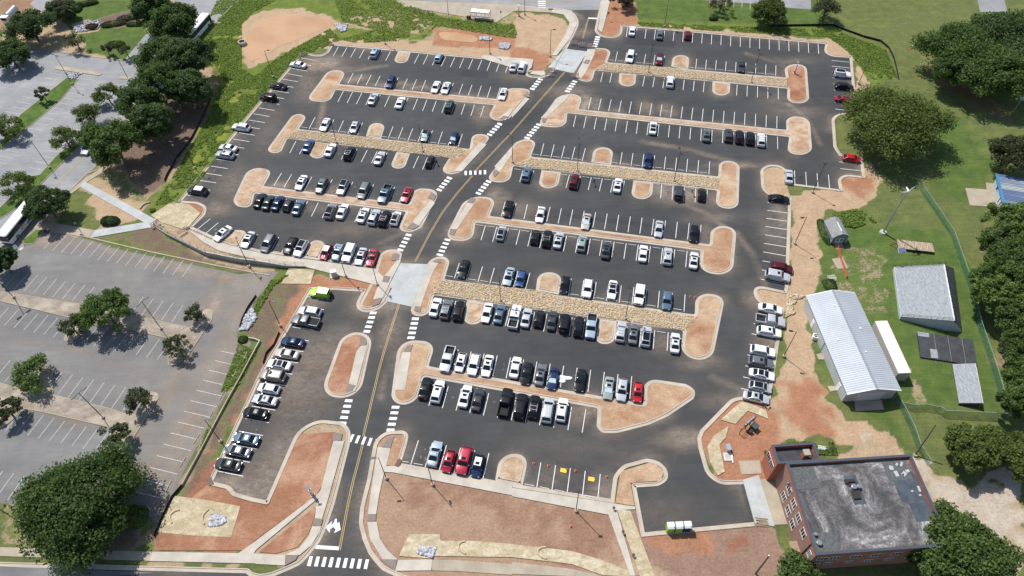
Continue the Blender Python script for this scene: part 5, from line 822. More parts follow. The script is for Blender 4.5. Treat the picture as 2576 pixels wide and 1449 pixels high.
# hedges and shrubs
def shrub(name, x_, y_, rx, ry, h, mat, label, rz=0, cat='shrub', n=1600):
    p = gd(x_, y_, h/2); sc_ = math.sqrt(p.x**2+p.y**2+HCAM**2)/FPX; rx, ry = rx*sc_, ry*sc_*1.25; rg = np.random.default_rng(int(x_*7+y_)); t = thing(name, label, cat, (p.x,p.y,0), R(rz))
    d = rg.normal(size=(n,3)); d /= np.linalg.norm(d,axis=1,keepdims=True); d[:,2] = np.abs(d[:,2]); d = np.sign(d)*np.abs(d)**.7; pos = d*(.85+.15*rg.random((n,1)))*[rx,ry,h]
    nor = d+rg.normal(size=(n,3))*.4; nor /= np.linalg.norm(nor,axis=1,keepdims=True); t1 = np.cross(nor, rg.normal(size=(n,3))); t1 /= np.linalg.norm(t1,axis=1,keepdims=True); t2 = np.cross(nor,t1); s = .26
    V = np.stack([pos-t1*s*.5-t2*s*.4, pos+t1*s*.5-t2*s*.4, pos+t1*s*.5+t2*s*.4, pos-t1*s*.5+t2*s*.4],1).reshape(-1,3)
    link('leaves', fastmesh('shrub_leaves', V, np.arange(n*4).reshape(-1,4), M[mat]), t); b = MB(); b.ball((0,0,0),1,10,6,rx*.85,ry*.85,h*.85); part('stem', b, M['bark'], t)
shrub('hedge',290,110,19,9,1.2,'leaf_mid','dark oval clipped hedge on the lawn at the upper left'); shrub('hedge',192,21,9,8,1.4,'leaf_dark','round clipped hedge ball near the top left path'); shrub('hedge',176,36,9,8,1.4,'leaf_dark','second hedge ball, below the first one')
shrub('hedge',213,8,26,6,1.3,'leaf_dark','long clipped hedge at the top edge of the lawn',20); shrub('hedge',165,8,18,6,1.3,'leaf_dark','long clipped hedge at the top edge nearest the tree',25); shrub('shrub',230,66,13,8,1.0,'leaf_brown','brownish grass clump in the stone bed on the lawn'); shrub('hedge',275,554,20,10,1.6,'leaf_dark','clipped box bush beside the two meeting paths')
shrub('shrub',285,58,26,9,1.0,'leaf_dull','left part of the shrub band across the upper left lawn',15); shrub('shrub',325,42,28,9,1.1,'leaf_brown','right brownish part of the shrub band on the upper left lawn',25); shrub('shrub',340,60,20,6,.8,'leaf_dark','low dark shrubs at the lawn edge under the big trees')
shrub('hedge',325,1300,38,22,1.0,'leaf_mid','flat round shrub bed beside the huge bottom left tree',n=3000); shrub('shrub',383,528,6,4,.6,'weed','small green bush beside the straw tube at the path'); shrub('shrub',1960,1160,12,22,1.2,'weed','leafy bush against the brick building left wall',n=1200)
shrub('shrub',2075,580,11,32,1.2,'leaf_mid','bushes along the left wall of the grey shed'); shrub('shrub',2088,715,16,14,.7,'leaf_mid','low bushes around the white frames',n=900); shrub('shrub',1795,45,10,5,1.1,'leaf_dark','small dark bush in the weeds at the top right'); shrub('shrub',610,853,11,8,.7,'leaf_mid','green bush at the lower end of the silt fence')
# weeds: rough growth over the weedy soils
def weeds(name, poly, n, hgt, mat, leaf=.4):
    P = np.array([q_[:2] for q_ in poly]); lo, hi = P.min(0), P.max(0); pts = np.zeros((0,2))
    while len(pts) < n:
        c = RNG.random((n*2,2))*(hi-lo)+lo; k = (sdist(c[:,0],c[:,1],poly) > .2) & (vnoise(c[:,0],c[:,1],4,9)+.5*vnoise(c[:,0],c[:,1],1.3,5) > .5); pts = np.vstack([pts, c[k]])
    pts = pts[:n]; z = RNG.random(n)**1.5*hgt*(.4+vnoise(pts[:,0],pts[:,1],3,4)); pos = np.concatenate([pts, z[:,None]],1); nor = RNG.normal(size=(n,3))*.5+[0,0,.8]; nor /= np.linalg.norm(nor,axis=1,keepdims=True); t1 = np.cross(nor, RNG.normal(size=(n,3))); t1 /= np.linalg.norm(t1,axis=1,keepdims=True); t2 = np.cross(nor,t1); s = leaf*(.5+.8*RNG.random((n,1)))
    V = np.stack([pos-t1*s*.5-t2*s*.3, pos+t1*s*.5-t2*s*.3, pos+t1*s*.4+t2*s*.3, pos-t1*s*.4+t2*s*.3],1).reshape(-1,3); tag(link(name, fastmesh(name, V, np.arange(n*4).reshape(-1,4), M[mat])), kind='stuff')
weeds('weeds', DP('545,0 700,0 640,30 610,60 610,170 640,190 690,150 830,70 860,100 748,150 690,212 600,312 530,425 455,512 385,518 445,425 525,290 560,200 500,95'), 40000, .22, 'weed')
weeds('weeds', DP('840,0 1000,0 1120,45 1295,62 1305,95 1290,98 1100,66 1060,100 900,110 850,100 940,75 860,55'), 18000, .25, 'weed'); weeds('weeds', DP('1600,55 1700,60 2100,75 2230,125 2260,200 2190,200 2130,130 2085,95 1610,68'), 12000, .25, 'weed'); weeds('weeds', DP('2090,535 2160,525 2210,560 2150,575 2090,570'), 2200, .5, 'weed'); weeds('weeds', DP('1918,1125 2000,1110 2098,1112 2110,1148 2000,1145 1950,1200 1925,1190'), 2500, .5, 'leaf_mid')
weeds('weeds', DP('640,770 690,690 735,690 690,720 650,790 620,860 600,850'), 2200, .25, 'weed'); weeds('weeds', DP('600,860 650,885 455,1230 410,1320 400,1300 480,1180'), 2200, .18, 'weed')
# ================================================================ old lot medians, verges
def bed(name, mt, outl, z=.11, kb=True, wk_=.16, mbk=None):
    p = fillet(outl)
    if area(p) < 0: p = p[::-1]
    if kb: mbk.strip(p, inset(p, wk_), 0, z+.03); p = inset(p, wk_)
    q = MB(); q.prism(p, 0, z); return struct(name, q, mt)
ok = MB(); M['gravelb'] = m_soil('brown_gravel', (.26,.225,.18), (.33,.29,.235), (.42,.37,.30), .3); M['lawn'] = m_soil('lawn_turf', (.06,.105,.025), (.09,.15,.035), (.13,.19,.05), .3)
bed('median_gravel', M['gravelb'], TP('20:-200,0 820,165 1420,292 1915,402 1970,330 2060,205,3 2150,215,3 2135,320 1850,752,3.5 1690,795,3 1690,700,.5 1745,522 1100,375 890,372 775,530,2.5 650,540,2.5 640,500,2 720,400,.5 800,325 0,135 -200,90'), mbk=ok)
bed('median_gravel', M['gravelb'], TP('20:-200,900 180,1003 270,960 450,770,3 545,800,3 530,900 540,1075 1120,1215 1310,1283 1365,1240 1485,1040,3 1595,1055,3 1600,1110 30:1240,225,2.5 1150,215,2.5 1100,-20,.5 20:1080,1400 420,1250 230,1215 130,1330 0,1430,3 -200,1449'), mbk=ok)
bed('lawn_strip', M['lawn'], TP('00:690,768 790,800 620,1000 330,1250 270,1292 10:-300,300 -400,200 00:0,1449 200,1160'), mbk=ok)
bed('traffic_island', M['oldconc'], TP('00:548,680,1 570,655,1 1040,738,1.5 1010,765,1 560,700,1'), z=.14, mbk=ok); bed('traffic_island', M['oldconc'], TP('00:1200,765,.8 1330,775,1 1320,800,1 1190,795,.8'), z=.14, mbk=ok)
bed('lawn_strip', M['lawn'], TP('10:830,0 640,180 340,480 210,620 0,760 -80,810 -80,700 0,640 230,420 300,330 400,310 560,130 650,50'), mbk=ok)
bed('lawn_strip', M['lawn'], TP('10:350,848,2 450,862,1 420,910 350,1000 270,1020,3 210,985,3'), mbk=ok)
for s_ in ['10:1060,230 870,300 640,530 360,860 210,980','10:860,940 1500,1090 2200,1235 2576,1305 11:140,1325','00:280,480 900,570 1330,625','00:2500,-60 2340,50 2160,240','01:-20,1449 300,1449']:
    p = [q[:2] for q in TP(s_)]; 
    if '2500,-60' in s_ or '1060,230' in s_ or '860,940' in s_ or '280,480' in s_: ok.strip(p, offset(p,.3,False), 0, .13, False)
struct('old_kerb', ok, M['oldconc'])
for tl_, x_, y_, az_, lab in ((o10,1880,852,.5,'rusty storm drain where the wall sidewalk meets the left lot'),(o30,2115,502,-1.0,'rusty storm drain at the lower corner of the left car column'),(o31,1435,315,1.2,'dark storm drain by the bottom row first stall'),(o01,475,532,.6,'rusty storm drain at the upper left lot corner'),(o01,757,455,.1,'rusty storm drain at the left end of the top left row'),(o02,388,98,0,'dark storm drain in the kerb by the upper crosswalk'),(o10,475,877,-.3,'rusty grate in the pavement beside the left bus')):
    q_ = T(*tl_,x_,y_); t = thing('storm_drain', lab, 'storm drain', (q_.x,q_.y,.10), az_, 'storm drains'); part('frame', MB().box((0,0,.04),(.75,.42,.05)), plain('rust', (.14,.06,.04), .8), t); g2 = MB(); [g2.box((k*.2,0,.095),(.04,.34,.01)) for k in range(-3,4)]; part('grate', g2, M['black'], t)
for s_, lab in [('30:1760,645 2100,690 2420,750 2330,1060 2000,1050 1590,1010 1640,880','straw erosion blanket on red soil at the bottom left'),('31:1540,1030 1850,1030 1860,1095 2200,1100 32:0,1130 600,1200 900,1290 1180,1400 1190,1460 900,1440 600,1330 0,1262 31:1790,1250 1760,1275 1440,1250','long straw erosion blanket above the bottom sidewalk'),
    ('32:1055,780 1190,795 1440,1460 1290,1460','narrow straw blanket strip beside the lower path'),('32:2030,40 2180,-60 2150,60 2085,130 2140,400 2070,440 1990,300 1965,150','straw blanket inside the kerb left of the brick building'),('23:-346,1210 -276,1150 -196,1160 -20,1235 0,1320 -106,1275 -206,1240 -330,1370 -480,1330','straw blanket below the right car column'),
    ('11:330,1250 590,1272 550,1412 255,1408','pale straw blanket below the retaining wall'),('10:1520,720 1730,585 1900,605 2020,700 1870,870 1620,790','straw blanket at the top end of the retaining wall path')]:
    p = [q[:2] for q in TP(s_)]; zc = (sum(q[0] for q in p)/len(p), sum(q[1] for q in p)/len(p)); mb = MB(); mb.prism(p, .05, .125); mb.shift((zc[0],zc[1],0)); tag(link('erosion_blanket', mb.mesh('erosion_blanket', M['straw']), None, (zc[0],zc[1],.012+len(bpy.data.objects)%17*.0011)), lab, 'erosion blanket')
for s_, n_ in [('30:2135,825 2270,850 2280,900 2210,952 2095,955',380),('31:1640,1165 1815,1160 1780,1268 1610,1225',420),('01:785,250 930,238 900,320 850,325',300),('01:2250,370 2380,375 2370,410 2240,405',200),('01:2450,430 2570,440 2540,500 2440,490',260),('20:2540,180 2590,300 2500,430 2410,430 2440,330',300),('00:720,270 860,215 1000,200 1030,240 980,300 760,330',350),('23:185,60 400,80 300,130 250,190 280,260 175,295',260),('00:660,730 830,740 760,800 690,790',120)]:
    tag(link('grey_riprap', stones('grey_riprap', TP(s_), n_, .26, .12, M['rockg'] if '23:' not in s_ else M['rock'])), kind='stuff')
# ================================================================ buildings (local frame: x along length, y across)
def frame(a, b): d = b-a; return math.atan2(d.y,d.x), d.to_2d().length
H = 3.6; tl, bl, br = T(2,3,405,90,H), T(2,3,808,1050,H), T(2,3,1320,1018,H); az, L = frame(bl, tl); ux = Vector((math.cos(az),math.sin(az),0)); uy = Vector((math.sin(az),-math.cos(az),0)); W = (br-bl).dot(uy)
t = thing('metal_warehouse','long pale blue metal warehouse with ribbed gable roof','warehouse',(bl.x,bl.y,0),az)
M['wall_m'] = m_ribbed('ribbed_wall', (.52,.55,.57), 0, .5, .2); M['roof_m'] = m_ribbed('ribbed_roof', (.45,.48,.50), 0, .45, .2)
part('wall', MB().add([(0,0,0),(L,0,0),(L,-W,0),(0,-W,0),(0,0,H),(L,0,H),(L,-W,H),(0,-W,H),(0,-W/2,H+1.3),(L,-W/2,H+1.3)], [(0,1,5,4),(2,3,7,6),(3,0,4,8,7),(1,2,6,9,5)]), M['wall_m'], t)
o_ = .35; rf = MB()
for s0, s1, zA, zB in ((o_,-W/2,H-.06,H+1.36),(-W-o_,-W/2,H-.06,H+1.36)): rf.add([(-o_,s0,zA),(L+o_,s0,zA),(L+o_,s1,zB),(-o_,s1,zB),(-o_,s0,zA-.08),(L+o_,s0,zA-.08),(L+o_,s1,zB-.08),(-o_,s1,zB-.08)], [(0,1,2,3),(4,7,6,5),(0,4,5,1),(1,5,6,2),(3,2,6,7),(0,3,7,4)])
part('roof', rf, M['roof_m'], t); part('ridge_cap', MB().box((L/2,-W/2,H+1.38),(L/2+o_,.22,.03)), M['steel'], t)
tr = MB()
for x_ in (-o_-.02, L+o_+.02):
    for s0 in (o_,-W-o_): tr.tube((x_,s0,H-.12),(x_,-W/2,H+1.30),.10,.10,4)
part('gable_trim', tr, M['white'], t); dr = part('sliding_door', MB().box((-.06,-W*.5,1.5),(.05,W*.26,1.5)), plain('door_white', (.60,.64,.68), .5), t); part('handle', MB().box((-.14,-W*.5,1.2),(.03,.08,.03)), M['black'], dr)
for xx in (L*.12,L*.78): part('side_door', MB().box((xx,.03,1.05),(.48,.03,1.03)), M['white'], t)
part('downpipe', MB().tube((L*.52,.08,0),(L*.52,.08,H-.1),.06), M['steel'], t)
vm = MB()
for a_, b_ in ((.25,.3),(.5,.2),(.6,.75),(.85,.4),(.35,.62)): vm.box((L*a_,-W*b_,H+1.3*(1-abs(b_-.5)*2)+.12),(.14,.14,.08))
part('roof_vent', vm, M['white'], t)
# shipping container
Hc = 2.9; a0, a1, a2 = T(2,3,1312,860,Hc), T(2,3,1075,335,Hc), T(2,3,1435,855,Hc); az2, Lc = frame(a0,a1); Lc = min(Lc,16.5); Wc = 2.5; t = thing('shipping_container','long cream shipping container beside the warehouse','container',(a0.x,a0.y,0),az2)
M['cont'] = m_ribbed('container_steel', (.62,.58,.52), 0, .28, .12); part('body', MB().box((Lc/2,-Wc/2,Hc/2),(Lc/2,Wc/2,Hc/2)), M['cont'], t); part('roof', MB().box((Lc/2,-Wc/2,Hc+.03),(Lc/2,Wc/2,.03)), plain('container_roof', (.70,.67,.61), .6, vary=.06), t)
d_ = MB(); [d_.tube((-.04,-Wc*q_,.15),(-.04,-Wc*q_,Hc-.15),.03) for q_ in (.15,.38,.62,.85)]; part('locking_bar', d_, M['steel'], t)
for q_ in (.26,.74): part('door', MB().box((-.02,-Wc*q_,Hc/2),(.02,Wc*.225,Hc/2-.12)), plain('cream_door', (.50,.47,.41), .5), t)
# sloped roof training building
Hh = 3.4; tlp, trp, nlp, nrp = T(1,3,1270,1240,.9), T(1,3,1768,1216,Hh), T(2,3,1338,292,.9), T(2,3,1872,335,Hh); t = thing('practice_roof_building','low building with one big grey shingle slope and black railings','building',(nlp.x,nlp.y,0))
sl_ = MB(); A_1, B_1, C_1, D_1 = nlp, tlp, trp, nrp; q4 = quad4([A_1,D_1,C_1,B_1], .15); wpart('shingle_slope', q4, M['shingle'], t)
f1, f2 = T(1,3,1850,1440,0), T(2,3,1958,445,0); q4 = MB(); q4.add([nrp,(f2.x,f2.y,0),(T(1,3,1870,1250,0).x,T(1,3,1870,1250,0).y,0),trp], [(0,1,2,3)]); wpart('steep_slope', q4, M['tar'], t)
q4 = MB(); g_ = lambda p: (p.x,p.y,0); q4.add([nlp,nrp,g_(nrp),g_(nlp)], [(0,3,2,1)]); q4.add([nlp,tlp,g_(tlp),g_(nlp)], [(0,1,2,3)]); q4.add([tlp,trp,g_(trp),g_(tlp)], [(0,1,2,3)]); q4.add([nrp,g_(nrp),(f2.x,f2.y,0)],[(0,1,2)]); wpart('wall', q4, M['wall_m'], t)
q4 = MB(); q4.tube(nrp+Vector((0,0,.16)), trp+Vector((0,0,.16)), .14, .14, 4); wpart('ridge_flashing', q4, M['white'], t); q4 = MB(); q4.tube(nlp+Vector((0,0,.05)), tlp+Vector((0,0,.05)), .08, .08, 4); wpart('eave_trim', q4, M['white'], t)
def railing(mb, p0, p1, n, h=1.05, r=.03):
    p0, p1 = Vector(p0), Vector(p1); u = Vector((0,0,1))
    for k in range(n+1): b_ = p0.lerp(p1,k/n); mb.tube(b_, b_+u*h, r, r, 4)
    for z_ in (h,h*.5): mb.tube(p0+u*z_, p1+u*z_, r, r, 4)
for a_, b_ in ((nlp,nrp),(tlp,trp),(nrp,trp)): q4 = MB(); railing(q4, a_+Vector((0,0,.12)), b_+Vector((0,0,.12)), 9, .9); wpart('railing', q4, M['black'], t)
# black deck with hatches, small wedge roof
p = [T(2,3,x_,y_,.35) for x_, y_ in ((1500,437),(2062,522),(2108,780),(1537,695))]; t = thing('flat_roof_mockup','low black flat deck with seams and two grey hatches','platform',(p[0].x,p[0].y,0)); q4 = MB(); q4.prism([(q_.x,q_.y) for q_ in p], 0, .35); wpart('deck', q4, M['tar'], t)
for s_ in ((1503,437,1618,455,1625,497,1512,482),(1632,612,1700,620,1715,708,1642,702)): q4 = MB(); q4.prism([T(2,3,s_[i_],s_[i_+1],.45).xy[:] for i_ in range(0,8,2)], .3, .46); wpart('hatch', q4, M['shingle'], t)
q4 = MB()
for f_ in (.3,.55,.8):
    a_, b_ = p[0].lerp(p[1],f_), p[3].lerp(p[2],f_); q4.tube(a_+Vector((0,0,.01)), b_+Vector((0,0,.01)), .03,.03,4)
wpart('seam', q4, M['shingle'], t)
p = [T(2,3,1855,768,.5), T(2,3,2085,760,1.7), T(2,3,2162,1160,1.7), T(2,3,1922,1160,.5)]; t = thing('shingle_wedge','small raised grey shingle slab with white edge by the fence','platform',(p[0].x,p[0].y,0)); wpart('slab', quad4([p[0],p[3],p[2],p[1]],.1), M['shingle'], t)
q4 = MB(); q4.tube(p[1],p[2],.09,.09,4); wpart('edge_trim', q4, M['white'], t); q4 = MB(); [q4.tube((q_.x,q_.y,0), q_, .07,.07,5) for q_ in p]; wpart('leg', q4, M['wood'], t); q4 = MB(); q4.add([p[1],p[2],g_(p[2]),g_(p[1])],[(0,1,2,3)]); q4.add([p[3],p[2],g_(p[2]),g_(p[3])],[(0,3,2,1)]); wpart('side_panel', q4, M['tar'], t)
# garden shed
He = 2.2; a0, a1, a2 = T(1,3,655,940,He), T(1,3,575,775,He), T(1,3,832,900,He); b0 = T(1,3,640,985,0); az3, Ls = frame(a0,a1); Ls = max(4.0,min(Ls,6)); Ws = 3.6
t = thing('garden_shed','grey gable shed with white trimmed double doors on the grass','shed',(a0.x,a0.y,0),az3); M['shedw'] = plain('blue_grey_siding', (.17,.21,.25), .7)
part('wall', MB().add([(0,0,0),(Ls,0,0),(Ls,-Ws,0),(0,-Ws,0),(0,0,He),(Ls,0,He),(Ls,-Ws,He),(0,-Ws,He),(0,-Ws/2,He+1.1),(Ls,-Ws/2,He+1.1)], [(0,1,5,4),(2,3,7,6),(3,0,4,8,7),(1,2,6,9,5)]), M['shedw'], t)
rf = MB(); e_ = .18
for s_ in (1,-1):
    pts = [(e_*1.0,He-.12),(-Ws*.22,He+.78),(-Ws/2,He+1.16)]; pts = pts if s_ > 0 else [(-Ws-y_,z_) for y_,z_ in pts]
    for (y0,z0),(y1,z1) in zip(pts,pts[1:]): rf.add([(-e_,y0,z0),(Ls+e_,y0,z0),(Ls+e_,y1,z1),(-e_,y1,z1),(-e_,y0,z0-.06),(Ls+e_,y0,z0-.06),(Ls+e_,y1,z1-.06),(-e_,y1,z1-.06)], [(0,1,2,3),(4,7,6,5),(0,4,5,1),(1,5,6,2),(3,2,6,7),(0,3,7,4)])
part('roof', rf, m_shingle('worn_shed_shingles',(.27,.27,.265)), t); part('ridge_vent', MB().box((Ls*.4,-Ws/2,He+1.2),(Ls*.28,.09,.04)), M['white'], t)
for s_ in (-.5,.5):
    dd = part('door', MB().box((-.04,-Ws/2+s_*.85,.95),(.03,.40,.9)), M['shedw'], t); q4 = MB(); yy = -Ws/2+s_*.85
    for z_ in (.08,.75,1.82): q4.box((-.09,yy,z_),(.02,.41,.05))
    for y_ in (-.37,.37): q4.box((-.093,yy+y_,.95),(.02,.045,.9))
    q4.tube((-.1,yy-.35,.1),(-.1,yy+.35,.72),.035,.035,4); q4.tube((-.105,yy+.35,.1),(-.105,yy-.35,.72),.035,.035,4); part('door_trim', q4, M['white'], dd)
q4 = MB(); [q4.tube((-.06,y_,0),(-.06,y_,He),.06,.06,4) for y_ in (0,-Ws)]; part('corner_trim', q4, M['white'], t); part('ramp', MB().box((-.9,-Ws/2,.12),(.9,.9,.04),ry=-.1), M['wood'], t)
# blue roofed building at the right edge
Hb = 3.2; r0, r1 = T(1,3,2300,312,Hb), T(1,3,2375,615,Hb); az4, Lb = frame(r1,r0); t = thing('blue_roofed_building','white building with striped blue metal roof at the right photo edge','building',(r1.x,r1.y,0),az4); Wb = 14
M['bwall'] = plain('pale_siding', (.42,.46,.48), .6); part('wall', MB().box((Lb/2,-Wb/2-.5,Hb/2-.1),(Lb/2,Wb/2,Hb/2-.1)), M['bwall'], t); m = NT('striped_blue_roof'); wv = m.n('TexWave', wave_type='BANDS', bands_direction='X'); m.l(m.co(), wv.inputs['Vector']); wv.inputs['Scale'].default_value = .31/.5; m.col(m.mix(m.mr(wv.outputs[1],.55,.95,0,1), m.ramp(m.noise(.5,3,.6,m.co((1,.08,1))), [(.42,(.12,.16,.26)),(.5,(.20,.25,.36)),(.56,(.45,.46,.42))]), (.05,.07,.12))); m.rough(.4)
part('roof', MB().box((Lb/2,-Wb/2-.3,Hb+.06),(Lb/2+.3,Wb/2,.06)), m.m, t); part('blue_fascia', MB().box((Lb/2,-.15,Hb+.1),(Lb/2+.32,.5,.07),rx=.25), plain('bright_blue_metal', (.06,.26,.48), .4), t)
for xx, ww in ((Lb*.72,.45),): wd = part('window', MB().box((xx,.03-.5,1.7),(ww,.04,.55)), M['white'], t); part('pane', MB().box((xx,.09-.5,1.7),(ww-.1,.02,.45)), M['glass'], wd)
for xx in (Lb*.36,Lb*.24): wd = part('door', MB().box((xx,.03-.5,1.15),(.48,.04,1.15)), M['white'], t); part('pane', MB().box((xx,.09-.5,1.3),(.2,.02,.8)), M['glass'], wd)
# brick building
Hm = 7.6; c0, c1, c2 = T(3,3,485,1240,Hm), T(3,3,182,305,Hm), T(3,3,1435,210,Hm); az5, Lm = frame(c0,c1); ux = Vector((math.cos(az5),math.sin(az5),0)); uy = Vector((math.sin(az5),-math.cos(az5),0)); Wm = (c2-c1).dot(uy)
t = thing('brick_building','two storey red brick building with stained flat gravel roof','building',(c0.x,c0.y,0),az5)
def parap(mbw, mbc, x0, x1, y0, y1, h, hr):
    mbw.prism([(x0,y0),(x1,y0),(x1,y1),(x0,y1)], -.5, hr); cw = .42
    for a_ in (((x0+x1)/2,y1-cw/2,(x1-x0)/2,cw/2),((x0+x1)/2,y0+cw/2,(x1-x0)/2,cw/2),(x0+cw/2,(y0+y1)/2,cw/2,(y1-y0)/2-cw),(x1-cw/2,(y0+y1)/2,cw/2,(y1-y0)/2-cw)):
        mbw.box((a_[0],a_[1],(hr+h)/2-.06),(a_[2]-.03,a_[3] if a_[3] > 1 else a_[3]-.03,(h-hr)/2-.03)); mbc.box((a_[0],a_[1],h-.02),(a_[2],a_[3],.07))
w_, c_ = MB(), MB(); parap(w_, c_, 0, Lm, -Wm, 0, Hm, Hm-.75); part('wall', w_, M['brick'], t); part('coping', c_, M['coping'], t); part('roof', MB().box((Lm/2,-Wm/2,Hm-.70),(Lm/2-.43,Wm/2-.43,.06)), M['roofgravel'], t)
w_, c_ = MB(), MB(); rel_ = T(3,3,35,130,Hm-.5)-c0; La = rel_.dot(ux)-Lm; ya = -rel_.dot(uy); Wa = (T(3,3,465,105,Hm-.5)-T(3,3,35,130,Hm-.5)).dot(uy); print('annex',La,Wa,ya,Lm,Wm); parap(w_, c_, Lm+.02, Lm+La, ya-Wa, ya, Hm-.5, Hm-1.5); ax = part('annex_wall', w_, M['brick'], t); part('coping', c_, M['coping'], ax); part('annex_roof', MB().box((Lm+La/2,ya-Wa/2,Hm-1.45),(La/2-.43,Wa/2-.43,.05)), M['tar'], t)
ch = part('chimney', MB().box((Lm+1.4,ya-Wa*.7,Hm-.6),(.45,.45,.9)), M['brick'], t); part('chimney_cap', MB().box((Lm+1.4,ya-Wa*.7,Hm+.36),(.55,.55,.08)), M['oldconc'], ch)
mem = MB(); mem.box((Lm*.66,-Wm+2.6,Hm-.63),(2.6,2.0,.012)); mem.box((Lm*.38,-Wm+2.0,Hm-.63),(1.6,1.5,.012)); mem.box((Lm*.66,-Wm*.47,Hm-.628),(2.5,1.0,.012)); part('bare_membrane', mem, M['membrane'], t)
rpm = plain('roof_pavers', (.10,.105,.10), .9, vary=.4, scale=2)
for a_ in (((Lm-2.6,-2.6,Hm-.62),(2.0,2.0,.02)),((1.9,-2.4,Hm-.62),(1.7,2.1,.02)),((Lm-2.4,-Wm+3.2,Hm-.62),(1.8,2.0,.02))): part('roof_paver_field', MB().box(*a_), rpm, t)
for a_ in (((Lm*.68,-Wm*.46,.05),.42),((Lm*.68,-Wm*.50,.05),.34),((3.3,-1.1,-.1),.28),((1.9,-1.2,-.05),.40)):
    vt = part('roof_vent', MB().tube((a_[0][0],a_[0][1],Hm-.6),(a_[0][0],a_[0][1],Hm+a_[0][2]),a_[1],a_[1],14), M['steel'], t); part('cap', MB().tube((a_[0][0],a_[0][1],Hm+a_[0][2]),(a_[0][0],a_[0][1],Hm+a_[0][2]+.05),a_[1]*1.1,a_[1]*.9,14), M['rim'], vt)
for x_, y_, hx, hy in ((.60,.46,.7,.6),(.75,.45,.35,.8),(.72,.46,.3,.6)): part('fan_housing', MB().box((Lm*x_,-Wm*y_,Hm-.5),(hx,hy,.2)), M['bronze'], t)
dbm = plain('grey_debris',(.42,.42,.41),.8)
for k in range(7): part('debris', MB().box((Lm-1.2-random.random()*2.6,-Wm+1.4+random.random()*2.6,Hm-.55),(.12+random.random()*.4,.12+random.random()*.25,.03), rz=random.random()*3), dbm, t)
for y_, x_ in ((1.2,Lm*.55),(.9,Lm*.62),(2.2,Lm*.6)): part('debris', MB().box((x_,-Wm+y_,Hm-.55),(.5 if y_ < 1 else .15,.18,.05)), dbm, t)
def win(x_, y_, z_, wd, ht, side):
    if side == 'L': c_, h_, h2 = (x_,0,z_), (wd,.05,ht), (wd-.08,.02,ht-.08); off = Vector((0,.05,0))
    else: c_, h_, h2 = (0,y_,z_), (.05,wd,ht), (.02,wd-.08,ht-.08); off = Vector((-.05,0,0))
    f_ = part('window', MB().box(Vector(c_),h_), M['white'], t); n_ = 3; g2 = MB()
    for k in range(n_):
        o2 = (k-(n_-1)/2)*(2*wd/n_); cc = Vector(c_)+off+(Vector((o2,0,0)) if side == 'L' else Vector((0,o2,0))); hh = (wd/n_-.07,.02,ht-.1) if side == 'L' else (.02,wd/n_-.07,ht-.1); g2.box(cc,hh)
    part('pane', g2, M['glass'], f_); si = Vector(c_)+off*1.2+Vector((0,0,-ht-.06)); part('sill', MB().box(si,(wd+.1,.1,.05) if side == 'L' else (.1,wd+.1,.05)), M['oldconc'], f_)
for f_ in (.75,.59,.43,.27): win(Lm*f_,0,5.5,.75,.85,'L')
win(Lm*.06,0,5.3,.4,.8,'L')
for f_ in (.75,.59,.44): win(Lm*f_,0,2.3,.75,.85,'L')
for y_ in (-1.6,-3.6,-7.0,-10.3,-13.6,-17.0): win(0,y_,5.6,.8,.55,'F'); win(0,y_+.2,3.0,.7,.35,'F')
for x_ in (Lm+La*.72,Lm+La*.3):
    f_ = part('window', MB().box((x_,ya+.02,4.6),(.7,.04,.75)), M['white'], t); g2 = MB(); [g2.box((x_+k*.45,ya+.07,4.6),(.17,.02,.66)) for k in (-1,0,1)]; part('pane', g2, M['glass'], f_)
dd = part('entrance_door', MB().box((Lm-15.5,.03,1.1),(.55,.04,1.1)), M['white'], t); part('awning', MB().box((3.2,.7,2.0),(.9,.8,.06),rx=.2), M['wood'], t); part('downpipe', MB().tube((Lm-13.6,.1,0),(Lm-13.6,.1,Hm-.2),.07), M['black'], t)
tag(link('dish_antenna', MB().ball((0,0,0),.45,10,5,1,.35,1).mesh('dish_antenna', M['rim'], 60), None, c0+ux*(Lm-3.4)+Vector((0,0,-.9))-uy*.45), 'small rusty dish fixed high on the brick wall', 'dish')
# ================================================================ retaining wall and fences
def polyw(s_): return [Vector((q[0],q[1],0)) for q in TP(s_)]
pw = polyw('10:1555,835 1700,935 2080,1130 2400,1195 11:0,1215 300,1250 500,1240'); hs = [.3,.9,1.35,1.45,1.45,.9,.25]
t = thing('retaining_wall','long grey concrete retaining wall with tan railing above the old lot','wall',pw[0]); w_ = MB(); off_ = [Vector((q[0],q[1],0)) for q in offset([p_[:2] for p_ in pw],.28,False)]
for i_ in range(len(pw)-1): w_.add([pw[i_],pw[i_+1],off_[i_+1],off_[i_],pw[i_]+Vector((0,0,hs[i_])),pw[i_+1]+Vector((0,0,hs[i_+1])),off_[i_+1]+Vector((0,0,hs[i_+1])),off_[i_]+Vector((0,0,hs[i_]))], [(0,1,5,4),(4,5,6,7),(3,7,6,2),(0,4,7,3),(1,2,6,5)])
wpart('wall', w_, m_ribbed('board_formed_concrete',(.36,.35,.32),.4,1.2,.1), t); w_ = MB(); w2 = MB(); tanm = plain('tan_railing', (.45,.33,.22), .6)
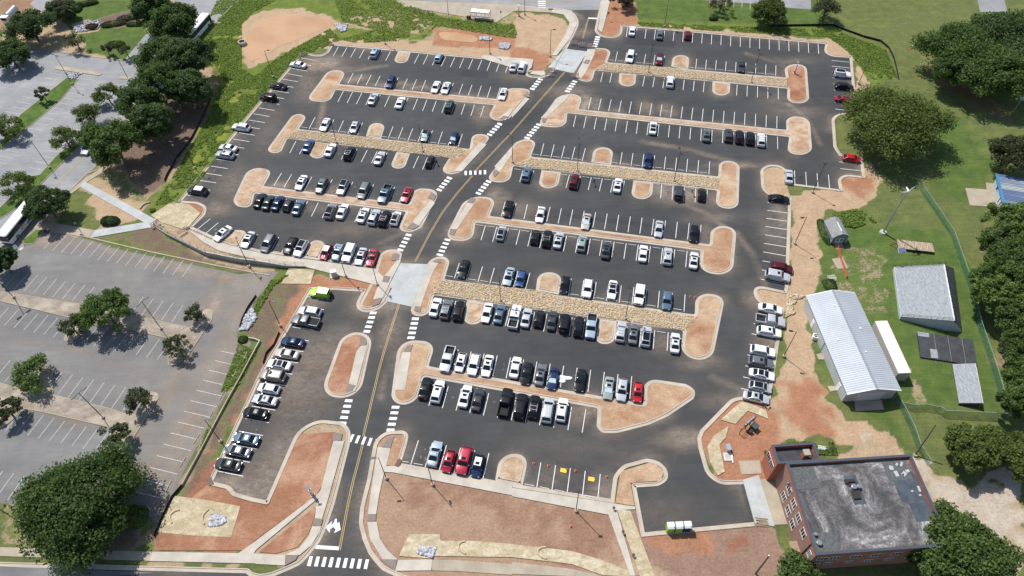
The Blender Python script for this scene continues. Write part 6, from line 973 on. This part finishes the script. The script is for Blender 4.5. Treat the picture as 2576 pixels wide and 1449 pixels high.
for i_ in range(len(pw)-1):
    n_ = max(2,int((pw[i_+1]-pw[i_]).length/2.4)); a_ = off_[i_]+Vector((0,0,hs[i_])); b_ = off_[i_+1]+Vector((0,0,hs[i_+1]))
    for k in range(n_): q_ = a_.lerp(b_,k/n_); w2.tube(q_,q_+Vector((0,0,1.1)),.04,.04,5)
    for z_ in (.35,.7,1.08): w_.tube(a_+Vector((0,0,z_)), b_+Vector((0,0,z_)), .035,.035,4)
wpart('rail', w_, tanm, t); wpart('rail_post', w2, tanm, t)
pw = polyw('21:0,628 50,540 0,520 20:2510,508'); t = thing('low_wall','low L shaped concrete wall at the end of the silt fence','wall',pw[0]); w_ = MB(); pp = [p_[:2] for p_ in pw]; w_.strip(pp, offset(pp,.2,False), 0, .6, False); wpart('coping', w_, M['walk'], t)
pw = polyw('20:2576,610 2420,900 2290,1130 30:2120,0 1960,300 1830,540'); t = thing('low_wall','thin pale concrete wall between the old lot and the slope','wall',pw[0]); w_ = MB(); pp = [p_[:2] for p_ in pw]; w_.strip(pp, offset(pp,.22,False), 0, .55, False); wpart('coping', w_, M['oldconc'], t)
def fence(lab, s_, h, mat, postm, step=2.4, name='silt_fence', cat='silt fence', rail=False, wobble=.12):
    P = polyw(s_); t = thing(name, lab, cat, P[0]); pts = []
    for a_, b_ in zip(P,P[1:]):
        n_ = max(1,int((b_-a_).length/step)); pts += [a_.lerp(b_,k/n_)+Vector((random.uniform(-1,1)*wobble,random.uniform(-1,1)*wobble,0)) for k in range(n_)]
    pts.append(P[-1]); w_ = MB(); n_ = len(pts); w_.add([(*p_.xy,0) for p_ in pts]+[(*p_.xy,h) for p_ in pts], [(k,k+1,n_+k+1,n_+k) for k in range(n_-1)]); wpart('screen' if rail else 'fabric', w_, mat, t)
    if rail:
        r_ = MB(); [r_.tube(p_+Vector((0,0,h)),q_+Vector((0,0,h)),.035,.035,4) for p_,q_ in zip(pts,pts[1:])]; wpart('top_rail', r_, postm, t)
        for p_ in pts: wpart('post', MB().tube(p_,p_+Vector((0,0,h+.05)),.04,.04,6), postm, t)
    else: r_ = MB(); [r_.tube(p_,p_+Vector((0,0,h+.15)),.03,.03,4) for p_ in pts]; wpart('stakes', r_, M['wood'], t)
M['silt'] = plain('black_silt_fabric', (.012,.012,.012), .9)
fence('black silt fence curving under the left trees to the path','00:2110,870 2120,1000 2060,1150 1900,1449 10:1780,150 1700,300 1660,380',.7,M['silt'],None); fence('black silt fence around the top right weedy bank','03:0,265 330,265 640,258 800,320 950,375 1130,420 1215,490 1265,600 1285,690 1310,800',.7,M['silt'],None)
fence('black silt fence along the rubble strip by the old lot','20:2576,85 2500,200 2440,320 2415,400',.6,M['silt'],None); fence('short black silt fence left of the silver cars','21:237,455 180,580 110,660 75,765',.6,M['silt'],None); fence('black silt fence beside the bottom left straw blanket','30:1835,545 1740,660 1640,850 1600,960 1555,1055',.7,M['silt'],None)
m = NT('green_windscreen'); m.col(m.ramp(m.noise(1,3,.5), [(.3,(.04,.16,.09)),(.7,(.07,.24,.14))])); m.rough(.8); m.b.inputs['Alpha'].default_value = .42; gs = m.m; gp = plain('fence_galvanised', (.30,.42,.36), .5)
fence('tall green screened chain link fence along the compound right side','13:1525,460 1840,930 2020,1449 23:2110,400 2250,810 2395,1310 1750,1280 1690,1240',1.9,gs,gp,2.6,'chain_link_fence','fence',True,0); fence('green chain link gate between warehouse and compound corner','23:1340,1195 1420,1215 1550,1210 1690,1240',1.7,gs,gp,2.0,'chain_link_fence','fence',True,0); fence('green chain link fence running from the warehouse to the brick building','23:1270,1110 1370,1300 1440,1449 33:1500,180 1600,330',1.9,gs,gp,2.6,'chain_link_fence','fence',True,0)
fence('orange plastic barrier fence below the grey shed','13:700,1030 725,1150 760,1260 785,1350',.9,plain('orange_net',(.55,.13,.05),.7),None,2,'barrier_fence','barrier fence')
# ================================================================ buses and other vehicles
def text(parent, body, size, loc, rot, mat, name='lettering', ext=.01, align='CENTER'):
    cu = bpy.data.curves.new(name,'FONT'); cu.body = body; cu.size = size; cu.align_x = align; cu.align_y = 'CENTER'; cu.extrude = ext; o = bpy.data.objects.new(name+'_tmp', cu); C.objects.link(o); bpy.context.view_layer.update(); me = bpy.data.meshes.new_from_object(o); bpy.data.objects.remove(o); me.materials.clear(); me.materials.append(mat); q_ = link(name, me, parent, loc); q_.rotation_euler = rot; return q_
def bus(label, P, az):
    t = thing('bus', label, 'bus', P, az, 'white buses on the left road'); L, W2, Hh = 6.0, 1.27, 3.15; wh = M['white']
    b = MB(); b.prism(fillet([(L,W2,.35),(L,-W2,.35),(-L,-W2,.2),(-L,W2,.2)]), .35, 1.55); b.prism(fillet([(L,W2,.35),(L,-W2,.35),(-L,-W2,.2),(-L,W2,.2)]), 2.9, Hh); part('body', b, wh, t, 40)
    navy = plain('navy_tinted_glass', (.012,.014,.05), .1); bb = MB(); bb.prism(fillet([(L-.03,W2-.02,.3),(L-.03,-W2+.02,.3),(-L+.03,-W2+.02,.2),(-L+.03,W2-.02,.2)]), 1.5, 2.92); part('window_band', bb, navy, t)
    part('roof', MB().box((0,0,Hh+.03),(L-.15,W2-.12,.05)), wh, t); part('roof_unit', MB().box((-L+1.6,0,Hh+.12),(.9,.8,.12)), M['white'], t); part('windshield', MB().box((L+.01,0,2.0),(.02,W2-.12,.75)), M['glass'], t); part('bumper', MB().box((L+.03,0,.5),(.08,W2-.05,.15)), M['black'], t)
    for s in (-1,1): part('door' if s < 0 else 'side_panel', MB().box((L-.75,s*(W2+.005),1.5),(.45,.02,1.1)), M['glass'], t) if s < 0 else None; part('headlight', MB().box((L+.02,s*.95,.85),(.03,.16,.1)), M['headl'], t); part('mirror', MB().box((L+.15,s*(W2+.2),2.4),(.08,.12,.22)), M['black'], t)
    for x_ in (L-2.4,-L+3.0):
        for s in (-1,1): w_ = part('wheel', MB().tube((x_,s*(W2-.28),.5),(x_,s*(W2+.02),.5),.5,.5,16), M['rubber'], t); part('rim', MB().tube((x_,s*(W2-.2),.5),(x_,s*(W2+.03),.5),.28,.28,12), M['rim'], w_)
    for s in (1,):
        g_ = MB(); 
        for k in range(9): x_ = -L+.8+k*.55; g_.box((x_,s*(W2+.004),.95+.12*math.sin(k*2.1)),(.3,.012,.28+.1*math.cos(k*1.7)), ry=.5*math.sin(k*1.3))
        part('graphic', g_, plain('teal_graphic',(.16,.28,.30),.5), t)
        text(t, 'ATS', 1.0, (1.0,s*(W2+.03),1.05), (R(90),0,R(180)), M['red']); 
    return t
a_, b_ = T(1,0,780,100), T(1,0,520,420); hd = math.atan2(b_.y-a_.y,b_.x-a_.x); q_ = T(1,0,235,830); bus('white bus with navy windows emerging from under the round tree', (q_.x,q_.y,.02), hd)
q_ = T(0,0,2015,330); a_, b_ = T(0,0,2320,0), T(0,0,2060,300); bus('white bus half hidden by the tall trees at the top', (q_.x,q_.y,.02), math.atan2(a_.y-b_.y,a_.x-b_.x))
q_ = T(1,0,905,55); build_car('minivan','white','','white van half under the lowest large tree on the side road',(q_.x,q_.y,.03),hd,'vehicles on the left road'); q_ = T(0,0,1620,880); build_car('minivan','white','','white vehicle glimpsed through the left trees',(q_.x,q_.y,.03),hd,'vehicles on the left road')
q_ = T(0,0,130,190); a_, b_ = T(0,0,190,115), T(0,0,85,230); t = thing('tank_truck','silver tank truck at the top left construction yard','truck',(q_.x,q_.y,.02),math.atan2(b_.y-a_.y,b_.x-a_.x)); part('tank', MB().tube((-3.4,0,1.7),(1.4,0,1.7),1.0,1.0,16), M['steel'], t, 40); part('cab', MB().prism(fillet([(3.6,1.1,.3),(3.6,-1.1,.3),(2.0,-1.1,.2),(2.0,1.1,.2)]),.5,2.5), M['white'], t); part('windshield', MB().box((3.62,0,1.9),(.03,.9,.35)), M['glass'], t); part('chassis', MB().box((0,0,.6),(3.5,.5,.12)), M['black'], t)
for x_ in (2.8,-1.8,-2.9):
    for s in (-1,1): part('wheel', MB().tube((x_,s*.85,.5),(x_,s*1.12,.5),.5,.5,14), M['rubber'], t)
# ================================================================ street furniture
q_ = T(0,1,2260,190); t = thing('bus_shelter','bus shelter with white roof and black frame on the pale pavement','bus shelter',(q_.x,q_.y,.1), math.atan2(T(0,1,2350,212).y-T(0,1,2170,195).y, T(0,1,2350,212).x-T(0,1,2170,195).x)); 
fr = MB(); [fr.tube((x_,y_,0),(x_,y_,2.5),.06,.06,4) for x_ in (-3,-1.5,0,1.5,3) for y_ in (-1,1) if not (y_ < 0 and x_ in (0,)) ]; [fr.box((0,y_,z_),(3.1,.06,.06)) for y_ in (-1.0,1.0) for z_ in (2.5,)]; fr.box((0,-1.0,.12),(3.1,.05,.08)); fr.box((0,-1,1.2),(3.1,.04,.04)); [fr.box((x_,0,2.5),(.06,1.05,.06)) for x_ in (-3.05,0,3.05)]; part('frame', fr, M['black'], t)
for s in (-1,1): part('roof', MB().box((s*1.52,0,2.58),(1.46,.98,.04)), M['white'], t)
part('bench', MB().box((.6,.3,.5),(1.5,.22,.04)), M['steel'], t)
for k, x_ in enumerate((2130,2153)): q_ = T(0,1,x_,190); t = thing('litter_bin',['dark round bin left of the bus shelter, outer one','dark round bin left of the bus shelter, nearest to it'][k],'litter bin',(q_.x,q_.y,.1)); part('body', MB().tube((0,0,0),(0,0,1.1),.32,.34,14), M['black'], t); part('lid', MB().tube((0,0,1.1),(0,0,1.22),.34,.2,14), M['steel'], t)
q_ = T(0,1,2466,190); t = thing('bus_stop_sign','slim bus stop post right of the bus shelter','sign',(q_.x,q_.y,.1)); part('pole', MB().tube((0,0,0),(0,0,2.4),.05), M['steel'], t); part('sign_plate', MB().box((0,0,2.2),(.22,.02,.3)), M['bronze'], t)
def bike(label, P, az, col):
    t = thing('bicycle', label, 'bicycle', P, az)
    for x_ in (-.52,.52): part('wheel', MB().path([(x_+.34*math.cos(a),0,.34+.34*math.sin(a)) for a in [k*math.pi/8 for k in range(17)]],.025,5), M['rubber'], t)
    part('frame', MB().path([(-.52,0,.34),(-.1,0,.34),(.4,0,.85),(.52,0,.34)],.025).path([(-.52,0,.34),(-.22,0,.85),(.4,0,.85)],.025).path([(-.22,0,.9),(-.1,0,.34)],.025), col, t); part('saddle', MB().box((-.24,0,.95),(.13,.06,.03)), M['black'], t); part('handlebar', MB().tube((.4,-.25,1.0),(.4,.25,1.0),.02).tube((.4,0,.85),(.4,0,1.0),.02), M['black'], t)
q_ = T(1,1,88,245); bike('red bicycle standing at the kerb of the lower left island',(q_.x,q_.y,.16),-.1,M['red'])
for k, (x_, lab) in enumerate(((1598,'dark bicycle at the left end of the bike rack'),(1725,'dark bicycle in the middle of the bike rack'),(1742,'second middle bicycle in the bike rack'),(1778,'dark bicycle near the right end of the bike rack'))): q_ = T(0,1,x_,130+(x_-1570)*.08); bike(lab,(q_.x,q_.y,.1),1.2,M['black'])
q_ = T(0,1,1680,135); t = thing('bike_rack','row of bent steel bike hoops on the pale pavement','bike rack',(q_.x,q_.y,.1), math.atan2(T(0,1,1790,150).y-T(0,1,1570,125).y, T(0,1,1790,150).x-T(0,1,1570,125).x))
for k in range(7): x_ = -3.6+k*1.2; part('hoop', MB().path([(x_-.25,0,0),(x_-.25,0,.7),(x_-.15,0,.88),(x_+.15,0,.88),(x_+.25,0,.7),(x_+.25,0,0)],.03,5), M['steel'], t)
def stopsign(label, P, az):
    t = thing('stop_sign', label, 'stop sign', P, az); part('pole', MB().tube((0,0,0),(0,0,2.2),.04), M['steel'], t); o8 = [(.42*math.cos(R(22.5+45*k)),.42*math.sin(R(22.5+45*k))) for k in range(8)]; b = MB(); b.add([(x_,-.02,2.4+y_) for x_,y_ in o8]+[(x_,.02,2.4+y_) for x_,y_ in o8], [tuple(range(8)),tuple(range(8,16))[::-1]]+[(k,8+k,8+(k+1)%8,(k+1)%8) for k in range(8)]); sp_ = part('sign_plate', b, M['red'], t)
    text(sp_, 'STOP', .30, (0,-.035,2.4), (R(90),0,0), M['white'])
q_ = T(0,2,965,205); stopsign('red stop sign beside the road at the top edge',(q_.x,q_.y,.1),0.1); q_ = T(1,0,228,985); stopsign('red stop sign on the grass tongue beside the left bus',(q_.x,q_.y,.1),-.6)
def tower(label, P):
    t = thing('emergency_phone', label, 'emergency phone', (P.x,P.y,.1)); part('base', MB().tube((0,0,0),(0,0,.1),.45,.45,14), M['conc'], t); part('column', MB().prism(fillet([(.2,.2,.1),(.2,-.2,.1),(-.2,-.2,.1),(-.2,.2,.1)]),.1,2.6), M['white'], t); part('red_band', MB().box((0,0,.55),(.22,.22,.25)), M['red'], t); part('face_plate', MB().box((0,-.22,1.4),(.14,.02,.25)), M['red'], t)
    part('mast', MB().tube((0,0,2.6),(0,0,3.6),.05), M['white'], t); part('beacon', MB().ball((0,0,2.72),.17), plain('blue_lamp', (.2,.35,.6), .2), t); part('solar_panel', MB().box((0,0,3.65),(.32,.25,.03),rx=.4), M['steel'], t)
tower('white emergency phone tower by the diagonal path, bottom left', T(3,1,575,640)); tower('white emergency phone tower on the top right island slab', T(0,3,262,742)); tower('white and red emergency phone tower beside the upper bus stop', T(0,2,68,162))
m_str = NT('striped_boards'); wv = m_str.n('TexWave', wave_type='BANDS', bands_direction='DIAGONAL'); m_str.l(m_str.co(), wv.inputs['Vector']); wv.inputs['Scale'].default_value = 1.2; m_str.col(m_str.ramp(wv.outputs[1], [(0,(.72,.7,.66)),(.5,(.65,.22,.12))], 'CONSTANT')); m_str = m_str.m
def barricade(label, P, az, w=1.15, mt=None):
    t = thing('barricade', label, 'barricade', (P.x,P.y,.06), az, 'road closure barricades')
    for z_ in (.5,.9,1.35): part('board', MB().box((0,-.03,z_),(w,.02,.11)), mt or m_str, t)
    for s in (-1,1): part('post', MB().tube((s*w*.75,0,0),(s*w*.75,0,1.5),.035), M['steel'], t); part('foot', MB().box((s*w*.75,0,.03),(.04,.55,.03)), M['steel'], t)
for x_, y_, az_, lab in ((620,452,-.12,'left of three striped barricades closing the upper road'),(700,470,-.12,'middle of three striped barricades closing the upper road'),(792,486,-.14,'right of three striped barricades closing the upper road'),(395,725,-.1,'upper barricade left of the closed concrete crossing'),(370,765,-.1,'lower barricade left of the closed concrete crossing'),(632,778,-.12,'single barricade right of the closed concrete crossing')): barricade(lab, T(0,2,x_,y_), az_)
barricade('striped barricade closing the new path above the wall', T(1,0,1570,822), .9); barricade('striped barricade at the upper wall sidewalk', T(1,0,1840,900), .9); barricade('white barricade at the exit of the old lot', T(1,0,115,1120), .9, 1.3, M['white']); barricade('second white barricade, behind the first at the old lot exit', T(1,0,140,1090), .9, 1.3, M['white'])
cone0 = None
for k, (tl_, x_, y_, lab) in enumerate(((o32,218,318,'orange cone closest to the bottom row island'),(o32,365,342,'orange cone second from the left in the bottom row'),(o32,548,382,'orange cone touching the left yellow sign'),(o32,638,392,'orange cone between the two yellow signs'),(o32,952,452,'orange cone at the right end of the bottom row'),(o32,592,950,'small orange cone alone on the brown soil'),(o22,1793,90,'left orange cone at the end of the large rock bed row'),(o22,1838,98,'right orange cone beside the big rock bed island'),(o03,1418,480,'left orange cone around the bent pipe on the field'),(o03,1437,494,'lower orange cone around the bent pipe on the field'),(o03,1482,470,'right orange cone around the bent pipe on the field'),(o03,1500,770,'fallen orange marker on the field near the large oak'))):
    q_ = T(*tl_, x_, y_)
    if cone0 is None: t = cone0 = thing('traffic_cone', lab, 'traffic cone', (0,0,0), 0, 'orange traffic cones'); part('base', MB().box((0,0,.03),(.2,.2,.03)), M['orange'], t); part('cone', MB().tube((0,0,.05),(0,0,.72),.15,.03,12), M['orange'], t); part('collar', MB().tube((0,0,.38),(0,0,.5),.098,.075,12), M['white'], t)
    else: t = copy_tree(cone0)
    t.location = (q_.x,q_.y,.04); t['label'] = lab
q_ = T(0,3,1455,475); t = link('bent_pipe', MB().path([(-.9,-.6,0),(-.5,-.3,.6),(0,0,.9),(.6,.3,.8),(1.0,.5,.3)],.09,8).mesh('bent_pipe', M['steel'], 60), None, (q_.x,q_.y,0)); tag(t,'bent grey pipe rising from the field among cones','pipe')
q_ = T(0,3,1530,660); t = thing('white_post','short white vent post on the upper right field','post',(q_.x,q_.y,0)); part('pole', MB().tube((0,0,0),(.1,.2,1.6),.08), M['white'], t); part('cap', MB().ball((.1,.2,1.65),.13), M['white'], t)
for x_, y_, az_, lab in ((517,390,-.25,'left yellow folded sign lying in the bottom row stalls'),(797,477,-.2,'right yellow folded sign lying in the bottom row stalls')): q_ = T(3,2,x_,y_); t = thing('folding_sign', lab, 'folding sign', (q_.x,q_.y,.03), az_); part('panel', MB().box((0,0,.10),(.55,.38,.02),rx=.06), M['yel'], t); part('panel', MB().box((.02,.02,.04),(.55,.38,.02)), M['yel'], t); part('handle', MB().box((.58,0,.12),(.05,.1,.02)), M['yel'], t)
for k, (x_, colr, lab) in enumerate(((1580,'lime','left lime green portable toilet'),(1665,'lime','middle portable toilet, lime green, between the other two'),(1748,'navy','right portable toilet, navy blue'))):
    q_ = T(3,2,x_,985-k*4); mt = plain('toilet_'+colr, (.30,.55,.03) if colr == 'lime' else (.02,.03,.13), .5); a_, b_ = T(3,2,1540,1012), T(3,2,1790,1000); t = thing('portable_toilet', lab, 'portable toilet', (q_.x,q_.y,.05), math.atan2(b_.y-a_.y,b_.x-a_.x), 'portable toilets'); part('cabin', MB().box((0,0,1.05),(.56,.56,1.0)), mt, t); part('door', MB().box((0,.57,1.05),(.38,.02,.9)), M['white'], t)
    rf = MB(); rf.add([(-.62,-.62,2.05),(.62,-.62,2.05),(.62,.62,2.05),(-.62,.62,2.05),(-.6,-.3,2.3),(.6,-.3,2.3),(.6,.3,2.36),(-.6,.3,2.36)], [(4,5,6,7),(0,1,5,4),(1,2,6,5),(2,3,7,6),(3,0,4,7),(0,3,2,1)]); part('roof', rf, M['white'], t); part('vent_pipe', MB().tube((.45,-.4,2.1),(.45,-.4,2.5),.05), M['black'], t); part('base', MB().box((0,0,.04),(.6,.6,.04)), M['black'], t)
for x_, y_, lab in ((1020,765,'brown path post at the top of the lower path'),(1112,1003,'brown path post at the middle of the lower path'),(1216,1235,'brown path post lowest on the lower path')): q_ = T(3,2,x_,y_+15); t = thing('path_post', lab, 'bollard', (q_.x,q_.y,.14), 0, 'posts beside the lower path'); part('post', MB().tube((0,0,0),(0,0,.7),.07), M['bronze'], t); part('cap', MB().ball((0,0,.75),.26,10,6,1,1,.5), plain('oxblood', (.12,.04,.04), .5), t)
q_ = T(1,1,790,1325); t = thing('utility_cabinet','pale grey utility cabinet below the wall sidewalk','utility cabinet',(q_.x,q_.y,.05),.2); part('body', MB().box((0,0,.75),(.55,.4,.75)), plain('cabinet_grey',(.5,.5,.46),.5), t); part('lid', MB().box((0,0,1.53),(.6,.45,.05)), M['white'], t); part('pad', MB().box((-.1,0,.05),(.9,.7,.05)), M['walk'], t)
q_ = T(3,2,2165,180); t = thing('utility_cabinet','small rounded grey utility box on red soil near the brick building','utility cabinet',(q_.x,q_.y,.05),.1); part('body', MB().prism(fillet([(.38,.6,.15),(.38,-.6,.15),(-.38,-.6,.15),(-.38,.6,.15)]),.05,1.2), plain('box_grey',(.42,.42,.40),.5), t); part('lid', MB().prism(fillet([(.4,.62,.15),(.4,-.62,.15),(-.4,-.62,.15),(-.4,.62,.15)]),1.2,1.27), M['steel'], t)
q_ = T(3,2,2170,252); t = thing('framed_pad','pale square framed pad set in red soil','utility pad',(q_.x,q_.y,.05)); part('frame', MB().prism([(-.7,-.75),(.7,-.75),(.7,.75),(-.7,.75)],0,.16), M['white'], t); part('lid', MB().box((0,0,.17),(.55,.6,.02)), M['walk'], t)
tag(link('white_pipe', MB().tube((-.1,-.9,.12),(.1,.9,.12),.1,.1,10).mesh('white_pipe', M['white'], 60), None, (T(3,2,2216,268).x,T(3,2,2216,268).y,.05)), 'short white pipe lying beside the framed pad', 'pipe')
q_ = T(2,3,465,508); t = thing('condenser_unit','white air conditioner condenser beside the warehouse wall','air conditioner',(q_.x,q_.y,0),-.3); part('body', MB().box((0,0,.55),(.5,.5,.5)), M['white'], t); part('fan_grille', MB().tube((0,0,1.05),(0,0,1.08),.38,.38,16), M['black'], t); part('fan_hub', MB().box((0,0,1.09),(.36,.04,.01)), M['white'], t)
q_ = T(2,2,2345,1440); e1 = T(2,2,2345,1400); a_, b_ = T(3,2,2285,22), T(2,2,2430,1340); az_ = math.atan2(b_.y-a_.y,b_.x-a_.x); t = thing('meter_rack','rack of grey electric boxes on posts with transformer behind','electric rack',((a_.x+b_.x)/2,(a_.y+b_.y)/2,.05),az_); hl = (b_-a_).length/2
fr = MB(); [fr.tube((x_,0,0),(x_,0,2.0),.07,.07,6) for x_ in (-hl,-hl*.2,hl*.4,hl)]; [fr.tube((-hl,0,z_),(hl,0,z_),.04,.04,4) for z_ in (.9,1.4,1.95)]; part('frame', fr, M['bronze'], t)
for x_, ww in ((-.6,.25),(.0,.5),(.9,.32),(1.5,.3)): part('box', MB().box((x_,.16,1.5),(ww,.14,.45)), M['steel'], t)
part('transformer', MB().box((.9,-.95,.6),(.6,.55,.6)), plain('dark_green_steel',(.05,.08,.08),.5), t); part('generator', MB().box((-.3,-1.0,.35),(.4,.35,.35)), M['bronze'], t)
def stack(name, label, cat, P, az, n, L, mt, w=.12, spread=.5):
    t = thing(name, label, cat, (P.x,P.y,.12), az); [part('plank' if mt is M['wood'] else 'rod', MB().box((random.uniform(-.1,.1),(k-n/2)*w*1.6*spread*2,.03+.07*(k % 3)),(L/2*random.uniform(.8,1),w/2,.03),rz=random.uniform(-.06,.06)), mt, t) for k in range(n)]
stack('lumber_stack','stack of grey boards at the end of the concrete slab','lumber',T(3,2,2512,905),-.1,8,2.3,M['wood']); stack('pipe_stack','white pipes piled beside the brick annex','pipes',T(3,3,538,160),-.2,7,1.5,M['white'],.07)
stack('tied_posts','bundle of white frame pieces on grass below the shed','frame pieces',T(1,3,640,1350),.2,6,1.9,M['white'],.08,1.0)
q_ = T(0,0,2442,445); t = thing('concrete_pipe_riser','round concrete manhole riser at the edge of the large pond','manhole riser',(q_.x,q_.y,0)); part('ring', MB().strip([(1.2*math.cos(a),1.2*math.sin(a)) for a in [k*math.pi/12 for k in range(24)]],[(.9*math.cos(a),.9*math.sin(a)) for a in [k*math.pi/12 for k in range(24)]],0,1.0), M['walk'], t); part('inside', MB().tube((0,0,0),(0,0,.5),.92,.92,20), M['bronze'], t)
# wheel-less things: timber platform trailer, wind turbine, solar lamps
a_, b_ = T(1,3,1315,1050,.6), T(1,3,1675,1090,.6); c_ = T(1,3,1365,978,.6); az_, Lt = frame(a_,b_); Wt = (c_-a_).length; t = thing('flat_trailer','flatbed trailer with tan deck and white zigzag straps on the grass','trailer',((a_.x+b_.x)/2,(a_.y+b_.y)/2,0),az_)
part('deck', MB().box((0,1.35,.6),(Lt/2,1.35,.08)), M['wood'], t); z_ = MB(); z_.path([(-Lt/2+.3+k*(Lt-.6)/11,.15 if k % 2 else 2.55,.72) for k in range(12)],.05,4); part('strap', z_, plain('cream_strap',(.55,.52,.42),.7), t); part('drawbar', MB().path([(-Lt/2,.3,.5),(-Lt/2-1.6,1.35,.45),(-Lt/2,2.4,.5)],.08,5), plain('rusty_steel',(.25,.09,.05),.8), t)
for x_ in (-.6,.6):
    for y_ in (-.05,2.75): part('wheel', MB().tube((x_,y_-.1,.35),(x_,y_+.1,.35),.35,.35,14), M['rubber'], t)
q_ = T(1,3,1155,892); t = thing('wind_turbine','small three bladed wind turbine on a tall grey mast','wind turbine',(q_.x,q_.y,0)); part('base', MB().tube((0,0,0),(0,0,.35),.8,.75,14), M['walk'], t); part('mast', MB().tube((0,0,.3),(0,0,13.4),.22,.13,10), M['steel'], t); nc = part('nacelle', MB().tube((0,-.5,13.5),(0,.8,13.5),.22,.12,10), M['white'], t)
for k in range(3):
    a = R(70+120*k); d1 = Vector((math.cos(a),0,math.sin(a))); d2 = Vector((math.cos(a-.5),0,math.sin(a-.5))); hub = Vector((0,-.55,13.5)); bl_ = MB(); bl_.tube(hub,hub+d1*.9,.05,.08,6); bl_.tube(hub+d1*.9,hub+d1*.9+(d1+d2).normalized()*.8,.08,.03,6); part('blade', bl_, M['white'], t)
part('anemometer', MB().tube((0,0,10.3),(-1.1,.1,10.4),.03).ball((-1.1,.1,10.5),.1,6,4), M['steel'], t)
def solar(label, P, az, h=4.6):
    t = thing('solar_lamp', label, 'solar lamp', (P.x,P.y,0), az, 'solar powered lamps'); part('pole', MB().tube((0,0,0),(0,0,h),.07), M['steel'], t); pn = part('solar_panel', MB().box((0,0,h+.25),(.8,.5,.03),rx=.5), plain('panel_blue',(.16,.22,.30),.2), t); part('panel_frame', MB().box((0,0,h+.22),(.85,.55,.02),rx=.5), M['white'], pn); part('lamp_head', MB().box((.6,-.5,h-.25),(.35,.12,.05)).tube((0,0,h-.3),(.5,-.4,h-.25),.03), M['steel'], t)
solar('solar lamp on a white pole beside the shingle slope building', T(1,3,1255,1212), .2); solar('solar lamp near the right photo edge under the tree cluster', T(0,3,2430,1182), .3, 6)
q_ = T(3,3,1475,235); t = thing('utility_pole','dark wooden utility pole behind the brick building','utility pole',(q_.x,q_.y,0)); part('pole', MB().tube((0,0,0),(1.0,2.0,8.0),.16,.11,8), M['bark'], t); part('crossarm', MB().box((0,0,.2),(.3,.3,.2)), M['oldconc'], t)
q_ = T(3,2,2450,1425); t = thing('utility_pole','dark wooden pole at the bottom edge left of the brick building','utility pole',(q_.x,q_.y,0)); part('pole', MB().tube((0,0,0),(0,.2,8.5),.15,.11,8), M['bark'], t); part('pole_cap', MB().ball((0,.2,8.5),.2,8,4), M['steel'], t)
# straw wattles, plastic sheet, rebar drains
for s_, lab in (('30:1735,920 1705,860 1740,805 1810,785','left curved straw tube on the bottom left blanket'),('30:2060,930 2030,880 2060,820 2105,780','right curved straw tube beside the grey stones'),('31:2105,1100 2050,1115 2035,1160 2060,1205 2110,1228','curved straw tube near the grey stones in the middle bottom'),('32:340,1160 280,1165 250,1210 280,1255 345,1278','curved straw tube on the long bottom blanket'),('10:1410,655 1450,605 1515,590','curved straw tube beside the green bush at the path')):
    P = [Vector((q[0],q[1],.22)) for q in fillet([(a,b,1.2) for a,b,_ in TP(s_)],False)]; o0 = P[0].copy(); mb = MB(); mb.path(P,.17,8); mb.shift(o0); tag(link('straw_tube', mb.mesh('straw_tube', plain('straw_tube',(.52,.42,.27),.9), 60), None, o0), lab, 'straw wattle')
q_ = T(2,2,515,915); mb = MB(); rg = np.random.default_rng(3)
for k in range(3):
    a = [0.2,2.3,4.3][k]; c0_ = (math.cos(a)*.7,math.sin(a)*.55)
    n_ = 14; ring_ = [(c0_[0]+(.75+.15*rg.random())*math.cos(2*math.pi*j/n_)*abs(math.cos(a))+.35*math.cos(2*math.pi*j/n_), c0_[1]+.38*math.sin(2*math.pi*j/n_)*(1+.3*rg.random()), .05+.12*rg.random()) for j in range(n_)]; mb.add([(c0_[0],c0_[1],.25)]+ring_, [(0,1+j,1+(j+1)%n_) for j in range(n_)])
tag(link('plastic_sheet', mb.mesh('plastic_sheet', M['white']), None, (q_.x,q_.y,.03)), 'crumpled white plastic sheet beside the navy sedan', 'plastic sheet')
